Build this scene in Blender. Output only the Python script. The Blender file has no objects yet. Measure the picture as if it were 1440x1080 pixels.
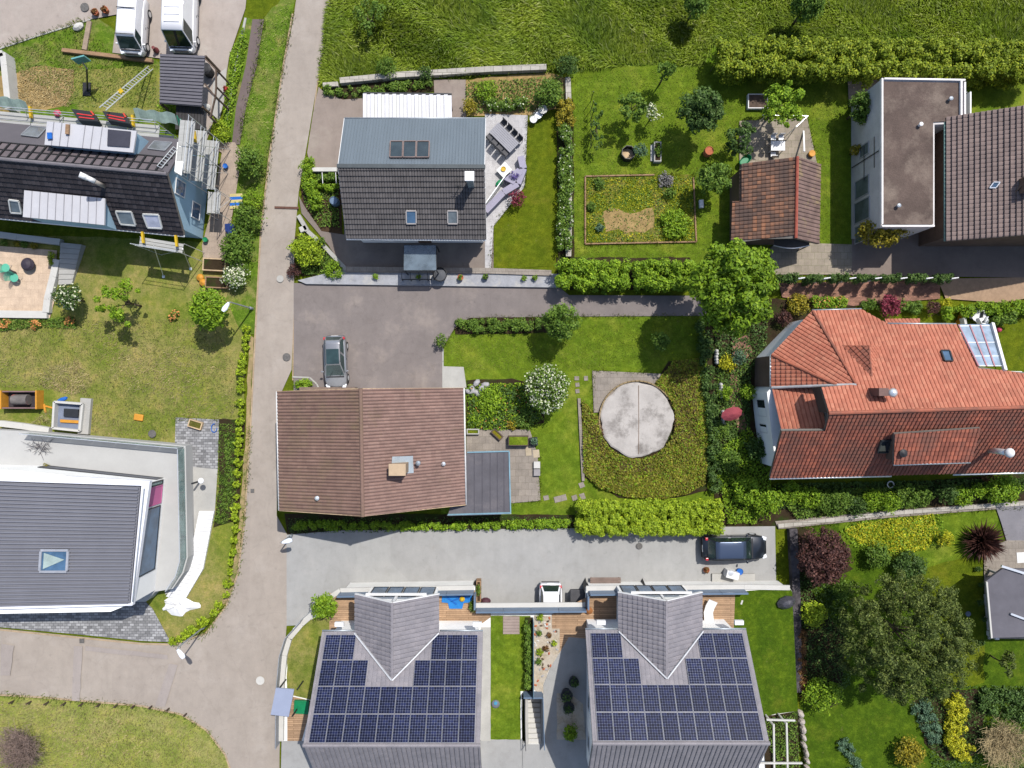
import bpy, bmesh, math, random
import numpy as np
from mathutils import Vector, Matrix

# ---------------------------------------------------------------- basics
CAMH, FPX = 52.0, 960.0          # drone height in metres, focal length in photo pixels
SC = bpy.context.scene
COL = SC.collection
RNG = np.random.default_rng(7)
random.seed(7)
PI = math.pi


def P(px, py, z=0.0):
    """the point at height z that stands at photo position px, py"""
    k = (CAMH - z) / FPX
    return Vector(((px - 720.0) * k, (540.0 - py) * k, z))


def PX(n, z=0.0):
    return n * (CAMH - z) / FPX


def plane(a, b, c):
    n = (b - a).cross(c - a).normalized()
    if n.z < 0:
        n = -n
    return (a.copy(), n)


def ray(px, py, pl):
    d = Vector(((px - 720.0) / FPX, (540.0 - py) / FPX, -1.0))
    o = Vector((0, 0, CAMH))
    t = (pl[0] - o).dot(pl[1]) / d.dot(pl[1])
    return o + d * t


def lin(c):
    c = c / 255.0
    return c / 12.92 if c <= 0.04045 else ((c + 0.055) / 1.055) ** 2.4


def ph(r, g, b, k=1.9):
    """base colour of a sunlit surface that the photo shows as r, g, b"""
    return tuple(min(0.85, lin(v) / k) for v in (r, g, b))


# ---------------------------------------------------------------- materials
MATS = {}


def new_mat(name):
    m = bpy.data.materials.new(name)
    m.use_nodes = True
    nt = m.node_tree
    b = nt.nodes.get('Principled BSDF')
    return m, nt, b


def mul(c, f):
    return tuple(min(0.9, v * f) for v in c[:3]) + (1,)


def noise(nt, scale, detail=4, rough=0.6, vec=None, stretch=None, rotz=0.0):
    if vec is None:
        g = nt.nodes.new('ShaderNodeNewGeometry')
        vec = g.outputs['Position']
    if stretch:
        mp = nt.nodes.new('ShaderNodeMapping')
        mp.inputs['Scale'].default_value = stretch
        mp.inputs['Rotation'].default_value = (0, 0, rotz)
        nt.links.new(vec, mp.inputs['Vector'])
        vec = mp.outputs['Vector']
    n = nt.nodes.new('ShaderNodeTexNoise')
    n.inputs['Scale'].default_value = scale
    n.inputs['Detail'].default_value = detail
    n.inputs['Roughness'].default_value = rough
    nt.links.new(vec, n.inputs['Vector'])
    return n.outputs['Fac']


def ramp(nt, fac, stops):
    r = nt.nodes.new('ShaderNodeValToRGB')
    e = r.color_ramp.elements
    while len(e) < len(stops):
        e.new(0.5)
    for i, (p, c) in enumerate(stops):
        e[i].position = p
        e[i].color = tuple(c[:3]) + (1,)
    nt.links.new(fac, r.inputs['Fac'])
    return r.outputs['Color']


def mixc(nt, fac, a, b, mode='MIX'):
    m = nt.nodes.new('ShaderNodeMix')
    m.data_type = 'RGBA'
    m.blend_type = mode
    if isinstance(fac, float):
        m.inputs['Factor'].default_value = fac
    else:
        nt.links.new(fac, m.inputs['Factor'])
    for k, v in ((6, a), (7, b)):
        if isinstance(v, tuple):
            m.inputs[k].default_value = tuple(v[:3]) + (1,)
        else:
            nt.links.new(v, m.inputs[k])
    return m.outputs[2]


def bump(nt, b, h, strength=0.3, dist=0.05):
    n = nt.nodes.new('ShaderNodeBump')
    n.inputs['Strength'].default_value = strength
    n.inputs['Distance'].default_value = dist
    nt.links.new(h, n.inputs['Height'])
    nt.links.new(n.outputs['Normal'], b.inputs['Normal'])


def surf(name, c, rough=0.7, var=0.18, scale=1.2, fine=14.0, metal=0.0, c2=None, c2at=0.62, bmp=0.0, spec=0.3, coat=0.0, stretch=None):
    """general procedural surface: base colour, broad mottling, fine grain, optional second colour in patches"""
    if name in MATS:
        return MATS[name]
    m, nt, b = new_mat(name)
    n1 = noise(nt, scale, 5, 0.65, stretch=stretch)
    col = ramp(nt, n1, [(0.3, mul(c, 1 - var)), (0.7, mul(c, 1 + var))])
    if c2 is not None:
        n3 = noise(nt, scale * 0.55, 6, 0.7)
        f = ramp(nt, n3, [(c2at - 0.06, (0, 0, 0)), (c2at + 0.08, (1, 1, 1))])
        col = mixc(nt, f, col, tuple(c2[:3]))
    n2 = noise(nt, fine, 3, 0.7)
    g = ramp(nt, n2, [(0.3, (1 - var, 1 - var, 1 - var)), (0.7, (1, 1, 1))])
    col = mixc(nt, 0.8, col, g, 'MULTIPLY')
    nt.links.new(col, b.inputs['Base Color'])
    b.inputs['Roughness'].default_value = rough
    b.inputs['Metallic'].default_value = metal
    b.inputs['Specular IOR Level'].default_value = spec
    b.inputs['Coat Weight'].default_value = coat
    if bmp:
        bump(nt, b, n2, bmp, 0.03)
    MATS[name] = m
    return m


def grass_mat(name, c1, c2, c3, at=0.6, patch=0.35, bmp=0.5):
    """turf: two greens mottled, third colour (dry or lush) in patches"""
    if name in MATS:
        return MATS[name]
    m, nt, b = new_mat(name)
    big = noise(nt, patch, 6, 0.65)
    mid = noise(nt, 1.9, 6, 0.72)
    fine = noise(nt, 9.0, 5, 0.8)
    col = ramp(nt, mid, [(0.34, mul(c1, 0.8)), (0.5, c1), (0.66, c2)])
    f = ramp(nt, big, [(at - 0.1, (0, 0, 0)), (at + 0.1, (1, 1, 1))])
    f2 = mixc(nt, 0.75, f, ramp(nt, mid, [(0.35, (0, 0, 0)), (0.6, (1, 1, 1))]), 'MULTIPLY')
    col = mixc(nt, f2, col, tuple(c3[:3]))
    one = noise(nt, 0.75, 4, 0.6)
    col = mixc(nt, 1.0, col, ramp(nt, one, [(0.33, (0.8, 0.86, 0.8)), (0.5, (1, 1, 1)), (0.68, (1.22, 1.12, 1.1))]), 'MULTIPLY')
    worn = noise(nt, 1.3, 7, 0.75)
    col = mixc(nt, ramp(nt, worn, [(0.62, (0, 0, 0)), (0.74, (0.55, 0.55, 0.55))]), col, (0.17, 0.145, 0.06))
    g = ramp(nt, fine, [(0.28, (0.5, 0.52, 0.5)), (0.5, (0.9, 0.9, 0.9)), (0.72, (1.35, 1.3, 1.2))])
    col = mixc(nt, 0.75, col, g, 'MULTIPLY')
    nt.links.new(col, b.inputs['Base Color'])
    b.inputs['Roughness'].default_value = 0.95
    b.inputs['Specular IOR Level'].default_value = 0.1
    if bmp:
        bump(nt, b, fine, bmp, 0.12)
    MATS[name] = m
    return m


def leaf_mat(name, c, var=0.45, trans=0.28, hue=None):
    """leaves: colour varies leaf by leaf and in soft clumps; a little light passes through"""
    if name in MATS:
        return MATS[name]
    k_ = 1.5 if name.startswith('leaf_') else 1.0
    c = mul(c, k_)
    hue = mul(hue, k_) if hue is not None else None
    m, nt, b = new_mat(name)
    g = nt.nodes.new('ShaderNodeNewGeometry')
    c2 = hue if hue is not None else mul(c, 1 + var)
    col = ramp(nt, g.outputs['Random Per Island'], [(0.0, mul(c, 1 - var)), (0.55, c), (1.0, c2)])
    n1 = noise(nt, 1.6, 3, 0.6)
    k = ramp(nt, n1, [(0.3, (0.75, 0.78, 0.75)), (0.7, (1.15, 1.12, 1.1))])
    col = mixc(nt, 1.0, col, k, 'MULTIPLY')
    if name.endswith('blade'):
        n2 = noise(nt, 0.28, 5, 0.65)
        col = mixc(nt, 1.0, col, ramp(nt, n2, [(0.34, (0.68, 0.78, 0.7)), (0.5, (1, 1, 1)), (0.66, (1.25, 1.15, 1.2))]), 'MULTIPLY')
    nt.links.new(col, b.inputs['Base Color'])
    b.inputs['Roughness'].default_value = 0.6
    b.inputs['Specular IOR Level'].default_value = 0.22
    t = nt.nodes.new('ShaderNodeBsdfTranslucent')
    nt.links.new(col, t.inputs['Color'])
    mx = nt.nodes.new('ShaderNodeMixShader')
    mx.inputs['Fac'].default_value = trans
    out = nt.nodes.get('Material Output')
    nt.links.new(b.outputs[0], mx.inputs[1])
    nt.links.new(t.outputs[0], mx.inputs[2])
    nt.links.new(mx.outputs[0], out.inputs['Surface'])
    MATS[name] = m
    return m


def tile_mat(name, c, c2, rough=0.8, moss=None, mossat=0.6, var=0.25):
    """roof tiles: colour varies tile by tile (UV counts tiles), weathering in broad patches"""
    if name in MATS:
        return MATS[name]
    m, nt, b = new_mat(name)
    uv = nt.nodes.new('ShaderNodeUVMap')
    sep = nt.nodes.new('ShaderNodeVectorMath')
    sep.operation = 'FLOOR'
    nt.links.new(uv.outputs['UV'], sep.inputs[0])
    w = nt.nodes.new('ShaderNodeTexWhiteNoise')
    w.noise_dimensions = '2D'
    nt.links.new(sep.outputs['Vector'], w.inputs['Vector'])
    col = ramp(nt, w.outputs['Value'], [(0.0, mul(c, 1 - var)), (0.5, c), (1.0, c2)])
    n1 = noise(nt, 0.8, 6, 0.7)
    k = ramp(nt, n1, [(0.3, (0.8, 0.8, 0.8)), (0.7, (1.12, 1.1, 1.08))])
    col = mixc(nt, 1.0, col, k, 'MULTIPLY')
    if moss is not None:
        n2 = noise(nt, 0.5, 6, 0.75)
        f = ramp(nt, n2, [(mossat - 0.08, (0, 0, 0)), (mossat + 0.1, (0.85, 0.85, 0.85))])
        col = mixc(nt, f, col, tuple(moss[:3]))
    n5 = noise(nt, 5.5, 4, 0.7)
    col = mixc(nt, ramp(nt, n5, [(0.64, (0, 0, 0)), (0.74, (0.28, 0.28, 0.28))]), col, mul((c[0] * .55 + .09, c[1] * .75 + .08, c[2] * .75 + .06), 1.0))
    n6 = noise(nt, 2.0, 6, 0.75)
    col = mixc(nt, 1.0, col, ramp(nt, n6, [(0.3, (0.87, 0.87, 0.87)), (0.5, (1, 1, 1))]), 'MULTIPLY')
    n3 = noise(nt, 20, 3, 0.7)
    k = ramp(nt, n3, [(0.3, (0.78, 0.78, 0.78)), (0.7, (1.08, 1.08, 1.08))])
    col = mixc(nt, 1.0, col, k, 'MULTIPLY')
    nt.links.new(col, b.inputs['Base Color'])
    b.inputs['Roughness'].default_value = rough
    b.inputs['Specular IOR Level'].default_value = 0.25
    MATS[name] = m
    return m


def paving_mat(name, c, joint, bw=0.4, bh=0.2, mortar=0.012, rot=0.0, rough=0.85, var=0.25):
    if name in MATS:
        return MATS[name]
    m, nt, b = new_mat(name)
    g = nt.nodes.new('ShaderNodeNewGeometry')
    mp = nt.nodes.new('ShaderNodeMapping')
    mp.inputs['Rotation'].default_value = (0, 0, rot)
    nt.links.new(g.outputs['Position'], mp.inputs['Vector'])
    br = nt.nodes.new('ShaderNodeTexBrick')
    br.inputs['Scale'].default_value = 1.0
    br.inputs['Brick Width'].default_value = bw
    br.inputs['Row Height'].default_value = bh
    br.inputs['Mortar Size'].default_value = mortar
    br.inputs['Color1'].default_value = mul(c, 1 - var)
    br.inputs['Color2'].default_value = mul(c, 1 + var)
    br.inputs['Mortar'].default_value = tuple(joint[:3]) + (1,)
    nt.links.new(mp.outputs['Vector'], br.inputs['Vector'])
    n = noise(nt, 1.5, 6, 0.7)
    k = ramp(nt, n, [(0.3, (0.8, 0.8, 0.8)), (0.7, (1.12, 1.12, 1.1))])
    col = mixc(nt, 1.0, br.outputs['Color'], k, 'MULTIPLY')
    n = noise(nt, 18, 4, 0.7)
    k = ramp(nt, n, [(0.3, (0.8, 0.8, 0.8)), (0.7, (1.1, 1.1, 1.1))])
    col = mixc(nt, 1.0, col, k, 'MULTIPLY')
    nt.links.new(col, b.inputs['Base Color'])
    b.inputs['Roughness'].default_value = rough
    b.inputs['Specular IOR Level'].default_value = 0.2
    MATS[name] = m
    return m


def asphalt(name, c, patchc, crack=True, var=0.1, tarc=None):
    """road surface: worn patches, stains, hairline cracks, fine grit"""
    if name in MATS:
        return MATS[name]
    m, nt, b = new_mat(name)
    n1 = noise(nt, 0.35, 7, 0.68)
    col = ramp(nt, n1, [(0.33, mul(c, 1 - var)), (0.52, c), (0.68, tuple(patchc[:3]))])
    n4 = noise(nt, 1.1, 6, 0.7, stretch=(1.6, 0.4, 1), rotz=0.08)
    col = mixc(nt, 1.0, col, ramp(nt, n4, [(0.3, (0.95, 0.95, 0.95)), (0.65, (1.03, 1.03, 1.03))]), 'MULTIPLY')
    vo = nt.nodes.new('ShaderNodeTexVoronoi')
    vo.inputs['Scale'].default_value = 0.16
    vo.distance = 'CHEBYCHEV'
    gg = nt.nodes.new('ShaderNodeNewGeometry')
    nt.links.new(gg.outputs['Position'], vo.inputs['Vector'])
    sp3 = nt.nodes.new('ShaderNodeSeparateColor')
    nt.links.new(vo.outputs['Color'], sp3.inputs[0])
    col = mixc(nt, 1.0, col, ramp(nt, sp3.outputs[0], [(0.0, (0.955, 0.95, 0.95)), (1.0, (1.03, 1.03, 1.025))]), 'MULTIPLY')
    n5 = noise(nt, 2.3, 3, 0.6)
    col = mixc(nt, 1.0, col, ramp(nt, n5, [(0.64, (1, 1, 1)), (0.74, (0.86, 0.86, 0.86))]), 'MULTIPLY')
    n6 = noise(nt, 0.9, 8, 0.75)
    col = mixc(nt, 1.0, col, ramp(nt, n6, [(0.32, (0.90, 0.89, 0.88)), (0.5, (1, 1, 1)), (0.72, (1.07, 1.06, 1.05))]), 'MULTIPLY')
    n2 = noise(nt, 26, 4, 0.8)
    k = ramp(nt, n2, [(0.25, (0.82, 0.82, 0.82)), (0.75, (1.08, 1.08, 1.08))])
    col = mixc(nt, 1.0, col, k, 'MULTIPLY')
    if crack:
        v = nt.nodes.new('ShaderNodeTexVoronoi')
        v.feature = 'DISTANCE_TO_EDGE'
        v.inputs['Scale'].default_value = 0.22
        g = nt.nodes.new('ShaderNodeNewGeometry')
        va = nt.nodes.new('ShaderNodeVectorMath')
        va.operation = 'ADD'
        n3 = nt.nodes.new('ShaderNodeTexNoise')
        n3.inputs['Scale'].default_value = 0.9
        n3.inputs['Detail'].default_value = 6
        nt.links.new(g.outputs['Position'], n3.inputs['Vector'])
        nt.links.new(g.outputs['Position'], va.inputs[0])
        nt.links.new(n3.outputs['Color'], va.inputs[1])
        nt.links.new(va.outputs['Vector'], v.inputs['Vector'])
        f = ramp(nt, v.outputs['Distance'], [(0.0, (0.78, 0.78, 0.78)), (0.012, (1, 1, 1))])
        col = mixc(nt, 0.3, col, f, 'MULTIPLY')
    nt.links.new(col, b.inputs['Base Color'])
    b.inputs['Roughness'].default_value = 0.88
    b.inputs['Specular IOR Level'].default_value = 0.22
    bump(nt, b, n2, 0.15, 0.02)
    MATS[name] = m
    return m


def glass_mat(name, c, rough=0.05, alpha=None, spec=0.8):
    if name in MATS:
        return MATS[name]
    m, nt, b = new_mat(name)
    n = noise(nt, 0.9, 3)
    col = ramp(nt, n, [(0.35, mul(c, 0.7)), (0.65, mul(c, 1.3))])
    nt.links.new(col, b.inputs['Base Color'])
    b.inputs['Roughness'].default_value = rough
    b.inputs['Specular IOR Level'].default_value = spec
    if alpha is not None:
        b.inputs['Alpha'].default_value = alpha
    MATS[name] = m
    return m


def pv_mat(name='pv_cells', nx=6, ny=10):
    """navy silicon cells with thin pale grid lines, counted in UV"""
    if name in MATS:
        return MATS[name]
    m, nt, b = new_mat(name)
    uv = nt.nodes.new('ShaderNodeUVMap')
    sx = nt.nodes.new('ShaderNodeSeparateXYZ')
    nt.links.new(uv.outputs['UV'], sx.inputs[0])

    def line(sock, width):
        fr = nt.nodes.new('ShaderNodeMath'); fr.operation = 'FRACT'
        nt.links.new(sock, fr.inputs[0])
        a = nt.nodes.new('ShaderNodeMath'); a.operation = 'SUBTRACT'
        nt.links.new(fr.outputs[0], a.inputs[0]); a.inputs[1].default_value = 0.5
        ab = nt.nodes.new('ShaderNodeMath'); ab.operation = 'ABSOLUTE'
        nt.links.new(a.outputs[0], ab.inputs[0])
        gt = nt.nodes.new('ShaderNodeMath'); gt.operation = 'GREATER_THAN'
        nt.links.new(ab.outputs[0], gt.inputs[0]); gt.inputs[1].default_value = 0.5 - width
        return gt.outputs[0]
    lx, ly = line(sx.outputs[0], 0.06), line(sx.outputs[1], 0.06)
    mn = nt.nodes.new('ShaderNodeMath'); mn.operation = 'MULTIPLY'
    nt.links.new(lx, mn.inputs[0]); nt.links.new(ly, mn.inputs[1])
    mxx = nt.nodes.new('ShaderNodeMath'); mxx.operation = 'MAXIMUM'
    nt.links.new(lx, mxx.inputs[0]); nt.links.new(ly, mxx.inputs[1])
    fl = nt.nodes.new('ShaderNodeVectorMath'); fl.operation = 'FLOOR'
    nt.links.new(uv.outputs['UV'], fl.inputs[0])
    w = nt.nodes.new('ShaderNodeTexWhiteNoise'); w.noise_dimensions = '2D'
    nt.links.new(fl.outputs['Vector'], w.inputs['Vector'])
    cell = ramp(nt, w.outputs['Value'], [(0, (0.003, 0.004, 0.014)), (0.6, (0.005, 0.007, 0.026)), (1, (0.010, 0.014, 0.05))])
    col = mixc(nt, mxx.outputs[0], cell, (0.066, 0.074, 0.115))
    col = mixc(nt, mn.outputs[0], col, (0.26, 0.28, 0.36))
    oi = nt.nodes.new('ShaderNodeObjectInfo')
    col = mixc(nt, 1.0, col, ramp(nt, oi.outputs['Random'], [(0.0, (0.7, 0.72, 0.78)), (1.0, (1.25, 1.25, 1.2))]), 'MULTIPLY')
    nt.links.new(col, b.inputs['Base Color'])
    b.inputs['Roughness'].default_value = 0.3
    b.inputs['Specular IOR Level'].default_value = 0.18
    MATS[name] = m
    return m


# ---------------------------------------------------------------- objects
ORG = {}


def tag(o, label=None, cat=None, group=None, kind=None):
    if label:
        o['label'] = label
    if cat:
        o['category'] = cat
    if group:
        o['group'] = group
    if kind:
        o['kind'] = kind
    return o


def thing(name, label, cat, loc=(0, 0, 0), group=None):
    o = bpy.data.objects.new(name, None)
    COL.objects.link(o)
    o.empty_display_size = 0.3
    o.location = loc
    ORG[o.name] = Vector(loc)
    return tag(o, label, cat, group)


def link_mesh(name, me, mat, parent=None, org=None):
    o = bpy.data.objects.new(name, me)
    COL.objects.link(o)
    if mat is not None:
        me.materials.append(mat)
    if parent is not None:
        o.parent = parent
        ORG[o.name] = ORG[parent.name]
    else:
        o.location = org if org is not None else (0, 0, 0)
        ORG[o.name] = Vector(o.location)
    return o


class MB:
    def __init__(s):
        s.v, s.f, s.uv = [], [], {}

    def add(s, vs, fs):
        n = len(s.v)
        s.v += [Vector(v) for v in vs]
        s.f += [tuple(n + i for i in f) for f in fs]
        return s

    def poly(s, pts):
        return s.add(pts, [tuple(range(len(pts)))])

    def box(s, c, d, rz=0.0):
        x, y, z = d[0] / 2, d[1] / 2, d[2] / 2
        ca, sa = math.cos(rz), math.sin(rz)
        vs = []
        for sx, sy, sz in ((-1, -1, -1), (1, -1, -1), (1, 1, -1), (-1, 1, -1), (-1, -1, 1), (1, -1, 1), (1, 1, 1), (-1, 1, 1)):
            a, b = sx * x, sy * y
            vs.append((c[0] + a * ca - b * sa, c[1] + a * sa + b * ca, c[2] + sz * z))
        return s.add(vs, [(3, 2, 1, 0), (4, 5, 6, 7), (0, 1, 5, 4), (1, 2, 6, 5), (2, 3, 7, 6), (3, 0, 4, 7)])

    def beam(s, p, q, w, h, up=Vector((0, 0, 1))):
        p, q = Vector(p), Vector(q)
        d = (q - p).normalized()
        if abs(d.dot(up)) > 0.98:
            up = Vector((0, 1, 0))
        a = d.cross(up).normalized() * (w / 2)
        b = a.cross(d).normalized() * (h / 2)
        vs = [p - a - b, p + a - b, p + a + b, p - a + b, q - a - b, q + a - b, q + a + b, q - a + b]
        return s.add(vs, [(0, 1, 2, 3), (7, 6, 5, 4), (4, 5, 1, 0), (5, 6, 2, 1), (6, 7, 3, 2), (7, 4, 0, 3)])

    def tube(s, p, q, r, n=8, r2=None, cap=True):
        p, q = Vector(p), Vector(q)
        r2 = r if r2 is None else r2
        d = (q - p).normalized()
        up = Vector((0, 0, 1)) if abs(d.z) < 0.95 else Vector((0, 1, 0))
        a = d.cross(up).normalized()
        b = d.cross(a).normalized()
        vs = []
        for c, rr in ((p, r), (q, r2)):
            for i in range(n):
                t = 2 * PI * i / n
                vs.append(c + a * (math.cos(t) * rr) + b * (math.sin(t) * rr))
        fs = [(i, (i + 1) % n, n + (i + 1) % n, n + i) for i in range(n)]
        if cap:
            fs += [tuple(range(n))[::-1], tuple(range(n, 2 * n))]
        return s.add(vs, fs)

    def path(s, pts, r, n=6):
        for a, b in zip(pts, pts[1:]):
            s.tube(a, b, r, n)
        return s

    def lathe(s, c, prof, n=20, sx=1.0, sy=1.0, rz=0.0):
        vs, fs = [], []
        ca, sa = math.cos(rz), math.sin(rz)
        for r, z in prof:
            for i in range(n):
                t = 2 * PI * i / n
                x, y = math.cos(t) * r * sx, math.sin(t) * r * sy
                vs.append((c[0] + x * ca - y * sa, c[1] + x * sa + y * ca, c[2] + z))
        for k in range(len(prof) - 1):
            for i in range(n):
                j = (i + 1) % n
                fs.append((k * n + i, k * n + j, (k + 1) * n + j, (k + 1) * n + i))
        fs.append(tuple(range(n))[::-1])
        m = (len(prof) - 1) * n
        fs.append(tuple(range(m, m + n)))
        return s.add(vs, fs)

    def prism(s, pts, z0, z1):
        pts = [Vector((p[0], p[1], 0)) for p in pts]
        ar = sum(a.x * b.y - b.x * a.y for a, b in zip(pts, pts[1:] + pts[:1]))
        if ar < 0:
            pts = pts[::-1]
        n = len(pts)
        vs = [(p.x, p.y, z0) for p in pts] + [(p.x, p.y, z1) for p in pts]
        fs = [tuple(range(n))[::-1], tuple(range(n, 2 * n))]
        fs += [(i, (i + 1) % n, n + (i + 1) % n, n + i) for i in range(n)]
        return s.add(vs, fs)

    def slab(s, pts, t, off=0.0):
        """flat polygon in space given a thickness below its plane"""
        pts = [Vector(p) for p in pts]
        nrm = (pts[1] - pts[0]).cross(pts[2] - pts[0]).normalized()
        if nrm.z < 0:
            pts = pts[::-1]
            nrm = -nrm
        n = len(pts)
        vs = [p + nrm * (off - t) for p in pts] + [p + nrm * off for p in pts]
        fs = [tuple(range(n))[::-1], tuple(range(n, 2 * n))]
        fs += [(i, (i + 1) % n, n + (i + 1) % n, n + i) for i in range(n)]
        return s.add(vs, fs)

    def loft(s, rings, caps=True):
        n = len(rings[0])
        vs = [p for r in rings for p in r]
        fs = []
        for k in range(len(rings) - 1):
            for i in range(n):
                j = (i + 1) % n
                fs.append((k * n + i, k * n + j, (k + 1) * n + j, (k + 1) * n + i))
        if caps:
            fs.append(tuple(range(n))[::-1])
            m = (len(rings) - 1) * n
            fs.append(tuple(range(m, m + n)))
        return s.add(vs, fs)

    def build(s, name, mat, parent=None, smooth=False, bevel=0.0, base=None, recalc=True, subsurf=0):
        if parent is not None:
            o0 = ORG[parent.name]
        elif base is not None:
            o0 = Vector(base)
        else:
            xs = [v.x for v in s.v]; ys = [v.y for v in s.v]
            o0 = Vector(((min(xs) + max(xs)) / 2, (min(ys) + max(ys)) / 2, min(v.z for v in s.v)))
        me = bpy.data.meshes.new(name)
        me.from_pydata([tuple(v - o0) for v in s.v], [], s.f)
        if recalc:
            bm = bmesh.new()
            bm.from_mesh(me)
            bmesh.ops.recalc_face_normals(bm, faces=bm.faces)
            bm.to_mesh(me)
            bm.free()
        if smooth:
            me.polygons.foreach_set('use_smooth', [True] * len(me.polygons))
        o = link_mesh(name, me, mat, parent, o0)
        if bevel:
            b = o.modifiers.new('bevel', 'BEVEL')
            b.width = bevel
            b.segments = 2
            b.limit_method = 'ANGLE'
        if subsurf:
            b = o.modifiers.new('sub', 'SUBSURF')
            b.levels = b.render_levels = subsurf
        return o


def poly_clip_mesh(bm, pts2):
    """keep what lies inside the convex polygon pts2 (in the mesh's own xy)"""
    c = Vector((sum(p[0] for p in pts2) / len(pts2), sum(p[1] for p in pts2) / len(pts2), 0))
    for a, b in zip(pts2, pts2[1:] + pts2[:1]):
        a, b = Vector((a[0], a[1], 0)), Vector((b[0], b[1], 0))
        d = (b - a)
        if d.length < 1e-5:
            continue
        n = Vector((d.y, -d.x, 0)).normalized()
        if (c - a).dot(n) > 0:
            n = -n
        geom = bm.verts[:] + bm.edges[:] + bm.faces[:]
        bmesh.ops.bisect_plane(bm, geom=geom, plane_co=a, plane_no=n, clear_outer=True, dist=1e-5)


def tile_roof(polys, mat, parent, name='roof', course=0.34, colw=0.24, amp=0.022, step=0.035, eave=None, prof=None, thick=0.16, deckmat=None, off=0.0):
    """a roof covered with tiles: stepped courses, waved columns, cut to convex polygons lying in one plane.
    eave: direction along the eave. The deck below is a slab of its own."""
    polys = [[Vector(p) for p in pl] for pl in polys]
    p0 = polys[0][0]
    nrm = Vector((0, 0, 0))
    pl = polys[0]
    nrm = (pl[1] - pl[0]).cross(pl[2] - pl[0]).normalized()
    if nrm.z < 0:
        nrm = -nrm
    u = (eave if eave is not None else (pl[1] - pl[0]))
    u = (u - nrm * u.dot(nrm)).normalized()
    v = nrm.cross(u).normalized()
    if v.z < 0:
        v, u = -v, -u
    prof = prof or [(0.0, -1.0), (0.16, 0.9), (0.5, 1.0), (0.86, 0.5)]
    all_uv = [((p - p0).dot(u), (p - p0).dot(v)) for pp in polys for p in pp]
    u0, u1 = min(a for a, _ in all_uv), max(a for a, _ in all_uv)
    v0, v1 = min(b for _, b in all_uv), max(b for _, b in all_uv)
    nc, nr = int((u1 - u0) / colw) + 2, int((v1 - v0) / course) + 2
    us, dz = [], []
    for c in range(nc):
        for t, h in prof:
            us.append(u0 + (c + t) * colw); dz.append(h * amp)
    us, dz = np.array(us), np.array(dz)
    vs, hh = [], []
    for r in range(nr):
        vs += [v0 + r * course, v0 + (r + 1) * course - 0.002]
        hh += [step, 0.0]
    vs, hh = np.array(vs), np.array(hh)
    X, Y = np.meshgrid(us, vs)
    Z = dz[None, :] + hh[:, None] + off
    co = np.stack([X, Y, Z], -1).reshape(-1, 3)
    W = len(us)
    faces = []
    for i in range(len(vs) - 1):
        for j in range(W - 1):
            faces.append((i * W + j, i * W + j + 1, (i + 1) * W + j + 1, (i + 1) * W + j))
    me0 = bpy.data.meshes.new('tmp')
    me0.from_pydata(co.tolist(), [], faces)
    full = bmesh.new()
    for pp in polys:
        p2 = [((p - p0).dot(u), (p - p0).dot(v)) for p in pp]
        bm = bmesh.new()
        bm.from_mesh(me0)
        poly_clip_mesh(bm, p2)
        tmp = bpy.data.meshes.new('tmp2')
        bm.to_mesh(tmp)
        bm.free()
        full.from_mesh(tmp)
        bpy.data.meshes.remove(tmp)
    uvl = full.loops.layers.uv.new('UVMap')
    for f in full.faces:
        c = f.calc_center_median()
        a, b = (c.x - u0) / colw, (c.y - v0) / course
        for l in f.loops:
            l[uvl].uv = (a, b)
    M = Matrix.Identity(4)
    M.col[0][:3], M.col[1][:3], M.col[2][:3], M.col[3][:3] = u, v, nrm, p0 - ORG[parent.name]
    full.transform(M)
    full.normal_update()
    me = bpy.data.meshes.new(name)
    full.to_mesh(me)
    full.free()
    bpy.data.meshes.remove(me0)
    o = link_mesh(name, me, mat, parent)
    if thick:
        mb = MB()
        for pp in polys:
            mb.slab(pp, thick, -0.035 + off)
        mb.build('roof_deck', deckmat or MATS['fascia'], o)
    return o


def seam_roof(pts, mat, parent, name='roof', spacing=0.5, rib=0.035, ribw=0.03, thick=0.12, along=None):
    """sheet metal roof with standing seams running up the slope"""
    pts = [Vector(p) for p in pts]
    mb = MB()
    mb.slab(pts, thick)
    nrm = (pts[1] - pts[0]).cross(pts[2] - pts[0]).normalized()
    if nrm.z < 0:
        nrm = -nrm
    if along is None:
        u = (pts[1] - pts[0]).normalized()
        v = nrm.cross(u)
    else:
        v = along.normalized(); v = (v - nrm * v.dot(nrm)).normalized(); u = v.cross(nrm)
    uv = [((p - pts[0]).dot(u), (p - pts[0]).dot(v)) for p in pts]
    a0, a1 = min(a for a, _ in uv), max(a for a, _ in uv)
    x = a0 + spacing * 0.5
    n = len(uv)
    while x < a1:
        hits = []
        for i in range(n):
            (xa, ya), (xb, yb) = uv[i], uv[(i + 1) % n]
            if (xa - x) * (xb - x) < 0:
                hits.append(ya + (yb - ya) * (x - xa) / (xb - xa))
        hits.sort()
        if len(hits) >= 2:
            p = pts[0] + u * x + v * (hits[0] + 0.01) + nrm * (rib / 2 + 0.001)
            q = pts[0] + u * x + v * (hits[-1] - 0.01) + nrm * (rib / 2 + 0.001)
            mb.beam(p, q, ribw, rib, nrm)
        x += spacing
    return mb.build(name, mat, parent)


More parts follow.
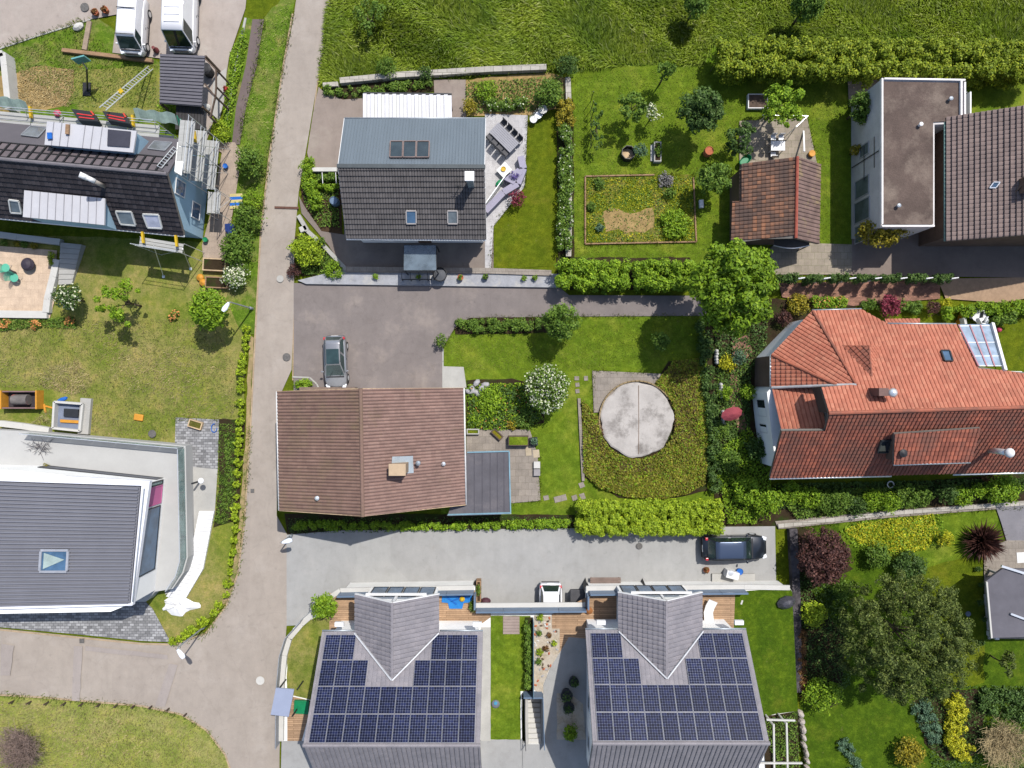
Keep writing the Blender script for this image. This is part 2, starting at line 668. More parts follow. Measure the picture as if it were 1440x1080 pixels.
def frame_quad(q, parent, fmat, pmat, name='skylight', pane='pane', w=0.09, h=0.12, off=0.06, label=None):
    """window lying in a roof plane: frame of four bars and a glass pane"""
    q = [Vector(p) for p in q]
    nrm = (q[1] - q[0]).cross(q[2] - q[0]).normalized()
    if nrm.z < 0:
        nrm = -nrm
    mb = MB()
    q2 = [p + nrm * (off + h / 2) for p in q]
    for a, b in ((q2[0], q2[1]), (q2[2], q2[3])):
        mb.beam(a, b, w, h, nrm)
    for a, b in ((q2[1], q2[2]), (q2[3], q2[0])):
        d = (b - a).normalized() * (w / 2 + 0.002)
        mb.beam(a + d, b - d, w, h, nrm)
    f = mb.build(name, fmat, parent)
    if label:
        f['label'] = label
    mb = MB()
    mb.slab([p + nrm * (off + h * 0.55) for p in q], 0.03)
    mb.build(pane, pmat, f)
    return f


def panel_quad(q, parent, name, nx, ny, mat, fmat, off=0.09, t=0.04, fr=0.03):
    """one solar module: cell face with UV counting cells, plus an aluminium frame"""
    q = [Vector(p) for p in q]
    nrm = (q[1] - q[0]).cross(q[3] - q[0]).normalized()
    if nrm.z < 0:
        nrm = -nrm
    q = [p + nrm * off for p in q]
    o0 = ORG[parent.name]
    me = bpy.data.meshes.new(name)
    vs = [p - o0 for p in q] + [p - o0 - nrm * t for p in q]
    me.from_pydata([tuple(v) for v in vs], [], [(0, 1, 2, 3), (7, 6, 5, 4), (0, 4, 5, 1), (1, 5, 6, 2), (2, 6, 7, 3), (3, 7, 4, 0)])
    uvl = me.uv_layers.new(name='UVMap')
    uvs = [(0, 0), (nx, 0), (nx, ny), (0, ny)] + [(0.5, 0.5)] * 20
    for i in range(24):
        uvl.data[i].uv = uvs[i]
    o = link_mesh(name, me, mat, parent)
    mb = MB()
    for a, b in zip(q, q[1:] + q[:1]):
        mb.beam(a + nrm * 0.004, b + nrm * 0.004, fr, 0.03, nrm)
    mb.build('module_frame', fmat, o)
    return o


# ---------------------------------------------------------------- ground sheets
def smooth_poly(pts, n=3):
    return pts


def sheet(name, pts, z, mat, rag=0.0, step=0.5, kind='structure', tess=None):
    """flat sheet of ground; rag makes its outline uneven (metres)"""
    w = [P(a, b, z) for a, b in pts]
    if rag:
        out = []
        for i, (a, b) in enumerate(zip(w, w[1:] + w[:1])):
            L = (b - a).length
            k = max(1, int(L / step))
            d = (b - a).normalized()
            nn = Vector((-d.y, d.x, 0))
            for j in range(k):
                p = a.lerp(b, j / k)
                if j:
                    p = p + nn * random.gauss(0, rag * 0.5)
                out.append(p)
        w = out
    me = bpy.data.meshes.new(name)
    bm = bmesh.new()
    vs = [bm.verts.new(p - Vector((0, 0, z))) for p in w]
    f = bm.faces.new(vs)
    bm.normal_update()
    if f.normal.z < 0:
        f.normal_flip()
    bmesh.ops.triangulate(bm, faces=bm.faces)
    bm.to_mesh(me)
    bm.free()
    o = link_mesh(name, me, mat, None, Vector((0, 0, z)))
    o['kind'] = kind
    return o


def inside(pts, poly):
    x, y = pts[:, 0], pts[:, 1]
    r = np.zeros(len(pts), bool)
    n = len(poly)
    j = n - 1
    for i in range(n):
        xi, yi, xj, yj = poly[i][0], poly[i][1], poly[j][0], poly[j][1]
        c = ((yi > y) != (yj > y)) & (x < (xj - xi) * (y - yi) / (yj - yi + 1e-12) + xi)
        r ^= c
        j = i
    return r


def scatter(poly_px, n, z=0.0, rng=RNG, holes=()):
    w = [P(a, b, z) for a, b in poly_px]
    lo = np.array([min(p.x for p in w), min(p.y for p in w)])
    hi = np.array([max(p.x for p in w), max(p.y for p in w)])
    out = np.zeros((0, 2))
    while len(out) < n:
        q = lo + rng.random((n * 3, 2)) * (hi - lo)
        k = inside(q, w)
        for h in holes:
            k &= ~inside(q, [P(a, b, z) for a, b in h])
        out = np.vstack([out, q[k]])
    return out[:n]


# ---------------------------------------------------------------- leaves
def raw_mesh(name, co, nv):
    """mesh of separate polygons with nv corners each, from an array of corners"""
    n = len(co) // nv
    me = bpy.data.meshes.new(name)
    me.vertices.add(len(co))
    me.vertices.foreach_set('co', np.ascontiguousarray(co, np.float32).ravel())
    me.loops.add(len(co))
    me.loops.foreach_set('vertex_index', np.arange(len(co), dtype=np.int32))
    me.polygons.add(n)
    me.polygons.foreach_set('loop_start', np.arange(0, len(co), nv, dtype=np.int32))
    me.polygons.foreach_set('loop_total', np.full(n, nv, np.int32))
    me.update(calc_edges=True)
    return me


def unit(a):
    return a / (np.linalg.norm(a, axis=1, keepdims=True) + 1e-9)


def leaf_corners(p, nrm, L, W, rng):
    n = len(p)
    nrm = unit(nrm)
    t = unit(np.cross(nrm, rng.normal(size=(n, 3))))
    b = np.cross(nrm, t)
    s = (0.6 + 0.8 * rng.random((n, 1)))
    l, w = t * L * s * 0.5, b * W * s * 0.5
    dr = nrm * (L * 0.12) * s
    c = np.stack([p - l - dr, p + w, p + l - dr, p - w], 1)
    return c.reshape(-1, 3)


def blob_points(c, rx, ry, rz, nclus, per, rc, rng, lo=-0.25, fill=0.75):
    """leaf positions and outward normals for a lumpy crown: many small clumps spread through an ellipsoid"""
    d = unit(rng.normal(size=(nclus, 3)))
    lob = unit(rng.normal(size=(7, 3)))
    amp = rng.uniform(-.28, .22, 7)
    d[:, 2] = np.where(d[:, 2] < lo, -d[:, 2] * 0.5, d[:, 2])
    r = fill * (0.35 + 0.65 * rng.random((nclus, 1)) ** 0.45)
    r = r * (1 + (np.clip(d @ lob.T, 0, 1) ** 3) @ amp)[:, None]
    cc = d * r * np.array([rx, ry, rz])
    rr = rc * (0.55 + 0.85 * rng.random(nclus))
    idx = np.repeat(np.arange(nclus), per)
    n = len(idx)
    dd = unit(rng.normal(size=(n, 3)) + np.array([0, 0, 0.25]))
    p = cc[idx] + dd * (rr[idx] * (0.55 + 0.5 * rng.random(n)))[:, None] * np.array([1, 1, 0.85])
    nr = dd + np.array([0, 0, 0.45]) + rng.normal(size=(n, 3)) * 0.45
    return p + np.array(c), nr, cc + np.array(c)


def leaf_object(name, p, nrm, L, W, mat, parent=None, base=None, rng=RNG, org=None):
    co = leaf_corners(p, nrm, L, W, rng)
    o0 = ORG[parent.name] if parent is not None else Vector(org)
    co = co - np.array(o0)
    return link_mesh(name, raw_mesh(name, co, 4), mat, parent, o0)


LEAF = {}


def bark():
    return surf('bark', (0.10, 0.075, 0.05), 0.9, 0.35, 6, 30, bmp=0.5)


def tree(label, px, py, rpx, h, leaf, name='tree', cat='tree', zc=None, rz=None, ry=None, n=None, size=0.2, group=None,
         rc=None, nclus=None, stem='trunk', crown='crown', bloom=None, bloomfrac=0.25, bloomsize=0.14, lo=-0.3, fill=0.78, asp=0.55, seed=None, z0=0.0, trunk_r=None, off=None):
    rng = np.random.default_rng(seed if seed is not None else int(px * 13 + py * 7))
    zc = zc if zc is not None else z0 + h * 0.6
    c = P(px, py, zc)
    rx = PX(rpx, zc)
    ryy = PX(ry, zc) if ry else rx
    rzz = rz if rz else max(0.3, (h + z0 - zc))
    base = Vector((c.x, c.y, z0))
    t = thing(name, label, cat, base, group)
    area = 4 * PI * ((rx * ryy) ** 0.5) ** 2
    n = n or int(min(26000, max(350, area * 3.0 / (size * size * asp))))
    rc = rc or max(0.16, 0.30 * (rx * ryy) ** 0.5)
    nclus = nclus or int(max(14, 1.4 * area / (rc * rc * 3.1)))
    per = max(6, n // nclus)
    p, nr, cc = blob_points(c, rx, ryy, rzz, nclus, per, rc, rng, lo, fill)
    p[:, 2] = np.maximum(p[:, 2], z0 + 0.03)
    if bloom is not None:
        up = (nr[:, 2] > 0.2) & (rng.random(len(p)) < bloomfrac)
        leaf_object('blossom', p[up] + unit(nr[up]) * 0.05, nr[up], bloomsize, bloomsize * 0.9, bloom, t, rng=rng)
        p, nr = p[~up], nr[~up]
    leaf_object(crown, p, nr, size, size * asp, leaf, t, rng=rng)
    mb = MB()
    tr = trunk_r or max(0.03, h * 0.022)
    top = base + Vector((0, 0, (zc - z0) * 0.85))
    mid = base.lerp(top, 0.5) + Vector((rng.normal() * 0.04 * h * 0.3, rng.normal() * 0.04 * h * 0.3, 0))
    mb.tube(base, mid, tr, 7, tr * 0.8)
    mb.tube(mid, top, tr * 0.8, 7, tr * 0.5)
    for k in range(min(8, len(cc))):
        q = Vector(cc[k])
        s = mid.lerp(top, 0.2 + 0.8 * k / 8)
        m = s.lerp(q, 0.5) + Vector((0, 0, 0.08 * h * 0.3))
        mb.tube(s, m, tr * 0.45, 5, tr * 0.3)
        mb.tube(m, q, tr * 0.3, 5, tr * 0.1)
    mb.build(stem, bark(), t, smooth=True)
    return t


def shrub(label, px, py, rpx, h, leaf, **k):
    k.setdefault('name', 'shrub'); k.setdefault('cat', 'shrub'); k.setdefault('stem', 'stem'); k.setdefault('crown', 'foliage')
    k.setdefault('size', 0.15)
    k.setdefault('zc', k.get('z0', 0.0) + h * 0.42)
    k.setdefault('lo', -0.1)
    return tree(label, px, py, rpx, h, leaf, **k)


def hedge(label, line, width, h, leaf, name='hedge', cat='hedge', size=0.15, dens=1.0, group=None, z0=0.0, rc=0.3, jag=0.15, asp=0.6, seed=1, bloom=None, bloomfrac=0.1):
    """clipped or loose hedge along a line of photo points: leaf clumps filling a long box, woody stems inside"""
    rng = np.random.default_rng(seed + int(line[0][0]))
    w = [P(a, b, z0 + h * 0.8) for a, b in line]
    base = Vector((w[0].x, w[0].y, z0))
    t = thing(name, label, cat, base, group)
    cs = []
    mb = MB()
    for a, b in zip(w, w[1:]):
        L = (b - a).length
        d = (b - a).normalized()
        nn = Vector((-d.y, d.x, 0))
        m = max(3, int(L * width * h * 2.2 / (rc * rc * rc * 3.2) * 0.42))
        u = rng.random((m, 3))
        for q in u:
            zz = q[2] ** 0.4 * (h - rc * 0.9)
            e = (q[1] - 0.5)
            e = math.copysign(abs(e * 2) ** 0.7, e) * 0.5
            bul = 1.0 + rng.normal() * jag
            p = a + d * (q[0] * L) + nn * (e * (width - rc) * bul)
            cs.append((p.x, p.y, z0 + max(0.1, zz * (1 + rng.normal() * jag * 0.4))))
        k = max(2, int(L / 0.8))
        for i in range(k + 1):
            s = a + d * (L * i / k) + nn * rng.normal() * 0.08
            s.z = z0
            mb.tube(s, s + Vector((rng.normal() * 0.1, rng.normal() * 0.1, h * 0.7)), 0.03, 5, 0.012)
    cs = np.array(cs)
    per = int(max(6, dens * 3.2 * rc * rc * 3.0 / (size * size * asp)))
    idx = np.repeat(np.arange(len(cs)), per)
    n = len(idx)
    dd = unit(rng.normal(size=(n, 3)) + np.array([0, 0, 0.3]))
    p = cs[idx] + dd * (rc * (0.5 + 0.6 * rng.random(n)))[:, None]
    p[:, 2] = np.maximum(p[:, 2], z0 + 0.03)
    nr = dd + np.array([0, 0, 0.5]) + rng.normal(size=(n, 3)) * 0.45
    if bloom is not None:
        up = (nr[:, 2] > 0.2) & (rng.random(n) < bloomfrac)
        leaf_object('blossom', p[up] + unit(nr[up]) * 0.04, nr[up], size, size * 0.8, bloom, t, rng=rng)
        p, nr = p[~up], nr[~up]
    leaf_object('foliage', p, nr, size, size * asp, leaf, t, rng=rng)
    mb.build('stem', bark(), t)
    return t


def cover(name, label, poly, n, leaf, size=0.14, h=0.2, kind='stuff', holes=(), z=0.0, cat=None, asp=0.6, seed=3, lump=0.5):
    """low plants nobody could count, over a polygon"""
    rng = np.random.default_rng(seed + n)
    xy = scatter(poly, n, z, rng, holes)
    hz = (np.sin(xy[:, 0] * 2.1) * np.cos(xy[:, 1] * 1.7 + xy[:, 0]) * 0.5 + 0.5) * lump + (1 - lump)
    p = np.column_stack([xy, z + 0.02 + h * hz * rng.random(n) ** 0.6])
    nr = rng.normal(size=(n, 3)) * 0.5 + np.array([0, 0, 0.9])
    org = P(*poly[0], z)
    o = leaf_object(name, p, nr, size, size * asp, leaf, None, rng=rng, org=org)
    if kind:
        o['kind'] = kind
    if label:
        o['label'] = label
    if cat:
        o['category'] = cat
    return o


def grass_blades(name, poly, n, L, W, mat, holes=(), z=0.0, seed=5, lean=0.6, swirl=0.35, label=None):
    """standing grass: thin bent blades leaning with the wind"""
    rng = np.random.default_rng(seed)
    xy = scatter(poly, n, z, rng, holes)
    a = np.sin(xy[:, 0] * swirl + 1.3 * np.sin(xy[:, 1] * swirl * 0.8)) * 1.4 + np.cos(xy[:, 1] * swirl * 1.3 + xy[:, 0] * 0.2) * 1.1 + 3.6
    a = a + rng.normal(size=n) * 0.55
    ln = L * (0.5 + rng.random(n))
    le = lean * (0.5 + rng.random(n))
    d = np.column_stack([np.cos(a), np.sin(a), np.zeros(n)])
    s = np.column_stack([-np.sin(a), np.cos(a), np.zeros(n)])
    b0 = np.column_stack([xy, np.full(n, z + 0.005)])
    tip = b0 + d * (ln * np.sin(le))[:, None] + np.array([0, 0, 1]) * (ln * np.cos(le))[:, None]
    mid = b0 + (tip - b0) * 0.5 + np.array([0, 0, 1]) * (ln * 0.13)[:, None]
    w = W * (0.6 + 0.8 * rng.random((n, 1)))
    co = np.stack([b0 - s * w * 0.35, b0 + s * w * 0.35, mid + s * w * 0.5, tip, mid - s * w * 0.5], 1).reshape(-1, 3)
    org = P(*poly[0], z)
    o = link_mesh(name, raw_mesh(name, co - np.array(org), 5), mat, None, org)
    o['kind'] = 'stuff'
    if label:
        o['label'] = label
    return o
# ---------------------------------------------------------------- camera, light, sky
cam = bpy.data.cameras.new('camera')
cam.sensor_width = 36.0
cam.lens = 36.0 * FPX / 1440.0
cam.clip_end = 2000
co_ = bpy.data.objects.new('camera', cam)
COL.objects.link(co_)
co_.location = (0, 0, CAMH)
co_.rotation_euler = (0, 0, 0)
SC.camera = co_

SUN_EL = math.radians(58.5)
sun_dir = Vector((0.575, 0.818, 0)).normalized() * math.cos(SUN_EL) + Vector((0, 0, math.sin(SUN_EL)))
sl = bpy.data.lights.new('sun', 'SUN')
sl.energy = 4.3
sl.angle = math.radians(0.5)
sl.color = (1.0, 0.955, 0.89)
so = bpy.data.objects.new('sun', sl)
COL.objects.link(so)
so.rotation_euler = (-sun_dir).to_track_quat('-Z', 'Y').to_euler()
so.location = (20, 28, 60)

wd = bpy.data.worlds.new('World')
SC.world = wd
wd.use_nodes = True
nt = wd.node_tree
sk = nt.nodes.new('ShaderNodeTexSky')
sk.sky_type = 'NISHITA'
sk.sun_disc = False
sk.sun_elevation = SUN_EL
sk.sun_rotation = math.atan2(sun_dir.x, sun_dir.y)
sk.air_density = 1.0
sk.dust_density = 1.5
bg = nt.nodes['Background']
bg.inputs['Strength'].default_value = 0.135
nt.links.new(sk.outputs['Color'], bg.inputs['Color'])
SC.view_settings.view_transform = 'Standard'
SC.view_settings.look = 'None'
SC.view_settings.exposure = 0.5
SC.view_settings.gamma = 1.0
SC.cycles.max_bounces = 6
SC.cycles.transparent_max_bounces = 12

# ---------------------------------------------------------------- ground materials
G_LAWN = grass_mat('lawn_green', ph(110, 136, 32), ph(132, 158, 46), ph(156, 164, 62), 0.62, 0.3)
G_DEEP = grass_mat('lawn_deep', ph(80, 108, 18), ph(102, 130, 28), ph(118, 126, 40), 0.66, 0.4)
G_OLIVE = grass_mat('lawn_olive', ph(104, 120, 20), ph(124, 138, 30), ph(128, 128, 40), 0.62, 0.4)
G_DRY = grass_mat('lawn_dry', ph(130, 146, 56), ph(154, 156, 74), ph(178, 166, 104), 0.50, 0.22)
G_FIELD = grass_mat('field_dry', ph(156, 166, 78), ph(176, 180, 94), ph(190, 180, 120), 0.56, 0.3)
G_VERGE = grass_mat('verge_green', ph(104, 136, 38), ph(132, 160, 54), ph(176, 158, 108), 0.58, 0.5)
G_MEADOW = grass_mat('meadow_turf', ph(104, 138, 26), ph(124, 156, 40), ph(92, 124, 26), 0.55, 0.25)
SOIL = surf('soil', ph(88, 70, 52), 0.95, 0.3, 1.5, 16, bmp=0.8, spec=0.1)
SOIL_DARK = surf('soil_dark', ph(70, 58, 42), 0.95, 0.35, 1.2, 16, c2=ph(60, 78, 30), c2at=0.55, bmp=0.8, spec=0.1)
STRAW = surf('straw_soil', ph(188, 160, 108), 0.95, 0.3, 1.6, 20, c2=ph(140, 130, 70), c2at=0.6, bmp=0.8, spec=0.1)
ROAD = asphalt('road_asphalt', ph(188, 177, 166), ph(197, 187, 177), True, 0.05)
STREET = asphalt('street_asphalt', ph(194, 182, 173), ph(203, 194, 185), False, 0.06)
PATCH = asphalt('patch_asphalt', ph(184, 174, 168), ph(190, 180, 174), False, 0.06)
DRIVE_A = asphalt('driveway_asphalt', ph(148, 139, 136), ph(168, 157, 150), True, 0.10)
DRIVE_B = asphalt('driveway_pale', ph(186, 186, 184), ph(192, 191, 188), False, 0.035)
PATHM = asphalt('footpath_asphalt', ph(128, 114, 112), ph(138, 124, 120), False, 0.08)
YARD = asphalt('yard_asphalt', ph(168, 154, 144), ph(180, 168, 156), True, 0.1)
WALK = paving_mat('pavement_blocks', ph(192, 174, 158), ph(172, 156, 142), 0.4, 0.4, 0.008, var=.05)
SLAB = paving_mat('flagstones', ph(176, 164, 148), ph(140, 138, 110), 0.5, 0.5, 0.012, var=.1)
SLABG = paving_mat('grey_slabs', ph(170, 160, 150), ph(140, 132, 120), 0.5, 0.5, 0.012, var=.08)
BRICKP = paving_mat('brick_paving', ph(168, 124, 106), ph(110, 90, 76), 0.22, 0.11, 0.008)
COBBLE = paving_mat('cobbles', ph(172, 172, 174), ph(120, 120, 122), 0.34, 0.2, 0.018, var=0.4)
TERRA = paving_mat('sand_terrace', ph(236, 210, 184), ph(210, 184, 158), 0.6, 0.6, 0.008, var=0.06)
CONC = surf('concrete', ph(198, 196, 190), 0.85, 0.12, 0.8, 18, bmp=0.1)
CONC_W = surf('white_concrete', ph(226, 224, 218), 0.8, 0.08, 0.8, 14)
GRAVEL = surf('gravel', ph(214, 198, 174), 0.95, 0.35, 4, 26, c2=ph(226, 214, 196), c2at=0.5, bmp=0.9)
DECK = paving_mat('deck_boards', ph(198, 164, 132), ph(120, 90, 62), 3.2, 0.14, 0.01, var=0.2)
STONE = paving_mat('pale_stone', ph(206, 200, 190), ph(150, 146, 134), 0.7, 0.5, 0.02, var=.12)
TAN = surf('kerb_stone', ph(200, 176, 146), 0.9, 0.2, 2, 20)
FASCIA = surf('fascia', (0.12, 0.11, 0.10), 0.7, 0.15, 2, 20)
DARKM = surf('dark_metal', (0.03, 0.032, 0.036), 0.45, 0.15, 2, 20, metal=0.3)
ALU = surf('aluminium', (0.62, 0.64, 0.66), 0.35, 0.1, 2, 20, metal=0.6)
ZINC = surf('zinc', (0.30, 0.33, 0.36), 0.45, 0.15, 1.5, 20, metal=0.5)
WHITE = surf('white_paint', (0.56, 0.56, 0.56), 0.55, 0.06, 1.2, 12)
WOOD = surf('wood', (0.24, 0.15, 0.085), 0.85, 0.3, 2, 24, stretch=(1, 6, 6))
WOOD_D = surf('dark_wood', (0.08, 0.055, 0.04), 0.85, 0.3, 2, 24)
WOOD_L = surf('pale_wood', (0.42, 0.31, 0.19), 0.85, 0.25, 2, 24)

# ---------------------------------------------------------------- the ground
GZ = [0.0]


def gsheet(name, pts, mat, rag=0.0, kind='structure', dz=0.0022):
    GZ[0] += dz
    return sheet(name, pts, GZ[0], mat, rag, kind=kind)


gm = MB().poly([(-260, -260, -0.02), (260, -260, -0.02), (260, 260, -0.02), (-260, 260, -0.02)]).build('ground', G_OLIVE, base=(0, 0, -0.02))
gm['kind'] = 'structure'

gsheet('meadow', [(470, -60), (1560, -60), (1560, 90), (1005, 88), (900, 92), (800, 97), (650, 108), (455, 124), (448, 110)], G_MEADOW, 0.15)
gsheet('lawn', [(800, 96), (1005, 88), (1560, 100), (1560, 330), (1200, 345), (1150, 352), (1000, 372), (803, 372)], G_LAWN, 0.1)
gsheet('lawn', [(736, 150), (796, 150), (802, 372), (692, 380), (692, 318), (736, 262)], G_OLIVE, 0.03)
gsheet('lawn', [(655, 446), (985, 443), (1000, 500), (1004, 722), (800, 738), (620, 738), (620, 560), (622, 490), (640, 462)], G_LAWN, 0.05)
gsheet('lawn', [(-90, 325), (300, 340), (322, 400), (345, 460), (342, 600), (330, 720), (318, 850), (240, 908), (180, 850), (-90, 880)], G_DRY, 0.08)
gsheet('lawn', [(-90, 70), (130, 20), (226, 90), (250, 200), (100, 215), (-90, 190)], G_VERGE, 0.08)
gsheet('lawn', [(100, 100), (228, 90), (226, 160), (120, 158)], G_DRY, 0.1)
gsheet('straw_patch', [(28, 100), (60, 92), (104, 98), (106, 128), (92, 148), (60, 156), (20, 150), (8, 170), (-60, 165), (-60, 110), (10, 106)], STRAW, 0.12)
gsheet('verge', [(371, 26), (420, -30), (372, 250), (360, 470), (340, 470), (318, 420), (330, 340), (325, 210), (346, 150), (360, 90)], G_VERGE, 0.06)
gsheet('verge', [(344, 24), (356, 27), (348, 92), (332, 150), (327, 205), (312, 205), (316, 120), (324, 80)], G_VERGE, 0.05)
gsheet('field', [(-120, 974), (60, 982), (200, 994), (255, 1006), (290, 1028), (316, 1060), (340, 1130), (-120, 1130)], G_FIELD, 0.05)
gsheet('lawn', [(1115, 690), (1560, 690), (1560, 1140), (1130, 1140)], G_DEEP, 0.0)
gsheet('lawn', [(1285, 760), (1384, 760), (1384, 960), (1345, 970), (1300, 930)], G_OLIVE, 0.12)
gsheet('lawn', [(1180, 722), (1405, 712), (1400, 770), (1300, 800), (1180, 760)], G_LAWN, 0.1)
gsheet('lawn', [(1400, 460), (1560, 450), (1560, 540), (1400, 540)], G_OLIVE, 0.1)
# beds of bare or shaded soil
gsheet('planting_bed', [(990, 440), (1082, 420), (1200, 420), (1205, 440), (1140, 440), (1085, 500), (1080, 690), (1120, 690), (1440, 665), (1560, 660), (1560, 708), (1300, 722), (1085, 742), (1018, 745), (1005, 700)], SOIL_DARK, 0.1)
gsheet('planting_bed', [(452, 125), (560, 108), (610, 106), (612, 128), (510, 138), (480, 142), (455, 132)], SOIL_DARK, 0.08)
gsheet('planting_bed', [(652, 112), (770, 102), (795, 110), (796, 150), (745, 162), (655, 164)], STRAW, 0.08)
gsheet('planting_bed', [(422, 222), (440, 228), (478, 244), (482, 330), (452, 325), (424, 285)], SOIL, 0.06)
gsheet('planting_bed', [(410, 334), (432, 330), (486, 378), (480, 392), (424, 388)], SOIL_DARK, 0.05)
gsheet('planting_bed', [(640, 446), (800, 446), (790, 468), (640, 470)], SOIL_DARK, 0.06)
gsheet('planting_bed', [(656, 535), (720, 532), (770, 545), (765, 595), (700, 608), (656, 605)], SOIL_DARK, 0.08)
gsheet('planting_bed', [(782, 362), (970, 362), (985, 408), (785, 408)], SOIL_DARK, 0.05)
gsheet('planting_bed', [(782, 140), (806, 140), (808, 372), (786, 372)], SOIL_DARK, 0.05)
gsheet('planting_bed', [(306, 590), (345, 590), (335, 730), (300, 742), (308, 690)], SOIL_DARK, 0.07)
gsheet('planting_bed', [(400, 722), (808, 724), (808, 746), (404, 752)], SOIL_DARK, 0.04)
gsheet('vegetable_plot', [(823, 248), (975, 245), (979, 340), (823, 344)], grass_mat('plot_weeds', ph(112, 128, 28), ph(146, 144, 36), ph(176, 146, 104), 0.6, 0.5), 0.03)
gsheet('bare_patch', [(848, 298), (870, 294), (890, 300), (918, 292), (920, 318), (905, 328), (870, 322), (852, 326)], STRAW, 0.4)
gsheet('planting_bed', [(818, 588), (850, 590), (905, 560), (940, 508), (985, 505), (995, 690), (950, 700), (870, 700), (820, 670)], SOIL_DARK, 0.05)
gsheet('planting_bed', [(1113, 745), (1130, 740), (1200, 800), (1140, 830), (1190, 900), (1180, 990), (1150, 1000), (1124, 980)], SOIL_DARK, 0.06)
gsheet('planting_bed', [(1284, 985), (1330, 972), (1372, 968), (1392, 985), (1372, 1062), (1330, 1070), (1300, 1045)], SOIL_DARK, 0.1)
# paved ground
gsheet('street', [(-120, -60), (352, -60), (345, 12), (322, 80), (316, 122), (300, 170), (288, 205), (278, 100), (226, 82), (158, 74), (165, 20), (128, 27), (60, 48), (0, 68), (-120, 95)], STREET)
gsheet('road', [(425, -60), (475, -60), (458, 60), (447, 110), (434, 190), (420, 270), (414, 340), (413, 440), (410, 520), (392, 560), (389, 725), (404, 752), (403, 880), (397, 960), (393, 1060), (393, 1140), (343, 1140), (318, 1062), (292, 1027), (256, 1005), (200, 993), (60, 981), (-120, 970), (-120, 878), (0, 884), (120, 896), (200, 904), (245, 905), (290, 889), (318, 852), (334, 806), (343, 740), (352, 600), (358, 480), (366, 330), (378, 230), (398, 100), (412, 30)], ROAD)
gsheet('driveway', [(413, 398), (785, 403), (800, 415), (1010, 416), (1010, 444), (800, 445), (660, 447), (640, 460), (622, 490), (622, 546), (413, 550)], DRIVE_A)
gsheet('driveway', [(403, 752), (480, 746), (700, 744), (1090, 740), (1092, 850), (403, 880)], DRIVE_B)
gsheet('yard', [(448, 122), (456, 130), (482, 140), (512, 138), (512, 170), (480, 244), (440, 244), (432, 215), (440, 160)], YARD)
gsheet('yard', [(610, 112), (655, 112), (655, 165), (612, 165)], YARD)
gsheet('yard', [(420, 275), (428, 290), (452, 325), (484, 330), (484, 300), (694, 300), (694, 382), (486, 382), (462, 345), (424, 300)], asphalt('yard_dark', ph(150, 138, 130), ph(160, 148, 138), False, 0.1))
gsheet('terrace', [(682, 160), (742, 162), (738, 262), (694, 318), (690, 384), (682, 384)], paving_mat('pale_terrace', ph(214, 212, 214), ph(180, 178, 180), 0.5, 0.5, 0.008, var=0.05))
gsheet('footpath', [(355, 27), (371, 27), (361, 92), (346, 150), (337, 203), (326, 203), (332, 150), (346, 90)], PATHM)
gsheet('pavement', [(290, 200), (330, 200), (340, 215), (332, 270), (322, 330), (318, 366), (286, 366), (284, 345), (296, 300), (312, 215)], WALK)
gsheet('pavement', [(300, 110), (318, 95), (318, 130), (308, 170), (296, 172)], CONC)
gsheet('terrace', [(-90, 340), (0, 346), (80, 352), (76, 425), (70, 447), (-90, 447)], TERRA)
gsheet('paving', [(247, 587), (308, 590), (306, 660), (245, 660)], COBBLE)
gsheet('forecourt', [(-120, 840), (200, 842), (214, 855), (240, 903), (195, 901), (120, 893), (0, 882), (-120, 876)], COBBLE)
gsheet('pavement', [(255, 655), (306, 660), (302, 720), (262, 830), (232, 836), (250, 760)], CONC)
gsheet('terrace', [(833, 521), (938, 526), (942, 560), (905, 580), (835, 580)], SLABG)
gsheet('terrace', [(656, 604), (745, 604), (756, 640), (760, 704), (716, 708), (656, 708)], SLABG)
gsheet('path', [(622, 515), (652, 516), (656, 545), (622, 548)], CONC)
gsheet('path', [(1083, 350), (1092, 340), (1200, 344), (1200, 386), (1085, 386)], SLAB)
gsheet('courtyard', [(1198, 318), (1560, 300), (1560, 392), (1198, 387)], asphalt('court_asphalt', ph(150, 136, 128), ph(160, 146, 136), False, 0.08))
gsheet('path', [(1095, 398), (1322, 392), (1322, 420), (1200, 430), (1100, 418)], BRICKP)
gsheet('path', [(1318, 392), (1560, 388), (1560, 425), (1440, 420), (1410, 426), (1330, 420)], surf('pink_gravel', ph(190, 160, 132), 0.95, 0.15, 3, 24, bmp=0.5))
gsheet('terrace', [(1040, 170), (1135, 165), (1150, 235), (1040, 240)], SLAB)
gsheet('path', [(1192, 113), (1240, 112), (1240, 150), (1194, 150)], SLABG)
gsheet('path', [(1090, 733), (1250, 718), (1440, 704), (1560, 696), (1560, 708), (1440, 713), (1250, 728), (1115, 742), (1095, 744)], SLABG)
gsheet('driveway', [(1400, 712), (1560, 704), (1560, 762), (1416, 762), (1408, 735)], asphalt('grey_drive', ph(148, 146, 152), ph(160, 156, 158), True, 0.1))
gsheet('pavement', [(1384, 772), (1416, 760), (1560, 760), (1560, 900), (1390, 898), (1384, 830)], SLABG)
gsheet('path', [(1030, 480), (1052, 470), (1058, 495), (1034, 520), (1050, 600), (1040, 612), (1026, 560)], BRICKP)
gsheet('verge', [(350, 470), (357, 475), (351, 600), (342, 738), (333, 806), (318, 848), (310, 850), (326, 806), (336, 738), (346, 600)], surf('dry_verge', ph(186, 164, 120), .95, .25, 1.5, 18, c2=ph(130, 140, 70), c2at=.55, bmp=.4), .05)
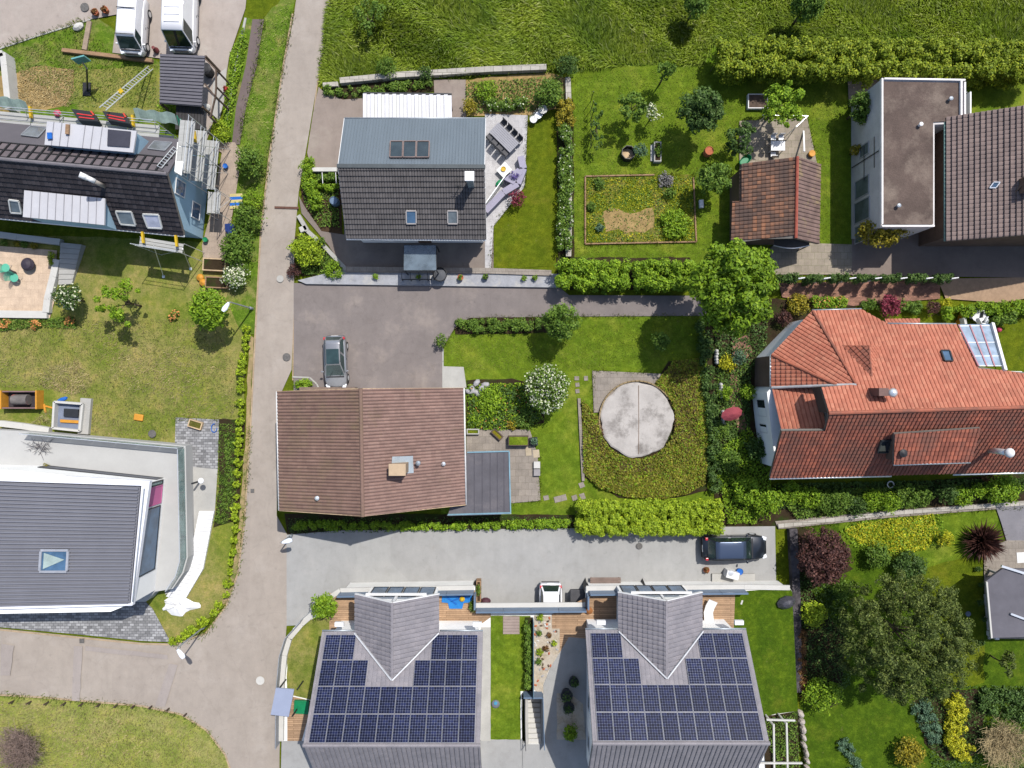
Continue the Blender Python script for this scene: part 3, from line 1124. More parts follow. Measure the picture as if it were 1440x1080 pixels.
0 and gsheet('bare_patch', [(52, 528), (70, 515), (105, 508), (128, 520), (122, 540), (100, 552), (70, 548)], surf('dry_patch', ph(180, 164, 104), .95, .25, 1.2, 14, c2=ph(150, 142, 70), c2at=.5, bmp=.5), .25)
# road repairs and seams
gsheet('road_patch', [(238, 933), (250, 935), (232, 994), (218, 993)], PATCH)
gsheet('road_patch', [(104, 908), (116, 909), (112, 986), (101, 985)], PATCH, .04)
gsheet('road_patch', [(120, 908), (236, 921), (236, 927), (120, 915)], PATCH, .04)
gsheet('road_patch', [(2, 905), (20, 908), (14, 950), (0, 950)], PATCH, .05)
gsheet('road_patch', [(386, 290), (420, 291), (420, 294), (386, 293)], surf('drain_rust', ph(120, 84, 70), 0.8, 0.3, 4, 20))
for i, s in enumerate([(468, 150, 500, 140, 470, 168, 504, 150)]):
    pass


def kerb(pts, w, h, mat, name='kerb', z=0.0):
    mb = MB()
    q = [P(a, b, z) for a, b in pts]
    for a, b in zip(q, q[1:]):
        L = (b - a).length
        k = max(1, round(L / 1.0))
        for i in range(k):
            s, e = a.lerp(b, i / k), a.lerp(b, (i + 1) / k)
            d = (e - s).normalized() * 0.008
            mb.beam(s + d + Vector((0, 0, h / 2)), e - d + Vector((0, 0, h / 2)), w, h)
    o = mb.build(name, mat)
    o['kind'] = 'structure'
    return o


kerb([(412, 20), (398, 98), (378, 230), (367, 330), (359, 478), (353, 600), (344, 738), (335, 806), (319, 851), (290, 890), (246, 906), (200, 905), (120, 897), (0, 885), (-60, 881)], 0.11, 0.1, TAN)
kerb([(-60, 973), (60, 980), (200, 992), (256, 1004), (291, 1026), (317, 1060), (335, 1110)], 0.12, 0.1, TAN)
kerb([(456, 70), (446, 120), (441, 165), (435, 200)], 0.09, 0.05, TAN)
kerb([(623, 490), (623, 545)], 0.1, 0.1, CONC)
kerb([(0, 69), (60, 49), (128, 28)], 0.1, 0.08, CONC)
kerb([(413, 420), (412, 535)], 0.08, 0.04, TAN)
kerb([(404, 756), (404, 870)], 0.08, 0.04, TAN)
kerb([(346, 26), (334, 85), (326, 120), (320, 170)], 0.16, 0.12, CONC)
kerb([(1384, 835), (1390, 898)], 0.14, 0.15, CONC_W)

# ---------------------------------------------------------------- manholes and drains in the road
IRON = surf('cast_iron', (0.10, 0.095, 0.09), 0.7, 0.3, 8, 40)
for px, py, r, m, lb in [(119, 10, 6, IRON, 'round iron manhole cover in the street above the two parked vans'),
                         (403, 502, 5.5, IRON, 'dark round manhole cover by the brown roofed house driveway'),
                         (394, 392, 5, CONC, 'pale round cover in the lane near the bushy corner bed'),
                         (366, 957, 6, CONC_W, 'pale round manhole cover in the junction beside the solar house'),
                         (214, 610, 5.5, IRON, 'dark manhole cover in the dry lawn near the yellow cushion'),
                         (899, 768, 4.5, IRON, 'small dark drain cover on the pale driveway below the clipped hedge'),
                         (355, 690, 3.5, IRON, 'little square drain at the kerb of the lane'),
                         (115, 901, 4.5, IRON, 'square rusty drain grate at the edge of the lower road')]:
    c = P(px, py, GZ[0])
    mb = MB()
    R = PX(r)
    sq = 'square' in lb
    mb.lathe((c.x, c.y, GZ[0] + 0.004), [(R, 0), (R, 0.012), (R * 0.86, 0.014), (R * 0.84, 0.008), (R * 0.3, 0.010), (R * 0.25, 0.016), (0.02, 0.016)], 4 if sq else 22, rz=PI / 4 if sq else 0)
    tag(mb.build('manhole_cover', m), lb, 'manhole')
# ---------------------------------------------------------------- building materials
T_DARK = tile_mat('tiles_slate_grey', ph(98, 95, 96, 1.7), ph(106, 103, 104, 1.7), 0.7, var=.08)
T_BLACK = tile_mat('tiles_black', ph(58, 54, 58, 1.7), ph(74, 70, 74, 1.7), 0.6, var=0.15)
T_BROWN = tile_mat('tiles_brown', ph(156, 127, 118, 1.75), ph(164, 135, 125, 1.75), 0.85, moss=ph(128, 110, 88, 1.75), mossat=0.66, var=0.08)
T_ORANGE = tile_mat('tiles_orange', ph(220, 138, 112, 2.0), ph(228, 152, 124, 2.0), 0.8, moss=ph(204, 122, 98, 2.0), mossat=0.64, var=0.10)
T_RED = tile_mat('tiles_red_old_shaded', ph(164, 98, 80, 1.5), ph(188, 112, 88, 1.5), 0.85, moss=ph(126, 88, 76, 1.5), mossat=0.5, var=0.2)  # same tile as the orange; weathering and weaker sun put into its colour
T_PINK = tile_mat('tiles_greybrown', ph(138, 122, 118, 1.6), ph(146, 129, 124, 1.6), 0.85, moss=ph(136, 120, 114, 1.6), mossat=0.62, var=0.07)
T_SHED = tile_mat('tiles_shed', ph(142, 110, 94, 1.8), ph(196, 138, 104, 1.8), 0.9, moss=ph(102, 86, 80, 1.8), mossat=0.49, var=0.25)
T_GREY = tile_mat('tiles_pale_grey', ph(152, 149, 156, 1.75), ph(158, 154, 160, 1.75), 0.7, var=0.04)
M_GREY = surf('grey_sheet_metal', ph(126, 138, 148, 1.9), 0.42, 0.07, 0.5, 12, metal=0.15, stretch=(3, 0.3, 1))
M_CORR = surf('corrugated_grey', ph(140, 141, 150, 1.8), 0.5, 0.06, 0.6, 14, metal=0.1)
M_FELT = surf('roof_felt', ph(106, 104, 110, 1.8), 0.9, 0.14, 0.9, 22, c2=ph(120, 116, 120, 1.8), c2at=0.55, bmp=0.2)
M_TAR = surf('gravel_roof', ph(112, 96, 88, 1.9), 0.95, 0.32, 0.45, 9, c2=ph(148, 132, 120, 1.9), c2at=0.54, bmp=0.7)
R_WHITE = surf('white_render', (0.70, 0.70, 0.69), 0.85, 0.05, 0.8, 16)
R_GREY = surf('grey_render', (0.48, 0.46, 0.45), 0.9, 0.16, 0.5, 16, c2=(0.36, 0.34, 0.32), c2at=0.6)
R_BLUE = surf('pale_blue_render', ph(164, 196, 216, 1.5), 0.85, 0.07, 0.7, 16)
R_BROWN = surf('brown_boards', (0.12, 0.08, 0.06), 0.85, 0.25, 1.0, 20)
R_PINK = surf('pink_panel', ph(236, 130, 184, 1.9), 0.6, 0.04, 1, 14)
BLUEM = surf('bluegrey_cladding', ph(112, 132, 156, 1.6), 0.4, 0.08, 1.0, 14, metal=0.1)
GLS_D = glass_mat('glass_dark', (0.02, 0.026, 0.032), 0.06)
GLS_B = glass_mat('glass_blue', (0.05, 0.10, 0.17), 0.05)
GLS_G = glass_mat('glass_grey', (0.10, 0.12, 0.13), 0.12)
GLS_T = glass_mat('glass_teal', ph(150, 186, 180, 2.0), 0.08, alpha=0.55)
GLS_C = glass_mat('glass_canopy', ph(130, 146, 158, 2.0), 0.1, alpha=0.75)
GLS_W = glass_mat('glass_conservatory', ph(168, 186, 206, 2.0), 0.1)
BLACK = surf('black_plastic', (0.018, 0.018, 0.02), 0.5, 0.2, 3, 20)
RED = surf('red_plastic', (0.45, 0.03, 0.03), 0.5, 0.15, 3, 20)
TEAL = surf('teal_netting', ph(60, 150, 120, 2.0), 0.7, 0.15, 3, 20)
GREEN = surf('green_plastic', ph(20, 150, 96, 2.0), 0.5, 0.15, 3, 20)
YELLOW = surf('yellow_plastic', ph(236, 196, 40, 2.0), 0.5, 0.1, 3, 20)
ORANGE = surf('orange_plastic', ph(240, 170, 60, 2.0), 0.6, 0.12, 3, 20)
BLUE = surf('blue_plastic', ph(40, 120, 220, 2.0), 0.45, 0.1, 3, 20)
PINKP = surf('pink_plastic', ph(220, 80, 110, 2.0), 0.5, 0.1, 3, 20)
PVM = pv_mat()


def win(parent, a, b, z0, z1, fm=WHITE, gm_=None, name='window', d=0.05):
    """window on a vertical wall from a to b (xy), standing d proud of it; outward is to the right hand of a->b"""
    a, b = Vector((a[0], a[1], 0)), Vector((b[0], b[1], 0))
    u = (b - a).normalized()
    n = Vector((u.y, -u.x, 0))
    mb = MB()
    w = 0.07
    o = n * (d * 0.5)
    up = Vector((0, 0, 1))
    for z in (z0 + w / 2, z1 - w / 2):
        mb.beam(a + o + up * z, b + o + up * z, d, w)
    for p in (a + u * w / 2, b - u * w / 2):
        mb.beam(p + o + up * (z0 + w), p + o + up * (z1 - w), w, d, n)
    f = mb.build(name, fm, parent)
    g = MB()
    g.beam(a + u * w + n * 0.012 + up * (z0 + z1) / 2, b - u * w + n * 0.012 + up * (z0 + z1) / 2, 0.02, z1 - z0 - 2 * w)
    g.build('pane', gm_ or GLS_D, f)
    return f


def gutter(parent, p, q, mat=ZINC, r=0.065, name='gutter'):
    MB().tube(p, q, r, 8).build(name, mat, parent, smooth=True)


def at_plane_z(pl, x, y):
    """height of plane pl over x, y"""
    n = pl[1]
    return pl[0].z - (n.x * (x - pl[0].x) + n.y * (y - pl[0].y)) / n.z


def gable_body(parent, mat, sec, a, b, name='wall'):
    """solid walls: a cross-section swept from a to b; sec lists (offset across, z)"""
    a, b = Vector(a), Vector(b)
    d = (b - a).normalized()
    n = Vector((-d.y, d.x, 0))
    r1 = [a + n * s + Vector((0, 0, z)) for s, z in sec]
    r2 = [b + n * s + Vector((0, 0, z)) for s, z in sec]
    return MB().loft([r1, r2]).build(name, mat, parent)


def vent(parent, px, py, pl, r=0.12, h=0.35, mat=None, name='vent_pipe', cowl=True):
    c = ray(px, py, pl)
    mb = MB()
    pr = [(r, -0.2), (r, h)] + ([(r * 1.7, h), (r * 1.7, h + 0.1), (r * 0.4, h + 0.2)] if cowl else [(r * 0.7, h + 0.01)])
    mb.lathe(c, pr, 12)
    return mb.build(name, mat or ZINC, parent, smooth=False)


# ================================================================ house with grey metal and dark tile roof (upper middle)
h2 = thing('house', 'white house with roof half smooth grey metal, half dark tiles, three dark collectors', 'house', P(580, 255, 0))
zr, ze = 6.07, 4.0
rl, rr = P(475, 233.5, zr), P(681.5, 234.5, zr)
sl_, sr_ = P(487, 335, ze), P(684, 336.5, ze)
nl, nr_ = P(484, 167, ze), P(683, 167, ze)
plS, plN = plane(sl_, sr_, rr), plane(nr_, nl, rl)
tile_roof([[sl_, sr_, rr, rl]], T_DARK, h2, 'tiled_roof', 0.36, 0.19, 0.024, 0.085, eave=Vector((1, 0, 0)))
seam_roof([nr_, nl, rl, rr], M_GREY, h2, 'metal_roof', 0.21, 0.03, 0.022, 0.14)
MB().beam(rl + Vector((-.05, 0, .05)), rr + Vector((.05, 0, .05)), 0.26, 0.07).build('ridge_cap', surf('ridge_dark', (0.05, 0.06, 0.065), 0.6), h2)
gutter(h2, sl_ + Vector((0, -.06, -.07)), sr_ + Vector((0, -.06, -.07)), WHITE)
gutter(h2, nl + Vector((0, .06, -.07)), nr_ + Vector((0, .06, -.07)), ZINC)
for e in (sl_, nl):
    pass
for a, b in ((sl_, rl), (nl, rl), (sr_, rr), (nr_, rr)):
    MB().beam(a + Vector((0, 0, -.10)), b + Vector((0, 0, -.10)), 0.035, 0.2).build('bargeboard', WHITE, h2)
xa, xb, yc = sl_.x + .35, sr_.x - .35, rl.y
sec = [(-(yc - sl_.y) + .5, 0), (-(yc - sl_.y) + .5, ze + .05), (0, zr - .26), ((nl.y - yc) - .5, ze + .06), ((nl.y - yc) - .5, 0)]
gable_body(h2, R_WHITE, sec, (xa, yc, 0), (xb, yc, 0))
ys = yc - (yc - sl_.y) + .5
for x in (-10.6, -8.9, -4.2, -2.9):
    win(h2, (x, ys), (x + .95, ys), 0.9, 2.2)
dr = win(h2, (-7.05, ys), (-6.1, ys), 0.02, 2.1, R_BROWN, R_BROWN, name='door')
for y in (11.6, 14.2):
    win(h2, (xb, y), (xb, y + 1.8), 0.3, 2.3)
    win(h2, (xa, y + 1.4), (xa, y), 0.9, 2.2)
for k in range(3):
    a = 548.5 + k * 18.6
    q = [ray(a, 223, plN), ray(a + 17.6, 223, plN), ray(a + 18.4, 200.5, plN), ray(a + .9, 200.5, plN)]
    frame_quad(q, h2, surf('collector_frame', (0.16, 0.12, 0.11), 0.5), glass_mat('collector_glass', (0.02, 0.028, 0.03), 0.12), 'solar_collector', 'collector_glass', 0.07, 0.1)
for x0, x1, g in ((571.5, 585.5, GLS_B), (629.5, 643.5, GLS_G)):
    q = [ray(x0 + .5, 314, plS), ray(x1 + .3, 314, plS), ray(x1, 296, plS), ray(x0, 296, plS)]
    frame_quad(q, h2, surf('skylight_frame', (0.30, 0.28, 0.27), 0.5), g, w=.08)
c = P(660.5, 249, 7.2)
ch = MB().box((c.x, c.y, 6.2), (.42, .42, 1.9)).build('chimney', surf('chimney_metal', (0.30, 0.34, 0.36), 0.4, metal=0.4), h2)
mb = MB().box((c.x, c.y, 7.2), (.56, .56, .06))
for sx in (-.2, .2):
    for sy in (-.2, .2):
        mb.beam((c.x + sx, c.y + sy, 7.2), (c.x + sx, c.y + sy, 7.42), .04, .04)
mb.box((c.x, c.y, 7.44), (.62, .62, .04))
mb.build('chimney_cowl', WHITE, ch)
mb = MB()
c = ray(645, 266, plS)
mb.tube(c, c + Vector((0, 0, .9)), .025, 6).tube(c + Vector((-.25, 0, .8)), c + Vector((.25, 0, .8)), .015, 5).tube(c + Vector((-.18, 0, .6)), c + Vector((.18, 0, .6)), .015, 5)
mb.build('aerial', DARKM, h2)

# white corrugated canopy on its north side
cp = thing('canopy', 'white corrugated sheet canopy beside the grey metal roof', 'canopy', P(572, 150, 0))
a, b, c, d = P(511, 132.5, 2.5), P(635, 134, 2.5), P(634, 170, 2.75), P(511, 170, 2.75)
mb = MB()
n_ = 24
u = (b - a) / n_
v = d - a
for i in range(n_):
    z1, z2 = (0.05, 0.0) if i % 2 == 0 else (0.0, 0.05)
    p0, p1 = a + u * i, a + u * (i + (0.55 if i % 2 == 0 else 1.0))
    up = Vector((0, 0, 0.13 if i % 2 == 0 else 0.0))
    mb.slab([p0 + up, a + u * (i + 1) + up, a + u * (i + 1) + v + up, p0 + v + up], 0.018)
mb.build('roof_sheet', surf('white_sheet', (0.46, 0.46, 0.48), 0.5, 0.07, 1.0, 10), cp)
mb = MB()
mb.beam(a + Vector((0, .12, -.1)), b + Vector((0, .12, -.1)), .1, .14)
mb.build('fascia_beam', DARKM, cp)
for px in (514, 573, 632):
    q = P(px, 136, 2.3)
    MB().beam((q.x, q.y - .1, 0), (q.x, q.y - .1, 2.38), .1, .1).build('post', WOOD_D, cp)

# glazed entrance canopy with its dark railing
ec = thing('entrance_canopy', 'grey glass entrance canopy with dark frame before the white house', 'canopy', P(591, 365, 0))
q = [P(568, 380, 2.4), P(613.5, 380, 2.4), P(613, 345, 2.55), P(568.5, 345, 2.55)]
mb = MB().slab(q, .03, .05)
mb.build('roof_glass', GLS_C, ec)
mb = MB()
for a, b in zip(q, q[1:] + q[:1]):
    mb.beam(a + Vector((0, 0, -.02)), b + Vector((0, 0, -.02)), .07, .09)
for t in (.33, .66):
    mb.beam(q[0].lerp(q[1], t) + Vector((0, .05, -.03)), q[3].lerp(q[2], t) + Vector((0, -.05, -.03)), .05, .06)
mb.build('frame', DARKM, ec)
for p in (q[0], q[1], q[2], q[3]):
    MB().beam((p.x, p.y, 0), (p.x, p.y, p.z - .07), .07, .07).build('post', DARKM, ec)
rg = thing('railing', 'low dark railing over the planted strip below the glass canopy', 'railing', P(588, 392, 0))
mb = MB()
r1, r2 = P(565, 393, .9), P(613, 393, .9)
mb.beam(r1, r2, .08, .06)
for k in range(5):
    p = r1.lerp(r2, k / 4)
    mb.beam((p.x, p.y, 0), (p.x, p.y, .87), .05, .05)
    mb.beam((p.x, p.y + .02, .9), (p.x, p.y + .55, .9), .04, .04)
mb.build('bars', DARKM, rg)

# ================================================================ brown roofed house (centre left)
h4 = thing('house', 'house with broad brown tiled gable roof and square zinc flashed chimney', 'house', P(520, 632, 0))
zr, zl, zq = 7.1, 5.1, 2.9
A, B, C, D = P(390, 550.5, zl), P(393, 718, zl), P(510, 726, zr), P(507, 546.5, zr)
E, F = P(651, 545.6, zq), P(654, 710, zq)
plL, plR = plane(A, B, C), plane(E, F, C)
D = D.copy()
DL, DR = ray(507, 546.5, plL), ray(507, 546.5, plR)
T_BROWN2 = tile_mat('tiles_brown_weathered_shaded', ph(144, 116, 105, 1.75), ph(150, 122, 110, 1.75), 0.85, moss=ph(136, 116, 94, 1.75), mossat=0.55, var=0.08)  # darker copy for the west slope, turned from the sun; shade put into colour
PROF = [(0.0, -1.0), (0.2, 0.3), (0.5, 1.0), (0.8, 0.3)]
tile_roof([[A, B, C, DL]], T_BROWN2, h4, 'roof', 0.38, 0.225, 0.038, 0.02, eave=B - A, prof=PROF)
tile_roof([[F, E, DR, C]], T_BROWN, h4, 'roof', 0.38, 0.225, 0.04, 0.02, eave=E - F, prof=PROF)
MB().tube(C + Vector((0, -.03, 0)), DR + Vector((0, .03, 0)), .13, 10).build('ridge_cap', T_BROWN2, h4)
gutter(h4, A + Vector((-.07, 0, -.08)), B + Vector((-.07, 0, -.08)), surf('pale_gutter', (0.5, 0.5, 0.5), 0.5))
gutter(h4, E + Vector((.07, 0, -.08)), F + Vector((.07, 0, -.08)), MATS['pale_gutter'])
for a, b in ((B, C), (F, C), (A, DL), (E, DR)):
    MB().beam(a + Vector((0, 0, -.1)), b + Vector((0, 0, -.1)), .04, .22).build('bargeboard', WOOD_L, h4)
ya, yb = -0.35 - .45, -8.7 + .45
mb = MB()
x1, x2, x3 = A.x + .5, C.x, E.x - .5
z1, z3 = at_plane_z(plL, x1, -4) - .22, at_plane_z(plR, x3, -4) - .22
mb.loft([[Vector((x, y, z)) for x, z in ((x1, 0), (x1, z1), (x2, zr - .3), (x3, z3), (x3, 0))] for y in (ya, yb)])
mb.build('wall', R_WHITE, h4)
for x in (-14, -11.5, -8, -5.8):
    win(h4, (x, yb), (x + 1.1, yb), .9, 2.1)
for y in (-2.2, -5, -7):
    win(h4, (x1, y), (x1, y - 1.1), 1.0, 2.3)
win(h4, (-6.0, ya), (-8.6, ya), .05, 2.2, WOOD, WOOD, name='garage_door')
c = ray(563.5, 657, plR)
ch = MB().box((c.x, c.y, c.z + .35), (1.0, .66, 2.0)).build('chimney', surf('chimney_tan', ph(190, 166, 140, 1.9), 0.9, .15, 2, 18), h4)
MB().box((c.x, c.y, c.z + 1.39), (1.12, .78, .07)).build('chimney_cap', surf('chimney_top', ph(214, 188, 156, 1.9), 0.9, .1, 2, 18), ch)
mb = MB()
q = [ray(x, y, plR) for x, y in ((549, 667), (581, 665), (580, 641), (551, 642))]
mb.slab(q, .03, .085)
mb.build('flashing', surf('flashing', (0.34, 0.38, 0.40), 0.4, metal=.4), ch)
vent(h4, 589.5, 650, plR, .1, .55)
vent(h4, 624, 652, plR, .09, .14, ALU)
vent(h4, 447, 700, plL, .09, .14, ALU)
# flat felt annex
an = thing('annex', 'flat dark felt roofed annex with pale blue edge beside the brown roof', 'annex', P(685, 680, 0))
q = [P(657, 636, 2.55), P(716, 634.5, 2.55), P(718, 721, 2.5), P(630, 723.5, 2.5)]
mb = MB().slab(q, .14)
mb.build('roof', M_FELT, an)
mb = MB()
for t in (.17, .36, .55, .72, .88):
    a, b = q[0].lerp(q[1], t), Vector((q[3].lerp(q[2], t).x * 0 + q[0].lerp(q[1], t).x, q[3].y + .05, 2.5))
    mb.beam(a + Vector((0, -.05, .012)), b + Vector((0, .03, .012)), .05, .02)
mb.build('felt_seam', surf('felt_seam', ph(94, 92, 100, 1.8), .9), an)
mb = MB()
for a, b in ((q[0], q[1]), (q[1], q[2]), (q[2], q[3])):
    mb.beam(a + Vector((0, 0, .03)), b + Vector((0, 0, .03)), .09, .07)
mb.build('edge_trim', surf('blue_edge', ph(138, 178, 196, 1.9), .5), an)
gutter(an, P(629, 724.5, 2.42), P(719, 722, 2.42), ALU, .05)
for px, py in ((663, 640), (713, 640), (714, 717)):
    p = P(px, py, 2.4)
    MB().beam((p.x, p.y, 0), (p.x, p.y, 2.42), .1, .1).build('post', WOOD_D, an)
MB().box((P(690, 717, 2.4).x - .4, P(690, 717, 2.4).y + .1, 1.2), (2.6, .1, 2.4)).build('back_wall', R_BROWN, an)

# ================================================================ the pair of solar houses and the terrace they stand on
TZ = 2.0


def solar_house(x0, y0, label):
    """x0, y0: north-west eave corner"""
    t = thing('house', label, 'house', (x0 + 5.5, y0 - 5.5, TZ))
    W, run, ze, zr = 10.95, 5.5, 5.5, 9.7
    O = lambda x, y, z: Vector((x0 + x, y0 - y, z))
    a, b, c, d = O(0, 0, ze), O(W, 0, ze), O(W, run, zr), O(0, run, zr)
    pl = plane(a, b, c)
    tile_roof([[b, a, d, c]], T_GREY, t, 'roof', 0.36, 0.3, 0.012, 0.025, eave=Vector((1, 0, 0)))
    e, f = O(0, 2 * run, ze), O(W, 2 * run, ze)
    tile_roof([[e, f, c, d]], T_GREY, t, 'roof', 0.36, 0.3, 0.03, 0.02, eave=Vector((1, 0, 0)))
    MB().tube(d + Vector((-.02, 0, .02)), c + Vector((.02, 0, .02)), .12, 8).build('ridge_cap', T_GREY, t)
    # north wing: ridge across
    xl, xr, xm, yn, zw = 2.25, 7.95, 5.1, -2.55, 7.36
    ap_y = (zw - ze) / (zr - ze) * run
    P1, P2, P3, P4 = O(xl, yn, ze), O(xl, 0.02, ze + .02), O(xm, ap_y, zw), O(xm, yn, zw)
    Q1, Q2 = O(xr, yn, ze), O(xr, 0.02, ze + .02)
    tile_roof([[P2, P1, P4, P3]], T_GREY, t, 'wing_roof', 0.36, 0.3, 0.03, 0.05, eave=Vector((0, 1, 0)))
    tile_roof([[Q1, Q2, P3, P4]], T_GREY, t, 'wing_roof', 0.36, 0.3, 0.02, 0.03, eave=Vector((0, 1, 0)))
    MB().beam(P4 + Vector((0, .02, .03)), P3 + Vector((0, 0, .03)), .14, .06).build('ridge_cap', T_GREY, t)
    for s in (P2, Q2):
        MB().beam(s + Vector((0, 0, .16)), P3 + Vector((0, 0, .16)), .08, .14).build('valley_flashing', surf('white_flashing', (0.42, 0.43, 0.45), .5), t)
    for s in (P1, Q1):
        MB().beam(s + Vector((0, .03, -.08)), P4 + Vector((0, .03, -.08)), .05, .2).build('bargeboard', WHITE, t)
    mb = MB()
    mb.beam(O(xl + .8, yn - .12, ze + .35), O(xr - .8, yn - .12, ze + .35), .14, .16)
    mb.beam(O(xm, yn + .1, ze + .1), O(xm, yn + .1, zw - .25), .16, .16)
    mb.build('truss', WHITE, t)
    # walls
    mb = MB()
    i = .45
    xw0, xw1 = x0 + i, x0 + W - i
    zz = lambda y: ze + (y / run) * (zr - ze) - .28
    ring = lambda x: [Vector((x, y0 - i, TZ)), Vector((x, y0 - i, zz(i))), Vector((x, y0 - run, zr - .3)), Vector((x, y0 - 2 * run + i, zz(i))), Vector((x, y0 - 2 * run + i, TZ))]
    mb.loft([ring(xw0), ring(xw1)])
    mb.build('wall', R_WHITE, t)
    mb = MB()
    wl, wr = x0 + xl + .4, x0 + xr - .4
    zt = ze + .4 * (zw - ze) / (xm - xl) - .25
    ring = lambda y: [Vector((wl, y, TZ)), Vector((wl, y, zt)), Vector((x0 + xm, y, zw - .28)), Vector((wr, y, zt)), Vector((wr, y, TZ))]
    mb.loft([ring(y0 - yn - .55), ring(y0 - i + .01)])
    mb.build('wing_wall', R_WHITE, t)
    yw = y0 - yn - .55
    for k in range(4):
        xk = wr - .15 - k * 1.15
        win(t, (xk, yw), (xk - 1.1, yw), TZ + .05, TZ + 2.3, DARKM, GLS_B)
    for y in (y0 - 2.2, y0 - 5.2, y0 - 8):
        win(t, (xw0, y), (xw0, y - 1.2), TZ + .9, TZ + 2.3, WHITE, GLS_G)
        win(t, (xw1, y - 1.2), (xw1, y), TZ + .9, TZ + 2.3, WHITE, GLS_G)
    gutter(t, a + Vector((0, .06, -.06)), O(xl - .05, -.06, ze - .06), ZINC)
    gutter(t, O(xr + .05, -.06, ze - .06), b + Vector((0, .06, -.06)), ZINC)
    # modules: ten columns, four rows, the wing left free
    n = pl[1]
    u = Vector((1, 0, 0)); v = (d - a).normalized()
    L = (d - a).length
    ph_, pw, v0 = (L - .32) / 4, 1.03, .22
    for row, cols in enumerate(([0, 1, 2, 8, 9], [0, 1, 2, 3, 7, 8, 9], range(10), range(10))):
        for k in cols:
            ur = W - .33 - k * pw
            q0 = a + u * (ur - pw + .02) + v * (v0 + row * ph_ + .02)
            q = [q0, q0 + u * (pw - .04), q0 + u * (pw - .04) + v * (ph_ - .05), q0 + v * (ph_ - .05)]
            panel_quad(q, t, 'solar_panel', 6, 10, PVM, surf('module_frame', (0.22, 0.23, 0.26), .4, metal=.3), fr=.018)
    # two white ventilation boxes by the north eave
    for bx in (1.1, W - .4):
        MB().box((x0 + bx, y0 + .42, ze - .3), (.62, .3, .26)).build('awning_box', WHITE, t, bevel=.02)
    return t


XA, XB, YN = -12.93, 5.0, -16.88
solar_house(XA, YN, 'solar panelled house with pale grey wing next to the lane junction')
solar_house(XB, YN + .12, 'solar panelled house with pale grey wing beside the stony garden bed')
M_SLABSIDE = surf('terrace_wall', (0.60, 0.60, 0.58), .85, .08, .8, 14)
mb = MB()
T = lambda px, py: P(px, py, TZ)
out1 = [T(482, 829), T(668, 826), T(668, 852), T(734, 851), T(734, 1110), T(735, 1300), T(395, 1300), T(396, 1050), T(397, 960), T(402, 905), T(412, 884), T(432, 866), T(456, 852), T(478, 840)]
mb.prism(out1, TZ - .4, TZ)
mb.prism([T(734, 851), T(824, 850), T(824, 828), T(1110, 826), T(1114, 832), T(1122, 1000), T(1130, 1300), T(764, 1300), T(764, 975), T(734, 975)], TZ - .4, TZ)
mb.prism([T(734, 1046), T(764, 1046), T(764, 1300), T(735, 1300)], TZ - .4, TZ)
# walls that carry the slab (open under the garage front)
gwall = lambda a, b, th=.3: mb.beam(Vector((a.x, a.y, (TZ - .4) / 2)), Vector((b.x, b.y, (TZ - .4) / 2)), th, TZ - .4)
for a, b in ((T(397, 1040), T(399, 960)), (T(399, 960), T(404, 906)), (T(404, 906), T(414, 886)), (T(414, 886), T(434, 868)), (T(434, 868), T(480, 842)), (T(484, 833), T(664, 830)), (T(664, 832), T(664, 930)), (T(664, 930), T(828, 930)), (T(828, 930), T(828, 834)), (T(830, 832), T(1108, 830)), (T(1108, 834), T(1118, 1000))):
    gwall(a, b)
mb.build('terrace_slab', M_SLABSIDE, base=P(720, 960, 0))['kind'] = 'structure'
TZ_ = [TZ]


def tsheet(name, pts, mat, rag=0.0):
    TZ_[0] += .005
    return sheet(name, pts, TZ_[0], mat, rag)


tsheet('pavement', [(396, 1042), (735, 1040), (735, 1300), (390, 1300)], DRIVE_B)
tsheet('pavement', [(764, 1000), (840, 1040), (840, 1300), (764, 1300)], DRIVE_B)
tsheet('lawn', [(403, 950), (405, 908), (415, 890), (436, 872), (463, 860), (464, 890), (440, 985), (404, 976)], G_DRY, .03)
tsheet('terrace', [(404, 978), (440, 986), (424, 1042), (404, 1042)], DECK)
tsheet('deck', [(463, 834), (668, 830), (668, 892), (463, 894)], DECK)
tsheet('deck', [(668, 856), (690, 856), (690, 868), (668, 884)], DECK)
tsheet('pavement', [(676, 882), (690, 882), (690, 1042), (676, 1042)], CONC)
tsheet('lawn', [(690, 866), (746, 866), (746, 972), (732, 972), (732, 1040), (690, 1040)], G_LAWN, .02)
tsheet('gravel_bed', [(751, 866), (776, 866), (776, 884), (787, 884), (787, 918), (776, 935), (764, 962), (764, 978), (751, 970)], GRAVEL, .04)
tsheet('deck', [(776, 864), (845, 830), (845, 900), (800, 896), (794, 918), (787, 925), (787, 884), (776, 884)], DECK)
tsheet('path', [(787, 918), (800, 896), (845, 900), (850, 1300), (764, 1300), (764, 964), (776, 935)], DRIVE_B)
tsheet('gravel_bed', [(783, 975), (800, 975), (820, 990), (824, 1040), (783, 1040)], GRAVEL, .05)
tsheet('deck', [(845, 832), (1034, 830), (1032, 884), (845, 890)], DECK)
tsheet('lawn', [(1034, 832), (1110, 827), (1114, 832), (1122, 1000), (1090, 1004), (1070, 1010), (1045, 884), (1032, 884)], G_DEEP, .0)
tsheet('pavement', [(735, 1046.5), (764, 1046.5), (764, 1300), (735, 1300)], DRIVE_B)
tsheet('planting_bed', [(1072, 1008), (1122, 1000), (1130, 1300), (1090, 1300)], SOIL_DARK)
tsheet('planting_bed', [(738, 868), (749, 868), (749, 972), (738, 972)], SOIL_DARK)

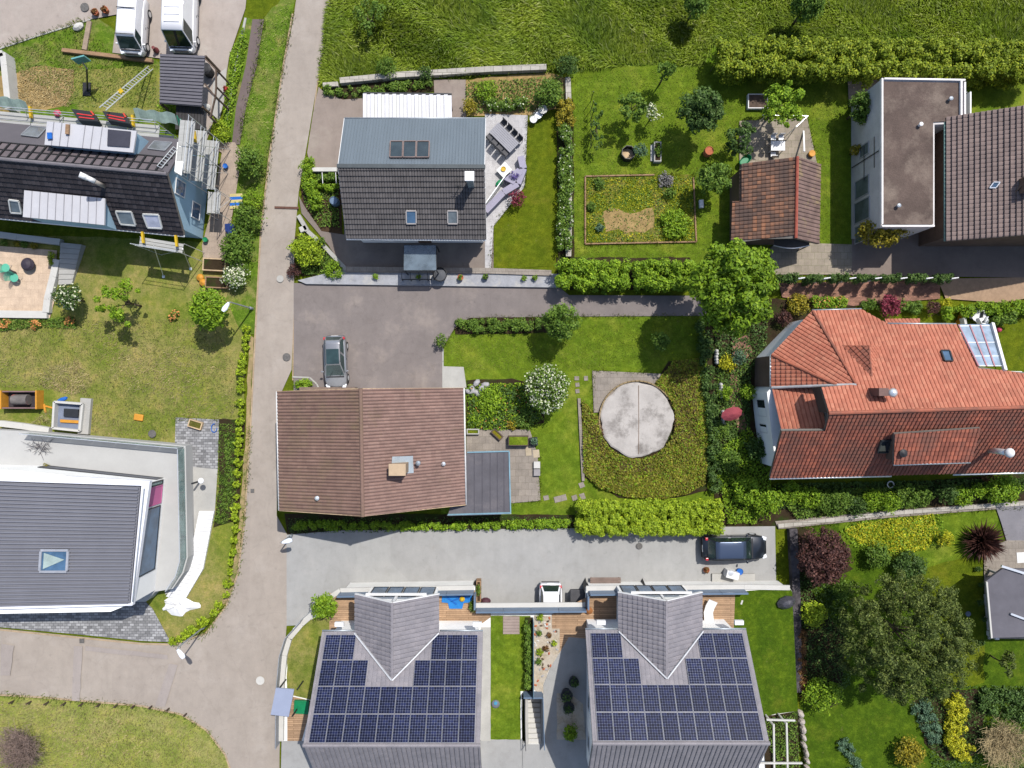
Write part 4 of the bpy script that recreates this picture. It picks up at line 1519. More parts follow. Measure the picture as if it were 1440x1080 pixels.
# parapet with blue-grey cladding along the terrace edge
def parapet(label, pts, h=1.0, th=.12, mat=BLUEM, cap=True, name='parapet', cat='railing', z0=TZ, post=True):
    t = thing(name, label, cat, P(*pts[0], z0))
    q = [P(a, b, z0) for a, b in pts]
    for a, b in zip(q, q[1:]):
        n = max(1, round((b - a).length / 2.0))
        for i in range(n):
            s, e = a.lerp(b, i / n), a.lerp(b, (i + 1) / n)
            d = (e - s).normalized() * .012
            MB().beam(s + d + Vector((0, 0, h / 2)), e - d + Vector((0, 0, h / 2)), th, h).build('panel', mat, t)
    return t


def coping(label, pts, w=.35, h=.12, z0=TZ, mat=None, name='coping', cat='wall coping'):
    q = [P(a, b, z0) for a, b in pts]
    mb = MB()
    for a, b in zip(q, q[1:]):
        d = (b - a).normalized() * .004
        mb.beam(a + d + Vector((0, 0, h / 2)), b - d + Vector((0, 0, h / 2)), w, h)
    return tag(mb.build(name, mat or CONC_W), label, cat)


parapet('blue grey clad terrace parapet before the house by the junction', [(478, 833.5), (667, 830)])
parapet('short blue grey parapet turning the terrace corner beside the planter trough', [(668.5, 832), (668.5, 852)])
parapet('blue grey parapet above the garage with the white car', [(670, 855), (823, 854)])
parapet('short blue grey parapet at the dark bin corner of the terrace', [(825.5, 852), (825.5, 833)])
parapet('blue grey parapet before the house with the white lounger', [(828, 831), (1046, 829)])
coping('white wall coping along the terrace edge at the blue plastic sheet', [(440, 855), (479, 830), (667, 826)])
coping('white wall coping above the garage opening', [(668, 851), (823, 850)])
coping('long white wall coping ending at the dark cover on the lawn', [(824, 827), (1046, 825), (1110, 826)])
coping('pale curved garden wall coping around the small corner lawn', [(396, 1040), (397, 962), (401, 920), (408, 896), (425, 876), (440, 863)], .4, .25)
parapet('dark metal fence along the lane at the corner lawn', [(393, 1045), (394, 962), (398, 918), (406, 892), (428, 868)], .9, .05, surf('fence_grey', (0.22, 0.23, 0.25), .5), name='fence', cat='fence')

# stairwell between the two houses
st = thing('stairs', 'pale stone stairwell cut into the terrace between the two solar houses', 'stairs', P(748, 1010, 0))
ns = 12
y0_, y1_ = T(0, 976).y, T(0, 1046).y
xl_, xr_ = T(743, 0).x, T(761, 0).x
for i in range(ns):
    ya_, yb_ = y0_ + (y1_ - y0_) * i / ns, y0_ + (y1_ - y0_) * (i + 1) / ns
    zt = .2 + (TZ - .2) * (i + .3) / ns
    MB().box(((xl_ + xr_) / 2, (ya_ + yb_) / 2, zt / 2), (xr_ - xl_, abs(yb_ - ya_), zt)).build('step', CONC_W, st)
for xq in (xl_ - .12, xr_ + .12):
    MB().box((xq, (y0_ + y1_) / 2, TZ / 2 + .05), (.2, abs(y1_ - y0_), TZ + .1)).build('side_wall', CONC, st)
sp = thing('railing', 'blue grey sheet parapet around the head of the terrace stairwell', 'railing', T(748, 975))
MB().beam(T(736, 973) + Vector((0, 0, .5)), T(762, 973) + Vector((0, 0, .5)), .1, 1.0).build('panel', BLUEM, sp)
MB().beam(T(763, 974) + Vector((0, 0, .45)), T(765, 1046) + Vector((0, 0, .45)), .06, .9).build('panel', BLUEM, sp)
hr = thing('handrail', 'thin dark handrail on the lawn side of the terrace stairwell', 'railing', T(737, 1010))
mb = MB()
for z in (.3, .6, .95):
    mb.tube(T(737, 976) + Vector((0, 0, z)), T(739, 1046) + Vector((0, 0, z)), .022, 6)
for k in range(6):
    p = T(737, 976).lerp(T(739, 1046), k / 5)
    mb.tube(p, p + Vector((0, 0, .97)), .025, 6)
mb.build('bars', DARKM, hr)
parapet('tall narrow blue fence between the lawn strip and the stony bed', [(749.5, 868), (749.5, 972)], 1.3, .05, surf('fence_blue', ph(96, 124, 142, 1.6), .5), name='fence', cat='fence')

# ================================================================ white modern house (lower left)
DZ = 1.2
ms = MB().prism([P(a, b, DZ) for a, b in [(-120, 598), (40, 607), (261, 627), (264, 784), (258, 806), (243, 828), (218, 832), (205, 846), (-120, 850)]], 0, DZ).build('terrace_slab', surf('terrace_concrete', ph(206, 206, 204), .85, .06, .5, 12))
ms['kind'] = 'structure'
h3 = thing('house', 'white modern house with ribbed grey roof and pink panel on its wall', 'house', P(60, 760, DZ))
RZ = 4.15
ne, se = P(197, 685, RZ), P(182, 850, RZ)
nw, sw = P(-140, 673, RZ), P(-140, 857, RZ)
plM = plane(se, ne, nw)
q = [se, ne, nw, sw]
mb = MB().slab(q, .2)
mb.build('roof', M_CORR, h3)
mb = MB()
L = (ne - se).length
n_ = int(L / .238)
for i in range(n_):
    t = (i + .5) / n_
    a, b = se.lerp(ne, t), sw.lerp(nw, t)
    mb.beam(a + Vector((-.06, 0, .065)), b + Vector((0, 0, .065)), .11, .13)
mb.build('roof_ribs', M_CORR, h3)
mb = MB()
ne2, se2 = P(210.5, 676.5, RZ + .1), P(186, 851.5, RZ + .1)
nw2, sw2 = P(-140, 668, RZ + .1), P(-140, 861, RZ + .1)
mb.slab([P(184, 849, RZ + .1), se2, ne2, P(199, 683, RZ + .1)], .35)
mb.slab([P(199, 683, RZ + .1), ne2, P(60, 668, RZ + .1), P(-140, 664, RZ + .1), P(-140, 671, RZ + .1), P(0, 676.5, RZ + .1)], .35)
mb.slab([P(184, 849, RZ + .1), se2, sw2, P(-140, 857, RZ + .1)], .35)
mb.build('roof_rim', surf('rim_white', (0.60, 0.61, 0.66), .5, .05), h3)
MB().beam(P(203, 687, RZ + .16), P(186.5, 846, RZ + .16), .07, .08).build('gutter', ZINC, h3)
wbn, wbs = P(232, 672.5, DZ), P(218, 830, DZ)
foot = [wbn, wbs, P(186, 843, DZ), P(-140, 849, DZ), P(-140, 650, DZ), P(60, 655, DZ)]
MB().prism(foot, DZ, RZ - .22).build('wall', R_WHITE, h3)
def wpt(t):
    p = wbs.lerp(wbn, t)
    return (p.x, p.y)
win(h3, wpt(.20), wpt(.77), DZ + .35, DZ + 2.6, DARKM, GLS_B)
win(h3, wpt(.785), wpt(.95), DZ + .3, DZ + 2.6, R_PINK, R_PINK, name='panel')
win(h3, wpt(.955), wpt(.995), DZ + .3, DZ + 2.5, DARKM, GLS_T)
wn2 = foot[-1]
win(h3, (wbn.x - .1, wbn.y - .0), (wn2.x + .3, wn2.y), DZ + .03, DZ + 1.0, DARKM, surf('dark_plinth', ph(120, 122, 130, 1.8), .6))
q = [ray(x, y, plM) for x, y in ((58, 803), (96, 803), (98, 773), (60, 773))]
f = frame_quad(q, h3, surf('skylight_alu', (0.36, 0.37, 0.40), .4, metal=.4), GLS_B, w=.16, h=.16, off=.06)
cx = (q[0] + q[1] + q[2] + q[3]) / 4
mb = MB()
mb.slab([q[0].lerp(q[2], .12) + Vector((0, 0, .19)), q[3].lerp(q[1], .12) + Vector((0, 0, .19)), q[1].lerp(q[3], .2).lerp(q[2], .45) + Vector((0, 0, .19))], .012)
mb.build('blind', surf('blind_pale', ph(190, 210, 206, 2.0), .6), f)
# railing of tinted glass
def glass_rail(label, pts, z0, h=1.0, mat=GLS_T):
    t = thing('glass_railing', label, 'railing', P(*pts[0], z0))
    q = [P(a, b, z0) for a, b in pts]
    for a, b in zip(q, q[1:]):
        n = max(1, round((b - a).length / 1.6))
        for i in range(n):
            s, e = a.lerp(b, i / n), a.lerp(b, (i + 1) / n)
            d = (e - s).normalized() * .015
            MB().beam(s + d + Vector((0, 0, h / 2)), e - d + Vector((0, 0, h / 2)), .025, h).build('pane', mat, t)
        MB().beam(a + Vector((0, 0, h + .02)), b + Vector((0, 0, h + .02)), .05, .04).build('handrail', ALU, t)
    return t
glass_rail('green tinted glass railing along the dry lawn side of the pale terrace', [(41, 608.5), (259, 628.5)], DZ)
glass_rail('green tinted glass railing above the white steps and path', [(259, 630), (262, 784), (256, 805), (242, 826)], DZ)
# light well and walls north of it
lw = thing('light_well', 'white framed light well with blue grey inside by the terrace', 'light well', P(95, 585, 0))
a, b, c, d = P(76, 565, .5), P(116, 568, .5), P(112, 606, .5), P(74, 602, .5)
mb = MB()
for p_, q_ in ((a, b), (b, c), (c, d), (d, a)):
    mb.beam(p_ + Vector((0, 0, -.25)), q_ + Vector((0, 0, -.25)), .16, .56)
mb.build('frame', CONC_W, lw)
MB().slab([p.lerp((a + c) / 2, .06) + Vector((0, 0, -.42)) for p in (a, b, c, d)], .03).build('pit_floor', surf('pit_grey', ph(140, 150, 172, 1.9), .7), lw)
m_ = (a + c) / 2
MB().box((m_.x + .15, m_.y + .25, .2), (1.1, .6, .12), -.06).build('tray', DARKM, lw)
MB().box((m_.x + .1, m_.y - .4, .17), (1.6, .22, .1), -.06).build('board', ORANGE, lw)
coping('low white concrete wall running to the framed light well', [(5, 595), (38, 599), (74, 605)], .45, .45, 0, name='garden_wall', cat='wall')
coping('pale concrete wall between the light well and the lawn', [(124, 560), (120, 610)], .8, .3, 0, CONC, name='garden_wall', cat='wall')
coping('white boundary wall turning a corner by the straw heap', [(-20, 96), (17, 83), (19, 100), (25, 160)], .45, 1.0, 0, CONC_W, name='garden_wall', cat='wall')

# steps down beside it
stp = thing('steps', 'long flight of bright white steps beside the glass railing', 'steps', P(270, 790, 0))
sa, sb = (P(282, 718), P(303, 718)), (P(235, 838), P(262, 842))
mid = (P(266, 796), P(287, 800))
for (l0, r0), (l1, r1), n in (((sa), (mid), 14), ((mid), (sb), 8)):
    for i in range(n):
        t0_, t1_ = i / n, (i + .93) / n
        pts = [l0.lerp(l1, t0_), r0.lerp(r1, t0_), r0.lerp(r1, t1_), l0.lerp(l1, t1_)]
        MB().prism(pts, 0, .25 - .004 * i).build('step', WHITE, stp)
# ================================================================ orange roofed house (right)
h7 = thing('house', 'large house with orange tiled roofs, old and shade-coloured red in places, and glass sunroom', 'house', P(1260, 560, 0))
ZE, ZR7 = 4.0, 8.0
c1, rL, rRp = P(1248.7, 456, ZE), P(1166, 581, ZR7), P(1500, 571, ZR7)
plN7 = plane(c1, rL, rRp)
N = lambda x, y: ray(x, y, plN7)
a7, b7 = N(1142.3, 437.3), N(1211.7, 435.5)
pk = N(1203.8, 541)
g7 = P(1085, 499, a7.z)
plNW = plane(a7, g7, pk)
hp = ray(1176, 541.5, plNW)
w7 = P(1085, 545, a7.z)
eN = Vector((1, 0, 0))
# north slope in convex pieces
tile_roof([
           [a7, b7, N(1248.7, 456), N(1230, 541), pk],
           [N(1248.7, 456), N(1345, 456.8), N(1374, 514.6), N(1400, 574), N(1230, 579), N(1230, 541)],
           [N(1374, 514.6), N(1412, 521), N(1500, 527), N(1500, 571), N(1400, 574)],
           [N(1155, 545), pk, N(1230, 541), N(1230, 579), N(1166, 581)]], T_ORANGE, h7, 'roof', 0.36, 0.27, 0.035, 0.035, eave=eN)
tile_roof([[a7, pk, hp, g7]], T_ORANGE, h7, 'roof', 0.36, 0.27, 0.035, 0.05, eave=a7 - g7)
tile_roof([[g7, hp, w7]], T_ORANGE, h7, 'roof', 0.36, 0.27, 0.035, 0.06, eave=g7 - w7)
for s, e in ((a7, pk), (g7, hp)):
    MB().tube(s + Vector((0, 0, .04)), e + Vector((0, 0, .04)), .11, 8).build('hip_cap', T_RED, h7)
MB().tube(rL + Vector((-.05, 0, .03)), rRp + Vector((0, 0, .03)), .13, 8).build('ridge_cap', T_RED, h7)
MB().tube(w7 + Vector((0, 0, .06)), hp + Vector((0, 0, .06)), .1, 8).build('verge_cap', surf('lead', (0.35, 0.35, 0.36), .5), h7)
MB().tube(hp + Vector((0, 0, .06)), pk + Vector((0, 0, .06)), .1, 8).build('verge_cap', MATS['lead'], h7)
# lower slope at the west end
lz = w7.z + .0
lo = [P(1085.5, 546, lz), P(1155, 546, lz + 1.6), P(1161, 603, lz + 3.1), P(1099, 605, lz + 1.5)]
pl_lo = plane(lo[0], lo[1], lo[2])
lo[3] = ray(1099, 605, pl_lo)
tile_roof([[lo[0], lo[1], lo[2], lo[3]]], T_ORANGE, h7, 'roof', 0.36, 0.27, 0.03, 0.035, eave=eN)
# step wall where the main roof ends above it
va, vb = N(1155, 545), N(1166, 581)
mb = MB()
mb.loft([[va + Vector((.02, 0, -.03)), vb + Vector((.02, 0, -.03)), vb + Vector((.02, 0, -1.5)), va + Vector((.02, 0, -1.5))], [va + Vector((.14, 0, -.03)), vb + Vector((.14, 0, -.03)), vb + Vector((.14, 0, -1.5)), va + Vector((.14, 0, -1.5))]])
mb.build('verge_wall', surf('verge_dark', (0.06, 0.045, 0.04), .8), h7)
# south slope
s0, s1 = P(1082.4, 672, 4.0), P(1440, 663, 4.0)
plS7 = plane(s0, s1, rL)
S = lambda x, y: ray(x, y, plS7)
tile_roof([[S(1082.4, 671.8), S(1254, 668), S(1254, 605), S(1099, 606)],
           [S(1160, 605.6), S(1254, 605), S(1254, 578.4), S(1166, 581)],
           [S(1254, 668), S(1520, 661), S(1500, 571), S(1254, 578.4)]], T_RED, h7, 'roof', 0.34, 0.27, 0.035, 0.045, eave=eN)
gutter(h7, S(1082.4, 672.5) + Vector((0, -.05, -.06)), S(1254, 668.8) + Vector((0, -.05, -.06)), ALU)
gutter(h7, S(1341, 666.8) + Vector((0, -.05, -.06)), S(1520, 662) + Vector((0, -.05, -.06)), ALU)
gutter(h7, c1 + Vector((0, .06, -.06)), N(1345, 456.8) + Vector((0, .06, -.06)), ZINC)
gutter(h7, a7 + Vector((0, .06, -.06)), b7 + Vector((0, .06, -.06)), ZINC)
gutter(h7, g7 + Vector((-.06, 0, -.06)), w7 + Vector((-.06, 0, -.06)), ALU)
# long dormer on the south slope
dm0 = [P(1256.6, 653, 6.35), P(1365, 649.5, 6.35), P(1379, 602, 7.35), P(1258, 611, 7.2)]
pd = plane(dm0[0], dm0[1], dm0[2])
dm0[3] = ray(1258, 610, pd)
dr_ = tile_roof([[dm0[0], dm0[1], dm0[2], dm0[3]]], T_RED, h7, 'dormer_roof', 0.34, 0.27, 0.03, 0.04, eave=eN)
mb = MB()
f0, f1 = dm0[0] + Vector((.12, .25, -.14)), dm0[1] + Vector((-.12, .25, -.14))
mb.loft([[f0, dm0[3] + Vector((.12, 0, -.16)), dm0[3] + Vector((.12, 0, -1.8)), f0 + Vector((0, 0, -2.2))], [f1, dm0[2] + Vector((-.12, 0, -.16)), dm0[2] + Vector((-.12, 0, -1.8)), f1 + Vector((0, 0, -2.2))]])
mb.build('dormer_wall', R_BROWN, h7)
gutter(h7, dm0[0] + Vector((0, -.05, -.06)), dm0[1] + Vector((0, -.05, -.06)), ZINC)
vent(h7, 1268, 637, pd, .16, .12, BLACK)
# triangular dormer on the north slope
t0, t1, t2, ta = N(1184, 485.5), P(1222, 486, N(1222, 490).z + .9), N(1236, 485.5), N(1226, 530)
tile_roof([[ta, t0, t1]], T_RED, h7, 'dormer_roof', 0.3, 0.27, 0.04, 0.05, eave=t0 - ta)  # west slope gets the darker tile, its shade put into the colour
tile_roof([[t2, ta, t1]], T_ORANGE, h7, 'dormer_roof', 0.3, 0.27, 0.03, 0.04, eave=ta - t2)
MB().tube(t1, ta, .07, 8).build('dormer_ridge', T_RED, h7)
mb = MB()
mb.loft([[t0 + Vector((.1, -.1, -.04)), t2 + Vector((-.1, -.1, -.04)), t1 + Vector((0, -.1, -.06))], [t0 + Vector((.1, -.2, -.04)), t2 + Vector((-.1, -.2, -.04)), t1 + Vector((0, -.2, -.06))]])
mb.build('dormer_wall', R_WHITE, h7)
# skylights, chimneys
q = [N(1327, 509), N(1338.5, 509), N(1334, 494.5), N(1322, 494.5)]
frame_quad(q, h7, DARKM, GLS_B)
q = [S(1233, 634.5), S(1248, 634), S(1254, 617), S(1238, 618)]
frame_quad(q, h7, DARKM, GLS_D)
c = ray(1229, 551, plN7)
MB().box((c.x, c.y, c.z + .4), (.62, .5, 1.6)).build('chimney', surf('chimney_brown', (0.12, 0.07, 0.06), .7), h7)
c = ray(1240, 552, plN7)
ch = MB().lathe(c, [(.2, -.3), (.2, 1.0)], 14).build('flue', ALU, h7, smooth=True)
MB().lathe(c + Vector((.1, 0, 1.0)), [(.1, 0), (.27, .04), (.3, .16), (.16, .3), (.03, .36)], 14).build('flue_cap', ALU, ch, smooth=True)
c = ray(1392, 633, plS7)
ch = MB().lathe(c, [(.2, -.3), (.2, 1.7)], 14).build('flue', ALU, h7, smooth=True)
MB().lathe(c + Vector((0, 0, 1.7)), [(.12, 0), (.3, .05), (.32, .2), (.2, .34), (.04, .4)], 14).build('flue_cap', WHITE, ch, smooth=True)
# sunroom let into the roof
sz = N(1345, 456.8).z
q = [P(1346, 457.5, sz), P(1391, 457, sz), N(1408, 515) + Vector((0, 0, .0)), N(1374, 515)]
pg = plane(q[0], q[1], q[3])
q[2] = ray(1407, 515, pg)
sr = MB().slab(q, .05, .10).build('sunroom_glass', GLS_W, h7)
mb = MB()
for t in (0.01, .35, .68):
    mb.beam(q[0].lerp(q[1], t) + Vector((0, 0, .13)), q[3].lerp(q[2], t) + Vector((0, 0, .13)), .09, .08)
mb.build('glazing_bar', surf('pink_bar', ph(206, 150, 160, 1.9), .6), h7)
mb = MB()
for t in (0.02, .43, .76, .99):
    mb.beam(q[0].lerp(q[3], t) + Vector((0, 0, .115)), q[1].lerp(q[2], t) + Vector((0, 0, .115)), .06, .05)
mb.build('glazing_bar', ALU, h7)
MB().beam(q[1] + Vector((.1, .1, .16)), ray(1411, 521, pg) + Vector((0, 0, .16)), .2, .2).build('sunroom_edge', WHITE, h7)
# small north porch roof
q = [P(1244, 449, 3.2), P(1293.5, 448.5, 3.2), N(1293.5, 456) + Vector((0, -.1, -.2)), N(1249, 456.5) + Vector((0, -.1, -.2))]
pp_ = plane(q[1], q[0], q[3])
q[2] = ray(1293.5, 456.5, pp_)
tile_roof([[q[1], q[0], q[3], q[2]]], T_ORANGE, h7, 'porch_roof', .3, .27, .03, .03, eave=eN, thick=.1)
# walls
mb = MB()
fp = [(18.55, 2.0), (18.55, -.25), (18.25, -.6), (18.55, -3.3), (18.9, -6.0), (36.5, -5.6), (36.5, .9), (33.2, 1.0), (33.2, 3.7), (26.3, 3.8), (24.6, 4.6), (21.2, 4.7)]
mb.prism(fp, 0, 3.15)
mb.build('wall', R_WHITE, h7)
win(h7, (18.3, -1.1), (18.5, -2.4), .9, 2.6, WHITE, GLS_D)
win(h7, (18.52, -2.9), (18.62, -3.6), .9, 2.4, WHITE, GLS_D)
MB().box((18.5, .9, 1.5), (.06, 2.2, 3.0)).build('wall_cladding', R_BROWN, h7)
for x in (20.5, 23.5, 27, 30.5):
    yy = -6.0 + (x - 18.9) * .4 / 17.6
    win(h7, (x, yy), (x + 1.3, yy + .03), .8, 2.3, WHITE, GLS_D)

# ================================================================ flat roofed grey building (upper right)
h8 = thing('building', 'grey rendered block with flat gravel roof, ivy and wall windows', 'building', P(1270, 220, 0))
Z8 = 4.3
f0, f1, f2, f3 = P(1240, 111, Z8), P(1356, 113, Z8), P(1356, 318, Z8), P(1240, 318, Z8)
f1b, f1c, f2 = P(1356, 172, Z8), P(1316, 174, Z8), P(1316, 318, Z8)
MB().prism([f0, f1, f1b, f1c, f2, f3], 0, Z8 - .15).build('wall', R_GREY, h8)
i_ = .15
MB().prism([f0 + Vector((i_, -i_, 0)), f1 + Vector((-i_, -i_, 0)), f1b + Vector((-i_, i_, 0)), f1c + Vector((-i_, i_, 0)), f2 + Vector((-i_, i_, 0)), f3 + Vector((i_, i_, 0))], Z8 - .149, Z8 - .06).build('roof', M_TAR, h8)
mb = MB()
for a, b in ((f0, f1), (f1, f1b), (f2, f3), (f3, f0)):
    d = (b - a).normalized()
    mb.beam(a + d * .14 + Vector((0, 0, -.03)), b - d * -.02 + Vector((0, 0, -.03)), .11, .26)
mb.build('roof_edge', surf('edge_pale', (0.66, 0.63, 0.62), .6), h8)
MB().beam(P(1351, 113, Z8 + .02), P(1351, 165, Z8 + .02), .12, .2).build('roof_edge', MATS['edge_pale'], h8)
for y, z0_, z1_, w_ in ((17.6, 1.3, 2.6, .9), (15.2, .6, 2.6, 1.4), (13.6, .5, 2.7, 1.6), (11.8, .6, 2.6, 1.3), (20.0, 1.5, 2.5, .8)):
    win(h8, (f0.x, y), (f0.x, y - w_), z0_, z1_, surf('frame_grey', (0.30, 0.30, 0.31), .6), GLS_G)
MB().beam((f0.x - .06, 16.4, .2), (f0.x - .06, 16.4, 4.0), .05, .05).beam((f0.x - .06, 15.4, 3.4), (f0.x - .06, 17.6, 3.4), .03, .04).beam((f0.x - .06, 14.9, 2.0), (f0.x - .06, 17.4, 2.0), .03, .04).build('trellis', DARKM, h8)
for px_, py_, m_ in ((1293, 176, WHITE), (1262, 290, ZINC), (1335, 140, ZINC)):
    p_ = P(px_, py_, Z8)
    MB().lathe(p_ + Vector((0, 0, -.06)), [(.09, 0), (.09, .22), (.14, .23), (.14, .3), (.03, .34)], 12).build('vent_pipe', m_, h8)
lt = thing('lean_to', 'narrow pale lean-to with dark opening on the flat roofed block', 'lean-to', P(1362, 145, 0))
a, b = P(1357, 129, 2.6), P(1367, 160, 2.6)
mb = MB()
mb.box(((a.x + b.x) / 2 - .12, a.y - .03, 1.3), (b.x - a.x - .5, .08, 2.6)).box((b.x - .1, (a.y + b.y) / 2, 1.3), (.1, a.y - b.y, 2.6))
mb.build('wall', R_WHITE, lt)
MB().box(((a.x + b.x) / 2 - .2, (a.y + b.y) / 2, 2.0), (b.x - a.x - .5, a.y - b.y - .2, .06)).build('roof', R_BROWN, lt)

# ================================================================ greybrown tiled house cut by the frame (upper right)
h9 = thing('house', 'house with steep grey brown tiled roof next to the flat gravel roof', 'house', P(1400, 240, 0))
a, b = P(1330.5, 165, 4.2), P(1330.5, 339, 4.2)
c, d = P(1440, 330.5, 6.15), P(1440, 148.5, 6.15)
pl9 = plane(a, b, c)
dirR = (c - b)
K = lambda p, t: p + dirR * t
tile_roof([[a, b, ray(1475, 328, pl9), ray(1475, 143, pl9)]], T_PINK, h9, 'roof', .335, .30, .025, .11, eave=b - a)
re_, rw_ = ray(1475, 328, pl9), ray(1475, 143, pl9)
fe_, fw_ = re_ + Vector((10, 0, -4.2)), rw_ + Vector((10, 0, -4.2))
tile_roof([[fe_, fw_, rw_, re_]], T_PINK, h9, 'roof', .335, .30, .025, .08, eave=fw_ - fe_)
gutter(h9, a + Vector((-.07, 0, -.06)), b + Vector((-.07, 0, -.06)), surf('copper_green', (0.12, 0.2, 0.18), .6))
mb = MB()
zt9 = ray(1475, 328, pl9).z
mb.loft([[Vector((x, y, z)) for x, z in ((a.x + .5, 0), (a.x + .5, 4.25), (re_.x, zt9 - .25), (fe_.x - .5, fe_.z), (fe_.x - .5, 0))] for y in (a.y - .45, b.y + .45)])
mb.build('wall', R_BROWN, h9)
q = [ray(*v, pl9) for v in ((1391, 265), (1400, 265), (1406, 257), (1397, 257))]
frame_quad(q, h9, ALU, GLS_B, w=.06)
q = [ray(*v, pl9) for v in ((1426, 273), (1452, 273), (1452, 250), (1438, 250))]
mb = MB().loft([[q[0] + Vector((0, 0, .02)), q[3] + Vector((0, 0, .02)), q[3] + Vector((0, 0, 1.0))], [q[0] + Vector((0, .05, .02)), q[3] + Vector((0, .05, .02)), q[3] + Vector((0, .05, 1.0))]])
c_ = ray(1440, 262, pl9)
mb.box((c_.x + .5, c_.y, c_.z + .4), (1.6, 1.0, 1.1))
mb.build('dormer', R_BROWN, h9)

# ================================================================ old tiled shed
h10 = thing('shed', 'old garden shed with patchy red and brown tiled roof', 'shed', P(1090, 285, 0))
zr = 4.0
r0, r1 = P(1121, 220.5, zr), P(1119, 335, zr)
l0, l1 = P(1043, 231, 2.3), P(1028, 342, 2.3)
plw = plane(P(1030, 283, 2.2), P(1028, 342, 2.2), r1)
W_ = lambda x, y: ray(x, y, plw)
tile_roof([[W_(1043, 230), W_(1043, 283), W_(1119.6, 283), W_(1121, 220.5)], [W_(1030, 283), W_(1028, 342), W_(1075, 336), r1, W_(1119.6, 283)]], T_SHED, h10, 'roof', .3, .28, .04, .03, eave=Vector((0, -1, 0)))
ple = plane(r1, r0, P(1153, 232, 2.3))
tile_roof([[ray(1152, 343, ple), ray(1154, 231, ple), r0, r1]], surf('roof_patchy', ph(140, 116, 108, 1.9), .9, .3, 1.2, 20, c2=ph(170, 150, 110, 1.9), c2at=.6), h10, 'roof', .3, .28, .03, .02, eave=Vector((0, 1, 0)))
MB().tube(r0 + Vector((0, 0, .03)), r1 + Vector((0, 0, .03)), .12, 8).build('ridge_cap', surf('ridge_red', ph(176, 92, 74, 1.8), .8, .25, 3, 16), h10)
mb = MB()
xa, xb = W_(1030, 300).x + .5, ray(1152, 300, ple).x - .3
za, zb = at_plane_z(plw, xa, 12) - .2, at_plane_z(ple, xb, 12) - .2
ya_, yb_ = r0.y - .35, r1.y + .35
mb.loft([[Vector((x, y, z)) for x, z in ((xa, 0), (xa, za), (r1.x, zr - .28), (xb, zb), (xb, 0))] for y in (ya_, yb_)])
mb.build('wall', R_BROWN, h10)
ar = []
for k in range(9):
    t = k / 8
    ar.append(P(1088 + 50 * t, 345 + 7 * math.sin(PI * t) * .6, 2.1 + .35 * math.sin(PI * t)))
aw = thing('awning', 'dark arched awning with pale rim at the foot of the old shed', 'awning', P(1112, 350, 0))
mb = MB()
for p, q_ in zip(ar, ar[1:]):
    mb.slab([p, q_, q_ + Vector((0, .7, .12)), p + Vector((0, .7, .12))], .04)
mb.build('cover', surf('awning_dark', (0.05, 0.045, 0.04), .8), aw)
MB().path(ar, .045, 6).build('rim', ALU, aw)
for p in (ar[0], ar[-1]):
    MB().tube((p.x, p.y, 0), (p.x, p.y, p.z - .04), .04, 6).build('post', DARKM, aw)

# ================================================================ slatted carport and pergola (upper left)
h11 = thing('carport', 'carport with dark ribbed roof in front of the two white vans', 'carport', P(256, 112, 0))
q = [P(225, 75.5, 2.6), P(288, 78, 2.6), P(283.5, 149.5, 2.6), P(224.5, 145, 2.6)]
mb = MB().slab(q, .08, -.04)
for k in range(15):
    t = (k + .5) / 15
    mb.beam(q[0].lerp(q[3], t), q[1].lerp(q[2], t), .15, .06)
mb.build('roof', surf('carport_slate', ph(112, 110, 118, 1.8), .6, .1, 2, 16), h11)
for p in q:
    MB().beam((p.x, p.y, 0), (p.x, p.y, 2.5), .13, .13).build('post', WOOD_D, h11)
fr = thing('frame', 'bare timber frame standing open beside the ribbed carport', 'timber frame', P(300, 115, 0))
mb = MB()
pts = [P(288, 82, 2.5), P(304, 98, 2.5), P(304, 122, 2.5), P(288, 118, 2.5), P(303, 136, 2.5), P(296, 165, 2.3)]
for a, b in ((0, 1), (1, 2), (3, 4), (2, 4), (4, 5)):
    mb.beam(pts[a], pts[b], .1, .12)
mb.build('beam', WOOD_D, fr)
for k in (1, 2, 4, 5):
    MB().beam((pts[k].x, pts[k].y, 0), (pts[k].x, pts[k].y, 2.44), .1, .1).build('post', WOOD_D, fr)
pg_ = thing('pergola', 'dark board pergola below the ribbed carport roof', 'pergola', P(268, 165, 0))
mb = MB()
for k in range(9):
    x = 250 + k * 4.4
    mb.beam(P(x, 148, 1.9), P(x - 1.5, 182, 1.9), .2, .05)
mb.build('boards', surf('pergola_dark', (0.035, 0.033, 0.034), .8, .25), pg_)
for px, py in ((252, 180), (285, 180)):
    p = P(px, py, 1.85)
    MB().beam((p.x, p.y, 0), (p.x, p.y, 1.87), .1, .1).build('post', WOOD_D, pg_)

# ================================================================ dark flat roof at the right edge
h12 = thing('carport', 'dark flat roofed carport at the edge beside the narrow lawn', 'carport', P(1420, 830, 0))
q = [P(1387, 817, 2.7), P(1410, 800, 2.7), P(1560, 800, 2.7), P(1560, 893, 2.7), P(1394, 897, 2.7)]
MB().slab(q, .2).build('roof', surf('roof_dark', ph(112, 110, 118, 1.8), .9, .14, .8, 20), h12)
MB().beam(P(1408, 796, 2.8), P(1440, 806, 2.8), .16, .12).build('roof_beam', ALU, h12)
MB().beam(P(1421, 863, 2.8), P(1445, 872, 2.8), .14, .12).build('roof_beam', ALU, h12)
mb = MB().beam(P(1387, 818, 2.74), P(1394, 897, 2.74), .12, .14)
mb.build('roof_edge', CONC_W, h12)
for p in (P(1425, 815, 2.6), P(1420, 885, 2.6)):
    MB().beam((p.x, p.y, 0), (p.x, p.y, 2.5), .15, .15).build('post', CONC, h12)

